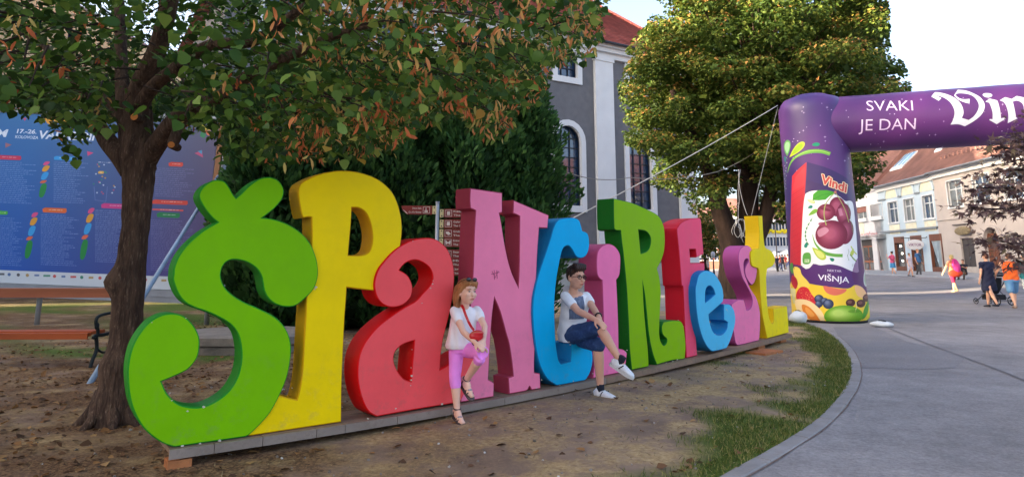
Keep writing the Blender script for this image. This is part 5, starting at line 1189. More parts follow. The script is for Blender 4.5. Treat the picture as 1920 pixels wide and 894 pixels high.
# concrete slab ring seen through the Š
st = onz(430, 668); slab = tag(empty('concrete_slab', (st.x, st.y+.75, 0)), 'low grey concrete slab with a broken edge on the soil behind the green letter', 'slab')
m_conc = PM('rough_concrete', (138, 130, 122), rough=.9, scale=3, var=.2, bump=.6, bscale=30)
def disc(r, z0, z1, nm):
    mb = MB(); n = 26; P = [(math.cos(2*math.pi*k/n)*r*(1+R.uniform(-.03, .03)), math.sin(2*math.pi*k/n)*r*.8*(1+R.uniform(-.03, .03))) for k in range(n)]
    mb.add([(x, y, z0) for x, y in P]+[(x, y, z1) for x, y in P]+[(x*.94, y*.94, z1+.03) for x, y in P], [(k, (k+1) % n, n+(k+1) % n, n+k) for k in range(n)]+[(n+k, n+(k+1) % n, 2*n+(k+1) % n, 2*n+k) for k in range(n)]+[tuple(2*n+k for k in range(n))]); return mb.build(nm, m_conc, slab)
disc(1.05, -.02, .13, 'lower_slab'); disc(1.12, .16, .27, 'upper_slab')

# ================================================================ TOURIST DIRECTION SIGNS
YS = 13.0; sp = aty(820, 400, YS); sign = tag(empty('direction_signpost', (sp.x, YS, 0)), 'grey post with brown tourist direction signs between letters a and N', 'signpost')
mb = MB(); mb.tube([(0, 0, 0), (0, 0, aty(820, 380, YS).z)], .035, 12); mb.tube([(0, 0, aty(820, 380, YS).z), (0, 0, aty(820, 378, YS).z)], .042, 12); mb.build('post', m_alu, sign, sm=True)
m_brown = PM('brown_sign', (128, 52, 48), rough=.45, scale=3, var=.06, bump=.02); m_cream = PM('cream_bracket', (214, 200, 150), rough=.5); m_sw = PM('sign_white', (214, 204, 196), rough=.5, bump=0); m_dark = PM('dark_metal', (34, 34, 36), rough=.5)
def flat_text(txt, h, w, mat, parent, loc, name='lettering'):
    tri, a, b = glyphs(txt, 0, .012); k = h/.7; kx = w/(b-a); mb = MB()
    for t in tri: mb.add([((p[0]-a)*kx, 0, p[1]*k) for p in t], [(0, 1, 2)])
    return mb.build(name, mat, parent, loc=loc)
rowsR = [(400, 'Kazalište', 'The Theatre'), (419.5, 'Galerija slika', 'The Gallery of Art'), (437.5, 'Gradska kuća', 'The Guildhall'), (454.5, 'Entomološka', 'The Entomology'), (476, 'Stari grad', 'The Old Town'), (492, 'Muzej', 'The Museum'), (508, 'Groblje', 'The Cemetery')]
def signboard(x0, x1, v, l1, l2, left=False):
    z = aty(820, v, YS).z; h = .165; mb = MB()
    if left: mb.prism([(x0, z), (x0+.09, z-h/2), (x1, z-h/2), (x1, z+h/2), (x0-.02, z+h/2)], -.03, -.008)
    else: mb.box(x0, -.03, z-h/2, x1, -.008, z+h/2)
    b = mb.build('sign_board', m_brown, sign)
    rm = MB(); e = .007
    xa = x0+.1 if left else x0+.02
    ix = (x1-.17) if left else x0+.02
    for (a0, b0_, a1, b1) in ((ix, z-.062, ix+.13, z-.062+e), (ix, z+.062-e, ix+.13, z+.062), (ix, z-.062, ix+e, z+.062), (ix+.13-e, z-.062, ix+.13, z+.062)): rm.box(a0, -.033, b0_, a1, -.0295, b1)
    if left: rm.box(ix+.05, -.033, z-.045, ix+.065, -.0295, z+.04); rm.box(ix+.03, -.033, z-.045, ix+.09, -.0295, z-.005); rm.tube([(x0+.02, -.031, z-.0), (x0+.10, -.031, z-.07)], .006, 4)
    elif v == 454.5:
        for s in (-1, 1): rm.prism([(ix+.065, z), (ix+.065+s*.045, z+.045), (ix+.065+s*.05, z+.005), (ix+.065+s*.04, z-.04), (ix+.065, z-.015)], -.033, -.0295)
    elif v == 437.5: rm.prism([(ix+.02, z+.03), (ix+.07, z+.035), (ix+.115, z-.01), (ix+.07, z-.035), (ix+.03, z-.01)], -.033, -.0295)
    else: rm.box(ix+.035, -.033, z-.035, ix+.095, -.0295, z+.035)
    rm.build('sign_symbol', m_sw, b)
    tx = (x0+.12) if left else ix+.16; tw = (ix-.03-tx) if left else .42
    flat_text(l1, .036, tw*.72, m_sw, b, (tx+(tw*.28 if left else 0), -.0335, z+.018)); flat_text(l2, .036, tw, m_sw, b, (tx, -.0335, z-.055))
    mb = MB(); cx = x1+.0 if left else x0-.09; mb.box(cx+.01, -.028, z-.075, cx+.08, -.010, z+.075); br = mb.build('bracket', m_cream, sign)
    mb = MB(); [mb.ell((cx+.045, -.032, z+s*.045), (.012, .006, .012), 8, 5) for s in (-1, 1)]; mb.build('bracket_bolt', m_dark, br)
for v, a_, b_ in rowsR: signboard(.13, .95, v, a_, b_)
signboard(-.66, -.10, 394, 'Crkva sv. Nikole', 'Ch. of St. Nicholas', True)
# ================================================================ HOUSES OF THE STREET
ht = Vector((.086, 1, 0)).normalized(); hx = -ht; hn = Vector((hx.y, -hx.x, 0)); hp = Vector((27.2+.086*51, 51, 0))
rzh = math.atan2(hx.y, hx.x)
def hl(u, v):
    q = onplane(u, v, hp, hn); return (q-hp).dot(hx), q.z
m_woodb = PM('brown_wood', (104, 62, 44), rough=.5, scale=3, var=.2, stretch=(3, 3, .4)); m_wf = PM('white_frame', (206, 210, 214), rough=.5, scale=3, var=.05)
m_glass2 = glassmat('shop_glass', (70, 76, 84), .06); m_glass3 = glassmat('curtained_glass', (96, 104, 112), .08)
m_rtile = PM('brown_roof_tile', (138, 100, 92), rough=.85, scale=.9, var=.25, bump=.4, bscale=20, dirt=((104, 78, 72), .45, .7, .7)); m_gut = PM('zinc', (120, 128, 136), rough=.5, metal=.3)
m_step = PM('stone_step', (168, 168, 168), rough=.8, scale=4)
def house(name, label, s0, s1, eave, walls, wmat, wins, doors, depth=9, ridge=4.4, group='old two-storey houses along the shopping street', roofm=None, frame=None, tiles=True, z0=.5):
    root = empty(name, hp+hx*s0, rzh); tag(root, label, 'house', group); L_ = s1-s0
    rects = []
    for w in wins+doors: rects.append([(w[0], w[2]), (w[1], w[2]), (w[1], w[3]), (w[0], w[3])])
    wall_with_holes('wall', wmat, [(0, 0), (L_, 0), (L_, eave), (0, eave)], [arch_poly(w[0], w[1], w[2], w[3]) if len(w) > 4 and w[4] == 'arch' else r for w, r in zip(wins+doors, rects)], .4, root)
    mb = MB(); mb.box(0, .45, -.2, L_, depth, eave); mb.build('rear_walls', wmat, root)
    rise = ridge; rf = MB(); ov = .45
    rf.prism([(0, 0)], 0, 0) if False else None
    V = [(-.05, -ov, eave-.02), (L_+.05, -ov, eave-.02), (L_+.05, depth+ov, eave-.02), (-.05, depth+ov, eave-.02), (-.05, depth/2, eave+rise), (L_+.05, depth/2, eave+rise)]
    rf.add(V, [(0,1,5,4),(2,3,4,5),(0,4,3),(1,2,5),(0,3,2,1)]); r = rf.build('roof', roofm or m_rtile, root)
    if tiles:
        mb = MB(); A = Vector(V[0]); B = Vector(V[1]); E = Vector(V[4]); D = Vector(V[5]); nr = 26; K = int(L_/.55)
        for i in range(nr):
            for k in range(K):
                f0, f1 = i/nr, min((i+1.1)/nr, 1); a = k/K+.002; c = (k+1)/K-.002; j = R.uniform(0, .02)
                mb.add([A.lerp(E, f0).lerp(B.lerp(D, f0), a)+Vector((0, 0, .06+j)), A.lerp(E, f0).lerp(B.lerp(D, f0), c)+Vector((0, 0, .06+j)), A.lerp(E, f1).lerp(B.lerp(D, f1), c)+Vector((0, 0, .015)), A.lerp(E, f1).lerp(B.lerp(D, f1), a)+Vector((0, 0, .015))], [(0,1,2,3)])
        mb.build('roof_tile', roofm or m_rtile, r)['kind'] = 'stuff'
    mb = MB(); mb.tube([(0, -ov-.06, eave-.02), (L_, -ov-.06, eave-.02)], .07, 8); mb.build('gutter', m_gut, root)
    mb = MB(); mb.box(0, -.16, eave-.42, L_, -.0, eave-.12); mb.box(0, -.30, eave-.12, L_, .0, eave-.03); mb.build('cornice', m_white, root)
    for w in wins:
        a, b, z0_, z1 = w[:4]; f = MB(); t = .07
        f.box(a-t, -.05, z0_-t, a, .1, z1+t); f.box(b, -.05, z0_-t, b+t, .1, z1+t); f.box(a, -.05, z1, b, .1, z1+t); f.box(a-t*1.5, -.10, z0_-t-.03, b+t*1.5, .1, z0_-.002)
        wn_ = f.build('window', frame or m_wf, root); mid = (a+b)/2; q = MB(); q.box(mid-.035, .10, z0_, mid+.035, .17, z1); q.box(a, .105, z0_+(z1-z0_)*.66, b, .165, z0_+(z1-z0_)*.66+.06)
        for xx_ in (a, b-.05): q.box(xx_, .10, z0_, xx_+.05, .17, z1)
        q.box(a, .103, z1-.05, b, .168, z1); q.box(a, .103, z0_, b, .168, z0_+.05); q.build('sash_bars', m_wf, wn_)
        g = MB(); g.box(a, .15, z0_, b, .155, z1); g.build('pane', m_glass3 if R.random() < .5 else m_wglass, wn_)
    return root
def rect(u0, v0, u1, v1, s0):
    vm = (v0+v1)/2; um = (u0+u1)/2; return (hl(u0, vm)[0]-s0, hl(u1, vm)[0]-s0, hl(um, v1)[1], hl(um, v0)[1])
m_cream = PM('cream_pink_plaster', (172, 165, 162), rough=.9, scale=.8, var=.06, bump=.15, bscale=14, dirt=((170, 158, 154), .5, .8, .4))
m_blue = PM('pale_blue_plaster', (172, 190, 204), rough=.9, scale=.8, var=.05, bump=.12, bscale=14); m_yel = PM('pale_yellow_panel', (210, 208, 188), rough=.9, scale=2)
m_wht = PM('off_white_plaster', (192, 194, 200), rough=.9, scale=.8, var=.05, bump=.12, bscale=14)
# --- cream house
w = [rect(1777, 338, 1804, 388, 0), rect(1826, 328, 1856, 381, 0), rect(1882, 314, 1918, 372, 0)]
zt_, zb_ = sum(x[3] for x in w)/3, sum(x[2] for x in w)/3; w = [(a, b, zb_, zt_) for a, b, _, _ in w]; dw = w[1][0]-w[0][0]
w += [(w[2][0]+dw*k, w[2][1]+dw*k, zb_, zt_) for k in (1, 2)]
d1 = rect(1804, 446, 1829, 512, 0); d2 = rect(1850, 428, 1878, 512, 0)
dz0 = .5
ecr = hl(1800, 313)[1]
crh = house('cream_house', 'cream pink two-storey house with a dark door and an arched doorway', 0, 23, ecr, None, m_cream, w, [(d1[0], d1[1], dz0, d1[3]), (d2[0], d2[1], dz0, d2[3]+.1, 'arch'), (rect(1895, 436, 1908, 447, 0)[0], rect(1895, 436, 1908, 447, 0)[1], *rect(1895, 436, 1908, 447, 0)[2:])], ridge=4.6)
zbelt = hl(1800, 410)[1]
MB().box(0, -.07, zbelt, 23, .0, zbelt+.12).build('string_course', m_cream, crh); MB().box(0, -.05, 0, 23, -.0, 1.05).build('plinth', PM('grey_plinth', (160, 156, 154), rough=.9, scale=2), crh)
def doorleaf(root, a, b, z0, z1, mat=m_woodb, n=2, glass=False, nm='door'):
    dd = MB().box(a+.01, .12, z0, b-.01, .18, z1).build(nm, mat, root); q = MB()
    for k in range(n):
        x0 = a+(b-a)*k/n+.09; x1 = a+(b-a)*(k+1)/n-.09
        for (f0, f1) in ((.06, .35), (.40, .95)): q.box(x0, .10, z0+(z1-z0)*f0, x1, .12, z0+(z1-z0)*f1)
    q.build('door_panels', m_glass2 if glass else mat, dd); MB().box((a+b)/2-.03, .07, z0+1.05, (a+b)/2+.03, .12, z0+1.2).build('handle', m_gut, dd); return dd
m_dkd = PM('dark_door', (62, 58, 60), rough=.6, scale=4)
doorleaf(crh, d1[0], d1[1], dz0, d1[3], m_dkd); doorleaf(crh, d2[0], d2[1], dz0, d2[3]-.3, m_woodb)
g = MB().box(rect(1895, 436, 1908, 447, 0)[0], .12, rect(1895, 436, 1908, 447, 0)[2], rect(1895, 436, 1908, 447, 0)[1], .14, rect(1895, 436, 1908, 447, 0)[3]).build('small_window', m_wglass, crh)
ar = MB(); P = arch_poly(d2[0]-.22, d2[1]+.22, dz0, d2[3]+.32); Q = arch_poly(d2[0], d2[1], dz0, d2[3]+.1)
wall_with_holes('door_surround', m_cream, P, [[(x, max(z, dz0+.01)) for x, z in Q]], .10, crh, -.102)
sgx = rect(1796, 424, 1828, 441, 0); sm = MB(); sm.ell(((sgx[0]+sgx[1])/2, -.25, (sgx[2]+sgx[3])/2), ((sgx[1]-sgx[0])/2, .06, (sgx[3]-sgx[2])/2), 20, 10)
so = sm.build('shop_sign', PM('gilt_sign', (150, 134, 100), rough=.6, scale=9, var=.3, bump=.5, bscale=20, dirt=((60, 60, 52), .45, .6, .9)), sm=True); so.matrix_world = crh.matrix_basis.copy(); tag(so, 'carved oval shop sign above the dark door of the cream house', 'sign')
bx_ = MB(); zz = sgx[3]+.12; bx_.box(sgx[0]-.5, -.10, zz, sgx[1]+.3, -.02, zz+.06); bx_.build('sign_rail', m_dkd, crh)
tag(MB().add([(x, y, z) for x, y, z in []], []).build('x', m_dkd), None) if False else None
for k in range(3): MB().box(d1[1]+1.0+k*0.0, -.02, 1.9-k*.5, d1[1]+1.3, -.001, 2.2-k*.5).build('wall_plaque', m_dkd, crh) if k == 0 else None
mb = MB(); [mb.box(d1[0]-.4-.2*k, -.6-.25*k, .35-.14*k, d2[1]+.5, .0, .5-.14*k) for k in (0, 1)]; mb.build('door_steps', m_step, crh)
mb = MB()
for k in range(40): x = .3+k*.56; mb.box(x, .55, ecr+1.05, x+.16, .6, ecr+1.25)
mb.build('snow_guard', m_rtile, crh)
# --- blue house
B0 = hl(1651, 420)[0]
raw = [rect(1666, 379, 1684, 417, B0), rect(1696, 372, 1715, 414, B0), rect(1731, 366, 1751, 410, B0)]
zt_, zb_ = sum(x[3] for x in raw)/3, sum(x[2] for x in raw)/3; wb = [(a, b, zb_, zt_) for a, b, _, _ in raw]
sh = [rect(1679, 444, 1698, 507, B0), rect(1710, 441, 1731, 508, B0), rect(1746, 438, 1769, 510, B0)]; sht = sum(x[3] for x in sh)/3
shops = [(a, b, .55, sht) for a, b, _, _ in sh]
eb = hl(1700, 339)[1]
bh = house('blue_house', 'pale blue house with arched niches over three windows and brown shop openings', B0, 0, eb, None, m_blue, wb, shops, ridge=4.6)
for k, (a, b, z0_, z1) in enumerate(wb):
    r = (b-a)/2+.22; c = (a+b)/2
    MB().prism([(c+r*math.cos(math.pi*q/14), z1+.35+r*.95*math.sin(math.pi*q/14)) for q in range(15)], -.025, .0).build('arched_niche', m_yel, bh)
    rg = [(c+(r+.16)*math.cos(math.pi*q/14), z1+.35+(r*.95+.16)*math.sin(math.pi*q/14)) for q in range(15)]+[(c+r*math.cos(math.pi*q/14), z1+.35+r*.95*math.sin(math.pi*q/14)) for q in range(14, -1, -1)]
    MB().prism(rg, -.10, .0).build('arch_moulding', m_blue, bh)
    MB().box(a-.05, -.03, z0_-.95, b+.05, .0, z0_-.18).build('panel', m_yel, bh)
    xs_ = [0]+[v for w_ in wb for v in (w_[0]-.3, w_[1]+.3)]+[-B0]
for a, b in zip(xs_[::2], xs_[1::2]): MB().box(a, -.09, zt_+.27, b, .0, zt_+.40).build('string_course', m_gut, bh)
zc = hl(1715, 432)[1]; MB().box(0, -.14, zc, -B0, .0, zc+.16).build('shop_cornice', m_gut, bh)
m_lamp = bpy.data.materials.new('shop_lamp'); m_lamp.use_nodes = True; m_lamp.node_tree.nodes['Principled BSDF'].inputs['Emission Color'].default_value = (1, .9, .75, 1); m_lamp.node_tree.nodes['Principled BSDF'].inputs['Emission Strength'].default_value = 3
m_goods = PM('shop_goods', (150, 120, 104), rough=.7, scale=5, var=.5, col2=(60, 48, 44), dirt=((190, 180, 170), .5, .62, .8))
for k, (a, b, z0_, z1) in enumerate(shops):
    f = MB(); t = .12; f.box(a, -.04, z0_, a+t, .2, z1); f.box(b-t, -.04, z0_, b, .2, z1); f.box(a+t, -.04, z1-.5, b-t, .2, z1); f.box(a+t, -.03, z0_, b-t, .2, z0_+.45) if k != 1 else None
    fo = f.build('shop_front', m_woodb, bh); MB().box(a+t, .14, z0_, b-t, .15, z1-.5).build('shop_pane', m_glass2, fo)
    MB().box(a+t, .155, z0_, b-t, .4, z1-.5).build('display', m_goods, fo)
    if k != 1:
        q = MB(); [q.ell(((a+b)/2+dx, .10, z0_+dz), (.07, .03, .08), 8, 6) for dx, dz in ((-.1, 2.1), (.05, 1.5), (0, .9))]; q.build('lit_lamp', m_lamp, fo)
        if k == 2: MB().box(a+t, .12, z1-1.0, b-t, .139, z1-.52).build('pink_banner', PM('pink_banner', (190, 80, 100), rough=.7), fo)
MB().box(0, -.05, 0, -B0, 0, .56).build('plinth', m_blue, bh)
# hanging oval sign with lettering
so = tag(empty('hanging_sign', bh.location+hx*(shops[2][0]-.75)+hn*.75+Vector((0, 0, zc-1.15)), 0), 'white oval hanging sign with lettering in front of the blue house', 'sign')
so.rotation_euler = (0, 0, -.62)
q = MB(); q.ell((0, 0, 0), (.62, .05, .40), 24, 12); q.build('sign_plate', m_wht, so, sm=True); q = MB(); q.tube([(-.9, 0, .52), (.75, 0, .52), (.85, 0, .6)], .03, 6); q.tube([(-.4, 0, .5), (-.4, 0, .25)], .015, 5); q.tube([(.4, 0, .5), (.4, 0, .25)], .015, 5); q.build('bracket', m_dkd, so)
flat_text('VIKTOR', .20, .86, PM('sign_purple', (120, 70, 110), rough=.6), so, (-.43, -.062, -.09))
# --- white house further on
W0s = hl(1598, 400)[0]-1.5; wl_ = B0-W0s
raw = [rect(1607, 388, 1626, 414, W0s), rect(1633, 382, 1655, 411, W0s)]; zt_, zb_ = sum(x[3] for x in raw)/2, sum(x[2] for x in raw)/2
ww = [(a, b, zb_, zt_) for a, b, _, _ in raw]
sd_ = [rect(1617, 450, 1637, 504, W0s), rect(1646, 446, 1664, 506, W0s)]; sdo = [(a, b, .55, sum(x[3] for x in sd_)/2) for a, b, _, _ in sd_]
ew = hl(1625, 352)[1]
wh = house('white_house', 'white house with roller-blind windows and brown shop doors beside the blue house', W0s, B0, ew, None, m_wht, ww, sdo, ridge=5.2)
for a, b, z0_, z1 in ww:
    MB().box(a, .04, z1-(z1-z0_)*.38, b, .09, z1).build('roller_blind', PM('brown_blind', (128, 84, 76), rough=.7, scale=12), wh)
    MB().box(a-.05, -.22, z0_-.1, b+.05, -.11, z0_+.22).build('flower_box', m_white, wh)
for a, b, z0_, z1 in sdo:
    doorleaf(wh, a, b, z0_, z1-.55, PM('orange_brown_wood', (146, 84, 50), rough=.45, scale=3), glass=True); MB().box(a, .05, z1-.55, b, .12, z1).build('transom', m_dkd, wh)
mb = MB(); [mb.box(a-.1, -.55, z1+.02+k*.14, b+.1, -.0, z1+.06+k*.14) for a, b, z0_, z1 in sdo for k in (0, 1, 2)]; mb.build('awning_slats', m_white, wh)
zs = hl(1636, 440)[1]; flat_text('CAFFE BAR SLASTIČARNA', .38, wl_*.86, PM('red_letters', (176, 96, 100), rough=.6), wh, (.4, -.04, zs-.2), 'shop_lettering')
MB().box(wl_*.42, -.03, (zb_+zs)/2-.5, wl_*.52, .0, (zb_+zs)/2+.5).build('relief_plaque', m_yel, wh)
# skylights in the roofs
def skylight(root, x0, x1, f0, f1, eave, ridge, depth=9, n=3):
    ov = .45; P = lambda f: (-ov+(depth/2+ov)*f, eave+ridge*f)
    (ya, za), (yb, zb) = P(f0), P(f1)
    q = MB(); q.add([(x0, ya, za+.14), (x1, ya, za+.14), (x1, yb, zb+.14), (x0, yb, zb+.14), (x0, ya, za), (x1, ya, za), (x1, yb, zb), (x0, yb, zb)], [(0,1,2,3),(4,7,6,5),(0,4,5,1),(1,5,6,2),(2,6,7,3),(3,7,4,0)]); fr = q.build('skylight', m_wf, root)
    for k in range(n):
        a = x0+(x1-x0)*(k+.08)/n; b = x0+(x1-x0)*(k+.92)/n; MB().add([(a, ya+.06, za+.19), (b, ya+.06, za+.19), (b, yb-.06, zb+.13), (a, yb-.06, zb+.13)], [(0,1,2,3)]).build('skylight_pane', glassmat('sky_blue_glass', (120, 160, 190)), fr)
skylight(bh, .4, 2.6, .30, .60, eb, 4.6); skylight(bh, 6.6, 7.6, .45, .62, eb, 4.6, n=1)
# dormers and a chimney
for root, x, e_ in ((wh, 3.2, ew), (crh, 7.5, ecr)):
    q = MB(); q.prism([(x-.7, e_+1.0), (x+.7, e_+1.0), (x+.7, e_+2.0), (x, e_+2.6), (x-.7, e_+2.0)], .75, 3.0); dq = q.build('dormer', m_rtile, root); MB().box(x-.4, .72, e_+1.15, x+.4, .745, e_+1.9).build('dormer_pane', m_wglass, dq)
for root, x, e_, hh_ in ((crh, 2.2, ecr, 5.6), (crh, 12.5, ecr, 5.9), (bh, 4.5, eb, 5.6)):
    q = MB(); q.box(x-.35, 3.6, e_+3, x+.35, 4.3, e_+hh_); q.box(x-.42, 3.53, e_+hh_, x+.42, 4.37, e_+hh_+.12); q.build('chimney', PM('brick_chimney', (190, 112, 80), rough=.9, scale=8), root)
q = MB(); q.tube([(5.2, 4.2, eb+4.3), (5.2, 4.2, eb+9.6)], .03, 5); q.tube([(5.2, 4.2, eb+9.0), (5.6, 4.2, eb+9.0)], .015, 4); q.build('antenna', m_gut, bh)
# --- further houses of the row (mostly behind the arch) and the closing front
h4 = house('grey_house', 'plain pale grey house beyond the white one, half hidden by the arch leg', W0s-14, W0s, ew+.4, None, m_white, [(1.5+k*3, 2.6+k*3, 5.0, 6.7) for k in range(4)], [(1.4+k*3.2, 3+k*3.2, .55, 3.1) for k in range(4)], ridge=5, tiles=False)
def front(name, label, u0, u1, y, vtop, wmat, rows, cols, boxes=False, roofh=3, z0=.3, cat='house', wz=.9):
    a, b = aty(u0, 480, y), aty(u1, 480, y); top = aty(u0, vtop, y).z; W = b.x-a.x
    root = tag(empty(name, (a.x, y, 0)), label, cat, 'house fronts at the far end of the street'); hs = []; fh = (top-1.2)/rows
    for r in range(rows):
        for c in range(cols):
            x0 = W*(c+.5)/cols-wz/2; z_ = 1.1+r*fh+.5; hs.append((x0, x0+wz, z_, z_+fh*.62))
    wall_with_holes('wall', wmat, [(0, 0), (W, 0), (W, top), (0, top)], [[(p[0], p[2]), (p[1], p[2]), (p[1], p[3]), (p[0], p[3])] for p in hs], .4, root)
    for p in hs:
        wv = MB().box(p[0]-.12, -.06, p[3], p[1]+.12, .05, p[3]+.16).box(p[0]-.12, -.06, p[2]-.12, p[1]+.12, .05, p[2]-.002).box((p[0]+p[1])/2-.05, .1, p[2], (p[0]+p[1])/2+.05, .16, p[3]).build('window', m_white, root); MB().box(p[0], .2, p[2], p[1], .22, p[3]).build('pane', m_wglass, wv)
        if boxes and p[2] > 4:
            q = MB(); [q.ell((p[0]+(p[1]-p[0])*t, -.2, p[2]+.0+R.uniform(-.1, .25)), (.3, .16, .22), 7, 5) for t in (-.1, .2, .5, .8, 1.1)]; q.build('yellow_flowers', PM('yellow_flowers', (226, 206, 40), rough=.8, scale=9, var=.3), wv)
    mb = MB(); mb.box(-.1, -.25, top-.5, W+.1, 0, top); mb.box(-.1, -.12, 1+fh-.1, W+.1, 0, 1+fh+.15); mb.build('cornice', m_white, root)
    MB().add([(-.2, -.4, top), (W+.2, -.4, top), (W+.2, 9, top), (-.2, 9, top), (0, 4, top+roofh), (W, 4, top+roofh)], [(0,1,5,4),(2,3,4,5),(0,4,3),(1,2,5),(0,3,2,1)]).build('roof', m_rtile, root)
    MB().box(0, .42, 0, W, 9, top-.01).build('rear_walls', wmat, root); return root
front('town_house', 'white three-storey house with yellow flower boxes, far down the street', 1404, 1512, 112, 413, m_wht, 3, 9, True)
front('town_house', 'salmon pink house seen far off between the pink F and the maple', 1268, 1352, 104, 424, PM('salmon_plaster', (190, 120, 104), rough=.9, scale=1), 3, 6)
front('town_house', 'pale yellow house behind the maple trunk, far down the street', 1353, 1403, 106, 404, PM('yellow_plaster', (222, 200, 150), rough=.9, scale=1), 3, 4)
# --- unseen blocks of town houses, added off frame left to shade the square
def west(y0, y1, h, label, mat, dp=12):
    root = tag(empty('shading_building', (-31, y1, 0), -math.pi/2), label, 'building', 'unseen buildings added on the west side to shade the square'); L_ = y1-y0
    root.rotation_euler = (0, 0, -math.pi/2)
    wn2 = [[(1.5+c*3.4, 1.4+r*3.4), (2.8+c*3.4, 1.4+r*3.4), (2.8+c*3.4, 3.5+r*3.4), (1.5+c*3.4, 3.5+r*3.4)] for c in range(int((L_-2)/3.4)) for r in range(int((h-2)/3.4))]
    # the front looks towards +X: local x runs south, local y runs west
    o = wall_with_holes('wall', mat, [(0, 0), (L_, 0), (L_, h), (0, h)], wn2, .4, root)
    o.rotation_euler = (0, 0, 0)
    MB().box(0, -dp, 0, L_, -.25, h-.02).build('rear_walls', mat, root); MB().box(0, -.22, .5, L_, -.19, h-.6).build('panes', m_wglass, root)
    MB().add([(0, .5, h), (L_, .5, h), (L_, -dp-.5, h), (0, -dp-.5, h), (0, -dp/2, h+4), (L_, -dp/2, h+4)], [(0,1,5,4),(2,3,4,5),(0,4,3),(1,2,5),(0,3,2,1)]).build('roof', m_rtile, root)
    return root
WEST_H = 16.4  # set by how high the shade should reach on arch and maple
west(-45, 16.3, WEST_H-2, 'long pale unseen block of town houses added left of the square for shade, south of the sun gap', m_wht, dp=5)
west(19.4, 75, 19, 'tall yellowish unseen building added left of the square for shade, north of the sun gap', PM('ochre_plaster', (206, 186, 140), rough=.9, scale=1))

# ---- café umbrellas, a lamp post, a yellow box down the street
def umbrella(u, v, y, label):
    q = aty(u, v, y); g0 = gz(q.x, q.y); root = tag(empty('cafe_umbrella', (q.x, q.y, g0)), label, 'umbrella', 'white cafe umbrellas far down the street'); h = q.z-g0
    MB().tube([(0, 0, 0), (0, 0, h)], .04, 6).build('pole', m_gut, root)
    n = 8; mb = MB(); vs = [(0, 0, h+.1)]+[(1.5*math.cos(2*math.pi*k/n), 1.5*math.sin(2*math.pi*k/n), h-.5) for k in range(n)]+[(1.5*math.cos(2*math.pi*k/n), 1.5*math.sin(2*math.pi*k/n), h-.72) for k in range(n)]
    mb.add(vs, [(0, 1+k, 1+(k+1) % n) for k in range(n)]+[(1+k, 9+k, 9+(k+1) % n, 1+(k+1) % n) for k in range(n)]); mb.build('canopy', m_wht, root)
umbrella(1328, 470, 70, 'white umbrella visible just right of the pink F slot'); umbrella(1452, 472, 84, 'white cafe umbrella right of the yellow t, left one'); umbrella(1475, 470, 88, 'white cafe umbrella touching the arch leg')
def lamppost(u, y, vt, label):
    q = aty(u, vt, y); root = tag(empty('street_lamp', (q.x, q.y, gz(q.x, q.y))), label, 'street lamp'); MB().tube([(0, 0, 0), (0, 0, .8), (0, 0, q.z)], [.12, .07, .05], 8).build('pole', m_dkd, root); MB().ell((0, 0, q.z+.15), (.2, .2, .25), 10, 8).build('lantern', m_wht, root)
lamppost(1337, 60, 480, 'short dark post seen between the pink F and the blue e'); lamppost(1453, 75, 424, 'tall dark lamp post in front of the white far house')
q = aty(1353, 487, 58); root = tag(empty('yellow_sign_box', (q.x, q.y, 0)), 'small yellow box on a post left of the pink s', 'letter box'); MB().tube([(0, 0, gz(q.x, q.y)), (0, 0, q.z-.3)], .05, 6).build('post', m_dkd, root); MB().box(-.18, -.15, q.z-.35, .18, .15, q.z+.35).build('box', PM('post_yellow', (240, 190, 40), rough=.5), root)
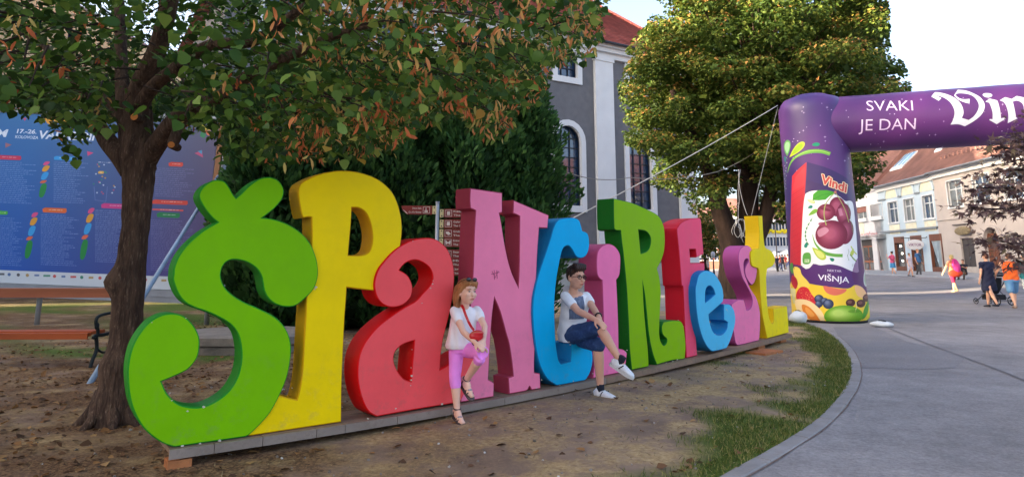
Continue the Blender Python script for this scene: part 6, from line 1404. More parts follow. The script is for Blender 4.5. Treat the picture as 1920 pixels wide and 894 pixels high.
# ================================================================ PEOPLE
def skin(name, c): return PM(name, c, rough=.55, var=.04, scale=6, bump=.04, bscale=60, spec=.35)
class Fig:
    """shapes gathered for one continuous (voxel-merged) surface"""
    def __init__(s): s.mb = MB()
    def cap(s, pts, rad, n=14):
        P = [Vector(p) for p in pts]; 
        if not hasattr(rad, '__len__'): rad = [rad]*len(P)
        d0 = (P[0]-P[1]).normalized(); d1 = (P[-1]-P[-2]).normalized(); out = []; rr = []
        for k in (3, 2, 1): a = k*math.pi/7; out.append(P[0]+d0*rad[0]*math.sin(a)); rr.append(rad[0]*math.cos(a))
        for i in range(len(P)):
            out.append(P[i]); rr.append(rad[i])
        for k in (1, 2, 3): a = k*math.pi/7; out.append(P[-1]+d1*rad[-1]*math.sin(a)); rr.append(rad[-1]*math.cos(a))
        s.mb.tube(out, rr, n); return s
    def loft(s, secs, xa, n=20):
        """secs: (centre, half-width, half-depth); xa: width axis"""
        P = [Vector(q[0]) for q in secs]; vs = []; k = len(P)
        for i, p in enumerate(P):
            t = (P[min(i+1, k-1)]-P[max(i-1, 0)]).normalized(); x = (Vector(xa[i] if isinstance(xa, list) else xa)); x = (x-t*x.dot(t)).normalized(); y = t.cross(x)
            for j in range(n):
                q = 2*math.pi*j/n; c, sn = math.cos(q), math.sin(q); e = .85
                vs.append(p+x*secs[i][1]*math.copysign(abs(c)**e, c)+y*secs[i][2]*math.copysign(abs(sn)**e, sn))
        s.mb.add(vs, [(i*n+j, i*n+(j+1) % n, (i+1)*n+(j+1) % n, (i+1)*n+j) for i in range(k-1) for j in range(n)]+[tuple(range(n-1, -1, -1)), tuple((k-1)*n+j for j in range(n))]); return s
    def ell(s, c, r, rot=None, n=18, m=12): s.mb.ell(c, r, n, m, rot); return s
    def done(s, name, mat, parent, vox, sm=3, fn=None):
        me = bpy.data.meshes.new(name); me.from_pydata([tuple(v) for v in s.mb.v], [], s.mb.f)
        bm = bmesh.new(); bm.from_mesh(me); bmesh.ops.recalc_face_normals(bm, faces=bm.faces); bm.to_mesh(me); bm.free()
        o = bpy.data.objects.new('tmp', me); COL.objects.link(o)
        r = o.modifiers.new('r', 'REMESH'); r.mode = 'VOXEL'; r.voxel_size = vox
        q = o.modifiers.new('s', 'SMOOTH'); q.factor = .5; q.iterations = sm
        bpy.context.view_layer.update(); me2 = bpy.data.meshes.new_from_object(o.evaluated_get(bpy.context.evaluated_depsgraph_get())); bpy.data.objects.remove(o); bpy.data.meshes.remove(me)
        if fn:
            for v in me2.vertices: v.co = fn(v.co)
        me2.name = name; me2.materials.clear(); return link(name, me2, parent, [mat], smoothf=True)
def frame(fwd, up=(0, 0, 1)):
    f = Vector(fwd).normalized(); x = f.cross(Vector(up)).normalized(); z = x.cross(f); return Matrix((x, f, z)).transposed()      # x right, y forward, z up
def head(F, c, M, h, child=False):
    """h = head height; shapes in head frame: x to the person's right, y forward, z up"""
    k = h/.22; P = lambda x, y, z: c+M @ (Vector((x, y, z))*k)
    e = lambda x, y, z, a, b, d, n=16: F.ell(P(x, y, z), (a*k, b*k, d*k), M, n, 10)
    e(0, -.012, .028, .072, .090, .082); e(0, .012, -.022, .062, .070, .075); e(0, .034, -.066, .036 if not child else .034, .040, .034); e(0, .03, -.04, .050, .050, .045)
    if child: e(-.032, .045, -.030, .026, .026, .028); e(.032, .045, -.030, .026, .026, .028)
    F.cap([P(0, .078, .002), P(0, .092, -.022)], [.009*k, .013*k], 10); e(0, .086, -.052, .020, .012, .008); 
    for s in (-1, 1):
        e(s*.072, -.012, -.006, .010, .018, .030); e(s*.028, .070, .030, .022, .012, .010)
        e(s*.036, .062, -.020, .020, .016, .018)
    return P, k
def face(P, k, M, root, brow=(120, 84, 60), iris=(70, 90, 100), lip=(176, 96, 92)):
    me_w = PM('eye_white', (200, 190, 184), rough=.3, bump=0); me_i = PM('iris_%d' % iris[0], iris, rough=.2, bump=0); mb_ = PM('brow_%d' % brow[0], brow, rough=.9); ml = PM('lips_%d' % lip[0], lip, rough=.5, bump=0)
    for s in (-1, 1):
        q = MB(); q.ell(P(s*.028, .073, .008), (.0105*k, .005*k, .0048*k), 12, 8, M); ey = q.build('eye', me_w, root, sm=True)
        q = MB(); q.ell(P(s*.028, .0785, .008), (.0052*k, .0028*k, .0050*k), 10, 6, M); q.build('iris', me_i, ey, sm=True)
        q = MB(); q.tube([P(s*.012, .0815, .026), P(s*.028, .082, .031), P(s*.044, .074, .026)], [.002*k, .0034*k, .0015*k], 6); q.build('eyebrow', mb_, root, sm=True)
        q = MB(); q.tube([P(s*.015, .0775, .0125), P(s*.028, .080, .0165), P(s*.041, .0735, .012)], [.0010*k, .0018*k, .0010*k], 5); q.build('eyelash', mb_, root, sm=True)
    q = MB(); q.tube([P(-.021, .0845, -.050), P(-.008, .0965, -.0475), P(0, .097, -.049), P(.008, .0965, -.0475), P(.021, .0845, -.050)], [.001*k, .0042*k, .0040*k, .0042*k, .001*k], 8); q.build('mouth', ml, root, sm=True)
    q = MB(); q.tube([P(-.016, .088, -.056), P(0, .096, -.0575), P(.016, .088, -.056)], [.001*k, .0046*k, .001*k], 8); q.build('mouth', ml, root, sm=True)
def hand(F, w, d, nrm, sz, curl=.5, side=1, spread=.12):
    """palm + four fingers of unequal length + thumb from the side of the palm; nrm = back of hand"""
    d = Vector(d).normalized(); nrm = Vector(nrm); nrm = (nrm-d*nrm.dot(d)).normalized(); x = d.cross(nrm)*side; k = sz/.18
    rot = Matrix((x, d, nrm)).transposed(); F.ell(w+d*.045*k, (.040*k, .052*k, .017*k), rot, 14, 10); F.cap([w-d*.01*k, w+d*.03*k], [.024*k, .030*k])
    for i, (off, ln) in enumerate(((-.030, .060), (-.010, .072), (.010, .078), (.029, .068))):
        p = w+d*.082*k+x*off*k; a = (i-1.5)*-spread*-1; dd = (d+x*off*spread*12).normalized(); pts = [w+d*.06*k+x*off*.9*k, p]; c = 0
        for f in (.45, .32, .25): c += curl*(.5+.5*f); v = dd*math.cos(c)-nrm*math.sin(c); p = p+v*ln*f*k; pts.append(p)
        F.cap(pts, [.0098*k, .0092*k, .0085*k, .0078*k, .0068*k], 8)
    b = w+d*.022*k+x*.030*k; F.cap([w+d*.012*k+x*.018*k, b, b+(x*.7+d*.75-nrm*.25)*.032*k, b+(x*.55+d*1.3-nrm*.5)*.052*k], [.013*k, .0125*k, .0105*k, .0085*k], 8)
def ray_on(o, pts, dirv, off):
    from mathutils.bvhtree import BVHTree
    me = o.data; b = BVHTree.FromPolygons([v.co for v in me.vertices], [p.vertices for p in me.polygons]); out = []
    for p in pts:
        h = b.ray_cast(Vector(p), dirv); out.append(h[0]-dirv*off if h[0] is not None else None)
    return out

# ---------------------------------------------------------------- the girl leaning between a and N
GO = onz(862, 787, .085); GO.z = 0
girl = tag(empty('person', GO), 'young girl in white blouse and pink leggings leaning on the letters', 'person')
g = lambda u, v, y: aty(u, v, y)-GO
m_sk = skin('girl_skin', (238, 190, 168)); m_pink = PM('pink_leggings', (250, 152, 244), rough=.8, scale=5, var=.08, bump=.3, bscale=14); m_blouse = PM('white_blouse', (240, 236, 240), rough=.85, scale=6, var=.04, bump=.5, bscale=10)
F = Fig(); hc = g(876, 548, 6.20); Mh = frame((.62, -.80, .02), (.06, 0, 1)); P, k = head(F, hc, Mh, .226, True)
sR_, eR, wR = g(852, 583, 6.22), g(869, 622, 6.06), g(892, 643, 5.955); sL_, eL, wL = g(894, 582, 6.34), g(909, 612, 6.20), g(907, 638, 6.02)
hpR, knR, anR, toR = g(856, 655, 6.26), g(853, 704, 6.16), g(857, 768, 6.14), g(864, 784, 6.02)
hpL, knL, anL = g(876, 655, 6.26), g(906, 661, 5.94), g(874, 712, 6.20)
F.cap([g(872, 562, 6.24), g(871, 580, 6.27)], [.038, .044])
F.loft([(g(871, 577, 6.28), .06, .045), (g(871, 586, 6.28), .105, .06), (g(870, 600, 6.28), .105, .072), (g(866, 625, 6.28), .095, .07), (g(865, 648, 6.27), .108, .08), (g(866, 662, 6.26), .10, .075)], (.92, .35, 0))
for a, b, c in ((sR_, eR, wR), (sL_, eL, wL)): F.cap([a, a.lerp(b, .5), b, b.lerp(c, .4), c], [.038, .032, .027, .026, .019])
F.cap([hpR, knR, knR.lerp(anR, .35), anR], [.062, .045, .043, .026]); F.cap([hpL, knL, knL.lerp(anL, .35), anL], [.062, .047, .043, .026])
hand(F, wR, (g(905, 651, 5.90)-wR), (-.2, -.5, .8), .135, .75, 1, .1); hand(F, wL, (g(897, 651, 5.92)-wL), (.5, -.5, .7), .135, .8, -1, .1)
def foot(F, an, toe, L=.17, w=.033):
    d = (toe-an).normalized(); up = Vector((0, 0, 1)); side = d.cross(up).normalized(); n2 = side.cross(d)
    F.cap([an-n2*.02-d*.035, an-n2*.035+d*.02, an-n2*.045+d*(L*.55), an-n2*.052+d*(L*.78)], [.026, .030, .028, .018]); F.cap([an, an+d*.05-n2*.02], [.027, .026])
    for i in range(5): b = an-n2*.055+d*(L*.76-abs(i-1)*.008)+side*(i-2)*.0125; F.cap([b-d*.015, b+d*.016], [.0085-.0008*i, .0075-.0008*i], 6)
    return d, side, n2
dR, sdR, nR_ = foot(F, anR+Vector((0, 0, .0)), anR+Vector((.10, -.22, -.045))); dL, sdL, nL_ = foot(F, anL, anL+Vector((.22, -.26, -.24)))
F.done('body', m_sk, girl, .0062, 3)
face(P, k, Mh, girl, (150, 104, 70), (84, 100, 110), (198, 112, 108))
F = Fig(); 
F.loft([(g(871, 574, 6.28), .050, .042), (g(871, 579, 6.28), .088, .055), (g(871, 586, 6.28), .112, .068), (g(869, 602, 6.28), .118, .085), (g(865, 628, 6.27), .118, .095), (g(862, 650, 6.25), .130, .105), (g(862, 653, 6.25), .120, .098)], (.92, .35, 0))
for a, b in ((sR_, eR), (sL_, eL)): F.cap([a, a.lerp(b, .25), a.lerp(b, .42)], [.044, .048, .043])
F.done('blouse', m_blouse, girl, .007, 4, fn=lambda c: c+Vector((0, -1, 0))*.004*math.sin(c.x*90+c.z*14)*max(0, min(1, (1.05-c.z)*3)))
F = Fig(); F.loft([(g(864, 643, 6.27), .112, .085), (g(866, 655, 6.26), .112, .088), (g(866, 664, 6.25), .10, .08)], (.92, .35, 0))
F.cap([hpR, knR, knR.lerp(anR, .18), knR.lerp(anR, .28)], [.070, .052, .051, .049]); F.cap([hpL, knL, knL.lerp(anL, .18), knL.lerp(anL, .26)], [.070, .055, .051, .049])
F.done('leggings', m_pink, girl, .007, 3)
# hair: cap, fringe, loose length behind the ear
m_hair = PM('strawberry_hair', (214, 150, 96), rough=.5, scale=6, var=.3, bump=.9, bscale=60, stretch=(3, 3, .5), col2=(150, 96, 58))
F = Fig(); F.ell(P(0, -.022, .040), (.080*k, .093*k, .080*k), Mh); 
F.cap([P(.05, .058, .078), P(.072, .022, .040), P(.078, -.02, -.01), P(.070, -.05, -.09)], [.018*k, .016*k, .020*k, .010*k]); F.cap([P(-.05, .058, .078), P(-.070, .020, .040), P(-.070, -.03, .02)], [.018*k, .015*k, .02*k])
F.cap([P(.055, .05, .075), P(0, .078, .076), P(-.055, .05, .075)], .015*k); F.cap([P(.03, .080, .072), P(.035, .084, .052)], [.012*k, .005*k]); F.cap([P(-.03, .080, .072), P(-.035, .084, .052)], [.012*k, .005*k]); F.cap([P(0, .084, .072), P(0, .088, .050)], [.013*k, .005*k])
F.cap([P(0, -.10, .03), P(.01, -.115, -.04), P(.02, -.105, -.12), P(.01, -.095, -.17)], [.045*k, .05*k, .04*k, .015*k]); F.cap([P(.05, -.07, .03), P(.065, -.075, -.05), P(.06, -.07, -.13)], [.035*k, .032*k, .012*k])
F.done('hair', m_hair, girl, .006, 2, fn=lambda c: c+(c-hc).normalized()*.003*math.sin(c.x*260+c.y*190))
m_blk = PM('black_plastic', (26, 24, 26), rough=.25, spec=.6)
q = MB()
for s in (-1, 1): q.ell(P(s*.032, .062, .108), (.025*k, .006*k, .017*k), 14, 8, Mh); q.tube([P(s*.056, .058, .11), P(s*.078, .02, .095), P(s*.08, -.03, .07)], .0025*k, 5)
q.tube([P(-.010, .066, .11), P(.010, .066, .11)], .003*k, 5); tag(q.build('sunglasses', m_blk, sm=True), 'dark sunglasses pushed up on the head of the girl', 'sunglasses').location = GO
# red shoulder bag with strap
m_red = PM('red_leather', (206, 22, 34), rough=.3, spec=.6, scale=6, var=.1, bump=.1)
bgp = g(893, 627, 5.99); bag = tag(empty('shoulder_bag', GO+bgp), 'small glossy red shoulder bag hanging across the girl', 'bag')
F = Fig(); Mb = frame((.25, -.95, .1)); F.ell(Vector((0, 0, -.01)), (.062, .026, .044), Mb); F.ell(Vector((0.01, -.004, .012)), (.055, .022, .026), Mb); F.done('pouch', m_red, bag, .005, 2)
zp = MB(); zp.tube([Mb @ Vector((-.052, .022, .016)), Mb @ Vector((0, .029, .024)), Mb @ Vector((.05, .022, .014))], .002, 5); zp.build('zip', PM('brass', (190, 160, 110), rough=.3, metal=.8), bag)
def strap(pts, w, mat, parent, name, facing=(0, -1, 0)):
    V = []; f = Vector(facing)
    for i, p in enumerate(pts): t = (pts[min(i+1, len(pts)-1)]-pts[max(i-1, 0)]).normalized(); s = t.cross(f).normalized()*w/2; V += [p-s, p+s, p+s+f*.004, p-s+f*.004]
    n = len(pts); return MB().add(V, [(4*i+j, 4*i+(j+1) % 4, 4*i+4+(j+1) % 4, 4*i+4+j) for i in range(n-1) for j in range(4)]+[(3, 2, 1, 0), tuple(4*(n-1)+j for j in range(4))]).build(name, mat, parent)
pts = [Vector(p)-bgp for p in (g(866, 572, 6.215), g(869, 578, 6.185), g(873, 590, 6.155), g(878, 602, 6.13), g(884, 613, 6.07), g(889, 619, 6.01))]
strap(pts, .022, m_red, bag, 'strap')
strap([Vector(p)-bgp for p in (g(866, 572, 6.215), g(862, 571, 6.26), g(858, 577, 6.33))], .02, m_red, bag, 'strap', (-.3, -.6, .6))
# sandals
m_sand = PM('grey_brown_leather', (92, 80, 80), rough=.6, scale=8)
def sandal(an, d, side, n2, pr, L=.17):
    root = pr; q = MB(); b = an-n2*.068
    pts = [(-.045, .022), (-.03, .030), (.02, .028), (.07, .032), (L*.8, .034), (L*.93, .026), (L, .010)]
    lo = [b+d*x+side*w for x, w in pts]+[b+d*x-side*w for x, w in pts[::-1]]; n = len(lo)
    q.add([p-n2*.012 for p in lo]+[p+n2*.004 for p in lo], [tuple(range(n)), tuple(range(2*n-1, n-1, -1))]+[(j, (j+1) % n, n+(j+1) % n, n+j) for j in range(n)]); so = q.build('sandal', m_sand, root)
    for x, hh, w in ((.075, .036, .036), (.105, .030, .036), (-.005, .075, .032)):
        q = MB(); q.tube([b+d*x+side*w*math.cos(t)+n2*(hh*1.05*math.sin(t)) for t in [math.pi*j/8 for j in range(9)]], .0065, 6); q.build('sandal_strap', m_sand, so, sm=True)
    q = MB(); q.ell(b+d*.092+n2*.045, (.016, .016, .008), 8, 6); q.ell(b+d*.092+n2*.045+side*.016, (.012, .012, .007), 8, 6); q.build('sandal_flower', PM('silver_leather', (168, 156, 164), rough=.4), so, sm=True)
    q = MB(); q.tube([an+side*.03*math.cos(t)+d*.031*math.sin(t)+n2*.012 for t in [2*math.pi*j/14 for j in range(15)]], .0065, 6); q.build('sandal_strap', m_sand, so, sm=True)
sandal(anR, dR, sdR, nR_, girl); sandal(anL, dL, sdL, nL_, girl)
q = MB(); q.tube([wR+(eR-wR).normalized()*.012+Vector((math.cos(t)*.024, math.sin(t)*.010, math.sin(t)*.022)) for t in [2*math.pi*j/14 for j in range(15)]], .0035, 6); q.build('bracelet', m_blk, girl, sm=True)

# ---------------------------------------------------------------- the boy sitting on the c
BO = onz(1128, 744, .08); BO.z = 0
boy = tag(empty('person', BO), 'boy with glasses in printed white t-shirt and denim shorts sitting cross-legged on the blue c', 'person')
b_ = lambda u, v, y: aty(u, v, y)-BO
m_sk2 = skin('boy_skin', (218, 166, 140)); m_tee = PM('white_tshirt', (236, 238, 244), rough=.85, scale=5, var=.05, bump=.5, bscale=9); m_denim = PM('blue_denim', (46, 74, 122), rough=.85, scale=5, var=.25, bump=.4, bscale=40, dirt=((84, 116, 160), .5, .7, .5))
F = Fig(); hc2 = b_(1080, 521, 7.43); Mh2 = frame((.60, -.80, -.02), (.04, 0, 1)); P2, k2 = head(F, hc2, Mh2, .252)
sR_, eR, wR = b_(1060, 556, 7.42), b_(1084, 583, 7.22), b_(1117, 599, 7.05); sL_, eL, wL = b_(1099, 556, 7.62), b_(1112, 577, 7.42), b_(1123, 594, 7.18)
F.cap([b_(1076, 536, 7.47), b_(1075, 550, 7.51)], [.046, .054])
F.loft([(b_(1077, 549, 7.52), .07, .05), (b_(1078, 557, 7.53), .150, .075), (b_(1078, 575, 7.54), .145, .095), (b_(1074, 598, 7.56), .125, .09), (b_(1072, 622, 7.58), .14, .10), (b_(1073, 634, 7.60), .13, .10)], (.88, .47, 0))
for a, b, c in ((sR_, eR, wR), (sL_, eL, wL)): F.cap([a, a.lerp(b, .5), b, b.lerp(c, .35), c], [.052, .044, .036, .036, .025])
hpR, knR, anR = b_(1070, 628, 7.52), b_(1124, 613, 7.08), b_(1160, 672, 7.02); hpL, knL, anL = b_(1084, 632, 7.62), b_(1121, 645, 7.20), b_(1126, 730, 7.21)
F.cap([hpR, hpR.lerp(knR, .6), knR, knR.lerp(anR, .3), anR], [.085, .070, .056, .054, .032]); F.cap([hpL, hpL.lerp(knL, .6), knL, knL.lerp(anL, .3), anL], [.085, .070, .058, .055, .033])
hand(F, wR, b_(1134, 611, 6.96)-wR, (-.1, -.4, .9), .175, .42, 1, .10); hand(F, wL, b_(1127, 619, 7.0)-wL, (.6, -.7, .4), .175, .32, -1, .10)
F.cap([anR, anR+(anR-knR).normalized()*.05], .03); F.cap([anL, anL-Vector((0, 0, .04))], .03)
F.done('body', m_sk2, boy, .0068, 3)
face(P2, k2, Mh2, boy, (72, 50, 40), (60, 50, 44), (190, 108, 102))
F = Fig(); F.loft([(b_(1077, 551, 7.52), .062, .05), (b_(1078, 556, 7.53), .155, .085), (b_(1078, 575, 7.54), .158, .110), (b_(1074, 600, 7.56), .150, .112), (b_(1071, 625, 7.57), .158, .118), (b_(1071, 637, 7.58), .150, .11)], (.88, .47, 0))
for a, b in ((sR_, eR), (sL_, eL)): F.cap([a, a.lerp(b, .3), a.lerp(b, .52)], [.056, .055, .054])
tee = F.done('tshirt', m_tee, boy, .008, 4, fn=lambda c: c+Vector((.3, -1, 0))*.006*math.sin(c.z*46+c.x*22+1.7*math.sin(c.x*14))*max(0, min(1, (1.25-c.z)*4)))
F = Fig(); F.loft([(b_(1072, 618, 7.58), .152, .112), (b_(1073, 630, 7.59), .152, .115), (b_(1074, 638, 7.60), .13, .10)], (.88, .47, 0))
F.cap([hpR, hpR.lerp(knR, .5), hpR.lerp(knR, .93)], [.100, .090, .079]); F.cap([hpL, hpL.lerp(knL, .5), knL+(anL-knL)*.02], [.098, .088, .077])
F.done('shorts', m_denim, boy, .008, 3, fn=lambda c: c+Vector((0, -.6, .6))*.0035*math.sin(c.x*80+c.z*55))
# print on the shirt
nx_, nz_ = 16, 20; fw = Vector((.42, -.9, 0)).normalized(); rt = Vector((.9, .42, 0)); ctr = b_(1086, 577, 7.4); grid = [ctr+fw*.5+rt*(-.088+.176*i/nx_)+Vector((0, 0, -.118+.236*j/nz_)) for j in range(nz_+1) for i in range(nx_+1)]
hit = ray_on(tee, grid, -fw, .0022); m_prt = PM('grey_blue_print', (70, 82, 108), rough=.85, scale=14, var=.5, col2=(120, 134, 160), stretch=(5, 5, .6), bump=.2, dirt=((168, 178, 200), .55, .66, .6))
fs = [(j*(nx_+1)+i, j*(nx_+1)+i+1, (j+1)*(nx_+1)+i+1, (j+1)*(nx_+1)+i) for j in range(nz_) for i in range(nx_)]; hz = sorted((h-ctr).dot(fw) for h in hit if h is not None); hm = hz[len(hz)//2] if hz else 0; hit = [h if h is not None and abs((h-ctr).dot(fw)-hm) < .03 else None for h in hit]; hit = [h if h is not None and not (i % (nx_+1) < 3 and i//(nx_+1) > 15) else None for i, h in enumerate(hit)]; fs = [f for f in fs if all(hit[x] is not None for x in f)]
comp = []; left = set(range(len(fs)))
while left:
    st_ = [left.pop()]; cc2 = list(st_); vsx = set(fs[st_[0]])
    while st_:
        st_.pop(); nb = [i for i in left if vsx & set(fs[i])]
        for i in nb: left.discard(i); cc2.append(i); st_.append(i); vsx |= set(fs[i])
    comp.append(cc2)
fs = [fs[i] for i in max(comp, key=len)]; used = sorted({x for f in fs for x in f}); rm = {x: i for i, x in enumerate(used)}; hit = [hit[x] for x in used]; fs = [tuple(rm[x] for x in f) for f in fs]
MB().add([h if h is not None else Vector((0, 0, 0)) for h in hit], fs).build('shirt_print', m_prt, tee, sm=True)
m_hair2 = PM('dark_brown_hair', (66, 44, 34), rough=.5, scale=8, var=.3, bump=.9, bscale=70, stretch=(1, 1, 2))
F = Fig(); F.ell(P2(0, -.020, .046), (.078*k2, .090*k2, .078*k2), Mh2); F.ell(P2(0, -.045, .015), (.068*k2, .056*k2, .058*k2), Mh2)
for x in (-.05, -.025, 0, .025, .05): F.cap([P2(x*.8, .02, .118), P2(x, .060, .112), P2(x+.018, .084, .085), P2(x+.03, .080, .068)], [.022*k2, .021*k2, .015*k2, .006*k2])
for s in (-1, 1): F.cap([P2(s*.070, .02, .06), P2(s*.076, .006, .015)], [.014*k2, .008*k2])
F.done('hair', m_hair2, boy, .006, 2, fn=lambda c: c+(c-hc2).normalized()*.0012*math.sin(c.x*300+c.z*110))
q = MB()
for s in (-1, 1):
    q.tube([P2(s*.031+.021*math.cos(t), .089-abs(s*.031+.021*math.cos(t))*.12, .008+.0145*math.sin(t)) for t in [2*math.pi*j/18 for j in range(19)]], .0030*k2, 6, cap=False); q.tube([P2(s*.052, .084, .012), P2(s*.076, .03, .012), P2(s*.078, -.015, .008)], .0022*k2, 5)
q.tube([P2(-.010, .091, .012), P2(.010, .091, .012)], .0022*k2, 5); tag(q.build('glasses', m_blk, sm=True), 'dark-rimmed glasses worn by the boy', 'glasses').location = BO
q = MB(); w0 = wL.lerp(eL, .10); dd = (eL-wL).normalized(); Mx = frame(dd); q.tube([w0+Mx @ Vector((math.cos(t)*.031, 0, math.sin(t)*.031)) for t in [2*math.pi*j/16 for j in range(17)]], .009, 8, cap=False); tag(q.build('wristband', m_blk, sm=True), 'black band on the left wrist of the boy', 'wristband').location = BO
m_shoe = PM('white_sneaker', (226, 228, 232), rough=.5, scale=10, var=.05, bump=.2); m_sole = PM('shoe_sole', (206, 206, 206), rough=.6); m_sock = PM('dark_sock', (34, 38, 50), rough=.9)
def sneaker(an, d, up, nm):
    d = d.normalized(); s = d.cross(up).normalized(); u = s.cross(d)
    sk_ = MB().tube([an+u*.055, an, an-u*.04], [.038, .039, .041], 14).build('sock', m_sock, boy, sm=True)
    F = Fig(); b = an-u*.075
    F.loft([(b-d*.075+u*.028, .020, .026), (b-d*.06+u*.035, .036, .036), (b-d*.02+u*.040, .040, .042), (b+d*.05+u*.036, .044, .036), (b+d*.11+u*.026, .047, .026), (b+d*.155+u*.02, .040, .020), (b+d*.178+u*.016, .022, .013)], s, 18)
    F.cap([an-u*.045-d*.012, an-u*.02-d*.018], [.047, .046])
    sh_ = F.done('sneaker', m_shoe, boy, .006, 2)
    pts = [(-.085, .018), (-.07, .036), (0, .040), (.08, .047), (.13, .046), (.17, .032), (.188, .010)]; lo = [b+d*x+s*w for x, w in pts]+[b+d*x-s*w for x, w in pts[::-1]]; n = len(lo)
    MB().add([p-u*.012 for p in lo]+[p+u*.012 for p in lo], [tuple(range(n)), tuple(range(2*n-1, n-1, -1))]+[(j, (j+1) % n, n+(j+1) % n, n+j) for j in range(n)]).build('sole', m_sole, sh_)
    vd = (C0-BO-b).normalized()
    for sg in (-1, 1):
        for j in range(3):
            x = .022+j*.022; st2 = [b+s*sg*.12+d*(x+.012*t+.016*t)+u*(.018+.048*t) for t in (0, .33, .66, 1)]
            hh = ray_on(sh_, st2, -s*sg, .0012)
            if all(h is not None for h in hh): q = MB(); q.tube(hh, .0055, 5); q.build('shoe_stripe', m_blk, sh_)
    for j in range(4): x = .02+j*.02; q = MB(); c = b+d*(x+.03)+u*(.072-j*.008); q.tube([c-s*.018, c+u*.004, c+s*.018], .003, 5); q.build('lace', m_sole, sh_)
sneaker(anL, Vector((.72, -.68, -.02)), Vector((0, 0, 1)), 'l'); dd = (anR-knR).normalized(); tow = b_(1188, 690, 6.96)-anR; sneaker(anR+dd*.03, tow, -dd, 'r')

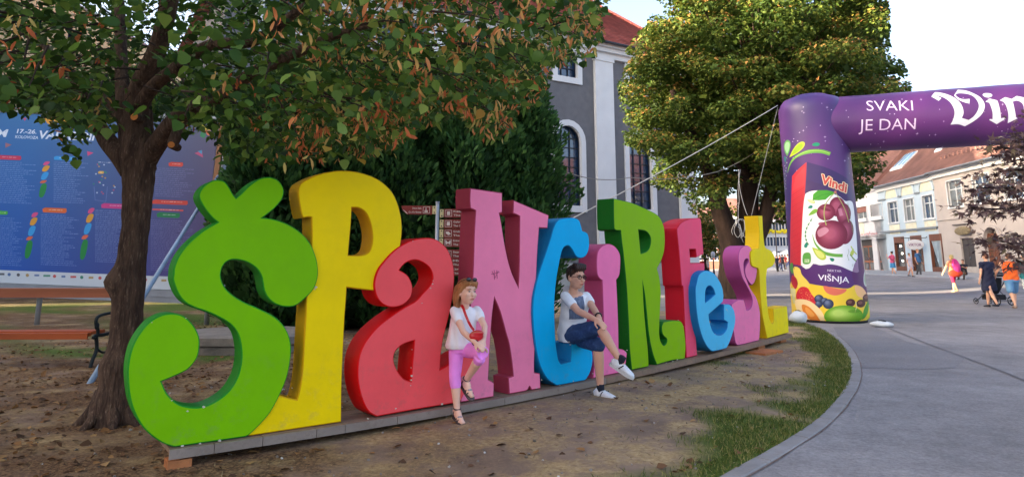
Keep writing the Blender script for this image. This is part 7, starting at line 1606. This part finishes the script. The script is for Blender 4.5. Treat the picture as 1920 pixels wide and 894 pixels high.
# ---------------------------------------------------------------- passers-by
def walker(label, u, vf, y, hgt, face_, top, bottom, skinc=(200, 150, 126), hairc=(70, 50, 40), style='shirt', bottoms='trousers', stride=.12, arms=(.1, .1), sleeve=.45, legs_to=1.0, hair_len=0, bulk=1.0, vox=.018, shoes=(40, 40, 44), group='people walking in the street', lean=0, seated=False, extra=None):
    q = aty(u, vf, y) if vf else aty(u, 500, y); x0, y0 = q.x, q.y; z0 = gz(x0, y0)+.0
    root = empty('person', (x0, y0, z0), face_); tag(root, label, 'person', group); H = hgt; s = H/1.72
    V = lambda x, y, z: Vector((x*s, y*s, z*s))
    hip = .90; sk_ = skin('skin_%d_%d' % (skinc[0], skinc[2]), skinc)
    if seated: hip = .34
    J = {}
    for sg, st in ((-1, stride), (1, -stride)):
        if seated: J[sg] = (V(sg*.10, 0, hip), V(sg*.14, -.36, hip+.16), V(sg*.14, -.50, .08))
        else: J[sg] = (V(sg*.09, 0, hip), V(sg*.095, -st*1.0-.03*(st > 0), .49), V(sg*.09, -st*1.6+(.10 if st < 0 else .0), .085+(.05 if st < 0 else 0)))
    F = Fig(); T = lambda z, dy=0: V(0, lean*(z-hip)+dy, z); Z = hip-.90
    hc_ = V(0, lean*(1.6-hip)-.01, 1.60+Z); Mf = frame((0, -1, 0)); head(F, hc_, Mf, .225*s)
    F.cap([T(1.52+Z), T(1.40+Z)], [.052*s, .06*s])
    F.loft([(T(1.45+Z), .07*s, .05*s), (T(1.40+Z), .17*s*bulk, .085*s), (T(1.25+Z), .165*s*bulk, .11*s), (T(1.08+Z), .14*s*bulk, .10*s), (T(.93+Z), .165*s*bulk, .115*s), (T(.84+Z), .15*s*bulk, .11*s)], (1, 0, 0))
    A = {}
    for sg, am in ((-1, arms[0]), (1, arms[1])):
        sh = T(1.37+Z)+V(sg*.185*bulk, 0, 0); 
        if isinstance(am, tuple): el, wr = sh+V(*am[0]), sh+V(*am[1])
        else: el = sh+V(sg*.06, am*.4, -.29); wr = el+V(sg*.01, -abs(am)*.5-.05, -.25)
        A[sg] = (sh, el, wr); F.cap([sh, sh.lerp(el, .5), el, wr], [.052*s*bulk, .045*s, .038*s, .026*s]); hand(F, wr, wr-el, V(sg, 0, .2), .18*s, .35, sg)
    for sg in J:
        a, b, c = J[sg]; F.cap([a, a.lerp(b, .5), b, b.lerp(c, .3), c], [.085*s*bulk, .075*s*bulk, .055*s, .056*s, .034*s])
    F.done('body', sk_, root, vox if hgt > 0 else .02, 2)
    F = Fig(); zb = .86 if style != 'dress' else .52
    secs = [(T(1.455+Z), .075*s, .055*s), (T(1.41+Z), .18*s*bulk, .10*s), (T(1.25+Z), .178*s*bulk, .125*s), (T(1.08+Z), .158*s*bulk, .118*s), (T(.95+Z), .180*s*bulk, .132*s)]
    if style == 'dress': secs += [(T(.75+Z), .20*s*bulk, .16*s), (T(.56+Z), .215*s*bulk, .17*s), (T(.52+Z), .20*s*bulk, .16*s)]
    else: secs += [(T(zb+Z), .178*s*bulk, .132*s)]
    F.loft(secs, (1, 0, 0))
    if sleeve:
        for sg in A: sh, el, wr = A[sg]; F.cap([sh, sh.lerp(el, sleeve*.5), sh.lerp(el, sleeve)], [.066*s*bulk, .062*s, .060*s])
    F.done({'dress': 'dress'}.get(style, 'top'), top, root, vox, 2, fn=lambda c: c*1.0+Vector((0, -1, 0))*.005*math.sin(c.z*38+c.x*24))
    if bottoms:
        F = Fig(); F.loft([(T(.97+Z), .165*s*bulk, .118*s), (T(.86+Z), .178*s*bulk, .132*s), (T(.80+Z), .16*s*bulk, .12*s)], (1, 0, 0))
        for sg in J:
            a, b, c = J[sg]; w = 1.16
            if bottoms == 'skirt': continue
            if legs_to <= .5: F.cap([a, a.lerp(b, legs_to*2)], [.098*s*bulk, .088*s*bulk])
            else: F.cap([a, b, b.lerp(c, (legs_to-.5)*2*.96)], [.096*s*bulk, .072*s, .056*s])
        if bottoms == 'skirt': F.loft([(T(.92+Z), .17*s, .125*s), (T(.70+Z), .21*s, .17*s), (T(.52+Z), .225*s, .18*s)], (1, 0, 0))
        F.done('skirt' if bottoms == 'skirt' else 'trousers' if legs_to > .6 else 'shorts', bottom, root, vox, 2)
    F = Fig(); Mf2 = Mf; P_ = lambda x, y, z: hc_+Mf @ (Vector((x, y, z))*s); F.ell(P_(0, -.022, .040), (.080*s, .096*s, .082*s), Mf)
    if hair_len == 0: F.ell(P_(0, -.05, 0), (.072*s, .06*s, .072*s), Mf)
    if hair_len == 1: F.cap([P_(0, -.08, .06), P_(0, -.10, -.02), P_(0, -.07, -.09)], [.06*s, .062*s, .04*s])
    if hair_len == 2: F.ell(P_(0, -.11, .10), (.045*s, .045*s, .045*s), Mf); F.ell(P_(0, -.05, 0), (.072*s, .06*s, .07*s), Mf)
    F.done('hair', PM('hair_%d_%d' % (hairc[0], hairc[1]), hairc, rough=.6, scale=9, var=.3, bump=.6), root, .014, 1)
    for sg in J:
        c = J[sg][2]; F = Fig(); F.loft([(c+V(0, .07, -.055), .03*s, .03*s), (c+V(0, .03, -.045), .04*s, .042*s), (c+V(0, -.06, -.055), .046*s, .034*s), (c+V(0, -.15, -.066), .042*s, .022*s), (c+V(0, -.18, -.068), .025*s, .015*s)], (1, 0, 0)); F.done('shoe', PM('shoe_%d' % shoes[0], shoes, rough=.6), root, .012, 1)
    return root, V, J, A, T, s
def cloth(n, c, **k): return PM(n, c, rough=.85, scale=5, var=.12, bump=.4, bscale=12, **k)
m_navy = cloth('navy_cloth', (34, 40, 66)); m_org = cloth('orange_cloth', (236, 104, 44)); m_dn = cloth('light_denim', (92, 136, 176)); m_mag = cloth('magenta_cloth', (196, 44, 84))
navy = walker('woman in a dark navy dress walking away, seen from behind', 1850, None, 21.8, 1.66, math.pi+.18, m_navy, None, (204, 158, 134), (84, 52, 44), 'dress', None, .13, (.15, .05), .4, bulk=1.12, shoes=(30, 34, 48))
orange = walker('person in an orange sleeveless top and denim shorts behind the pushchair', 1893, None, 21.2, 1.66, math.pi-.25, m_org, m_dn, (206, 160, 134), (96, 70, 54), 'shirt', 'shorts', .12, (((-.10, -.16, -.26), (-.02, -.40, -.34)), ((.10, -.16, -.26), (.04, -.40, -.34))), 0, .42, bulk=1.22, shoes=(150, 130, 120))
blue = walker('person in teal and white at the very right edge of the picture', 1922, None, 22.2, 1.68, math.pi-.2, cloth('teal_cloth', (40, 120, 130)), cloth('pale_cloth', (200, 210, 214)), (206, 160, 134), (60, 60, 66), 'shirt', 'trousers', .12, (.1, .1), .4, bulk=1.05)
pinkw = walker('sunlit blonde woman in pink with a bright pink bag, walking away', 1785, None, 31.6, 1.66, math.pi+.1, cloth('peach_cloth', (228, 150, 110)), m_mag, (232, 178, 134), (240, 214, 140), 'shirt', 'trousers', .10, (((-.16, .02, -.25), (-.26, -.05, -.48)), ((.16, .02, -.25), (.26, -.05, -.48))), 0, .62, 1, shoes=(236, 180, 130))
man = walker('man in a blue checked shirt and grey trousers in front of the shop door', 1723, None, 47.5, 1.80, .5, cloth('blue_check', (70, 116, 168)), cloth('grey_trousers', (86, 88, 92)), (206, 150, 120), (150, 110, 80), 'shirt', 'trousers', .08, (.1, .25), .5, bulk=1.1)
lady = walker('small woman in a pale dress walking beside the man in blue', 1707, None, 47.0, 1.58, .4, cloth('pale_dress', (190, 184, 200)), None, (200, 150, 124), (90, 80, 74), 'dress', None, .12, (.1, .2), .3, vox=.02)
phone = walker('woman in pink top and blue skirt left of the shop windows', 1674, None, 51.0, 1.70, math.pi+.4, cloth('pink_top', (210, 96, 136)), cloth('blue_skirt', (72, 140, 190)), (206, 160, 136), (50, 36, 36), 'shirt', 'skirt', .10, (.2, ((.12, -.12, -.22), (.0, -.26, .05))), .4, hair_len=2, vox=.02)
sit = walker('person in dark clothes sitting on the step of the cream house', 1806, None, 40.5, 1.70, -.9, cloth('black_cloth', (36, 38, 50)), cloth('brown_cloth', (74, 66, 62)), (190, 140, 114), (44, 36, 34), 'shirt', 'trousers', 0, (((-.05, -.22, -.18), (.05, -.42, -.10)), ((.05, -.22, -.18), (-.02, -.42, -.12))), .5, seated=True, vox=.02, group='people sitting by the houses')
# bright pink bag and small bag of the blonde woman
r0 = pinkw[0]; q = MB(); q.ell((0, 0, 0), (.17, .10, .32), 16, 12); o = q.build('backpack', cloth('neon_pink', (240, 70, 150)), sm=True); o.location = r0.location+Vector((.08, -.17, 1.17)); o.rotation_euler = (0, -.25, 0); tag(o, 'bright pink bag on the back of the blonde woman', 'bag')
q = MB(); q.ell((0, 0, 0), (.33, .10, .17), 16, 10); o = q.build('shoulder_bag', cloth('orange_red', (216, 76, 50)), sm=True); o.location = r0.location+Vector((.05, -.12, .83)); tag(o, 'orange-red shawl bag hanging below the bright pink bag', 'bag')
r0 = man[0]; q = MB(); q.tube([man[5]*Vector((-.16, -.125, 1.40)), man[5]*Vector((0, -.145, 1.2)), man[5]*Vector((.16, -.14, 1.0))], .02, 6); q.build('bag_strap', m_dkd, man[0])
r0 = phone[0]; q = MB(); q.ell((0, 0, 0), (.17, .10, .22), 14, 10); o = q.build('backpack', cloth('rose_bag', (200, 84, 120)), sm=True); o.location = r0.location+Vector((-.03, -.14, 1.25)); tag(o, 'rose backpack of the woman left of the shop windows', 'bag')
# pushchair
pq = aty(1879, 500, 22.4); pc = tag(empty('pushchair', (pq.x, pq.y+.55, gz(pq.x, pq.y)), .2), 'black pushchair pushed by the person in orange', 'pushchair'); m_bf = cloth('black_fabric', (34, 36, 42))
F = Fig(); F.loft([(Vector((0, .25, .42)), .20, .05), (Vector((0, .0, .40)), .21, .06), (Vector((0, -.12, .62)), .21, .05), (Vector((0, -.18, .88)), .20, .05)], (1, 0, 0)); F.done('seat', m_bf, pc, .02, 2)
q = MB(); n = 9
V_ = [(x, .0+.36*math.sin(a)-.12, .72+.34*math.cos(a)) for a in [-.9+1.9*k/(n-1) for k in range(n)] for x in (-.22, .22)]; q.add(V_, [(2*k, 2*k+1, 2*k+3, 2*k+2) for k in range(n-1)]); q.add([(x, y, z-.02) for x, y, z in V_], [(2*k, 2*k+2, 2*k+3, 2*k+1) for k in range(n-1)]); q.build('hood', m_bf, pc, sm=True)
q = MB()
for s in (-1, 1): q.tube([(s*.24, .45, .12), (s*.24, .0, .45), (s*.24, -.38, .98)], .016, 6); q.tube([(s*.24, -.35, .12), (s*.24, .0, .45), (s*.24, .2, .6)], .016, 6)
q.tube([(-.24, -.38, .98), (.24, -.38, .98)], .02, 8); q.tube([(-.24, -.35, .14), (.24, -.35, .14)], .014, 6); q.build('frame', PM('dull_metal', (90, 94, 100), rough=.4, metal=.6), pc)
q = MB(); q.box(-.19, -.25, .17, .19, .28, .34); q.build('basket', m_bf, pc)
for sx_ in (-1, 1):
    for y_, r_ in ((-.35, .14), (.45, .10)):
        w_ = empty('wheel', (sx_*.27, y_, r_+.01), parent=pc); q = MB(); q.tube([(math.cos(0)*0-.02, 0, 0), (.02, 0, 0)], r_*.25, 10); q.tube([(0, math.cos(t)*r_*.88, math.sin(t)*r_*.88) for t in [2*math.pi*j/18 for j in range(19)]], r_*.13, 6, cap=False)
        for j in range(6): t = math.pi*j/3; q.tube([(0, 0, 0), (0, math.cos(t)*r_*.85, math.sin(t)*r_*.85)], .006, 4)
        q.build('tyre', m_bf, w_, sm=True)
# the far crowd near the café
cc_ = [((30, 34, 60), (40, 40, 44)), ((150, 60, 60), (60, 70, 110)), ((36, 40, 56), (50, 50, 60)), ((190, 60, 60), (120, 110, 110)), ((210, 205, 205), (70, 90, 140)), ((60, 70, 120), (50, 60, 90))]
lab = ['dark clothed', 'brick red topped', 'navy clothed', 'red shirted', 'white shirted', 'blue clothed']
for k, (u, (a, b)) in enumerate(zip((1457, 1463, 1468, 1473, 1478, 1484), cc_)):
    walker('%s figure in the small crowd between the yellow t and the arch' % lab[k], u, None, 74+k*1.5, 1.7+.04*(k % 3), k*1.1, cloth('far_top_%d' % k, a), cloth('far_leg_%d' % k, b), group='small crowd far down the street', vox=.035)
for k, u in enumerate((1318, 1327)): walker(['tiny distant figure in red right of the pink F', 'tiny distant figure in white beside the figure in red'][k], u, None, 62, 1.7, k, cloth('far_top_r%d' % k, [(170, 60, 60), (214, 210, 206)][k]), cloth('far_leg_0', (60, 60, 70)), group='people far off behind the pink F', vox=.035)
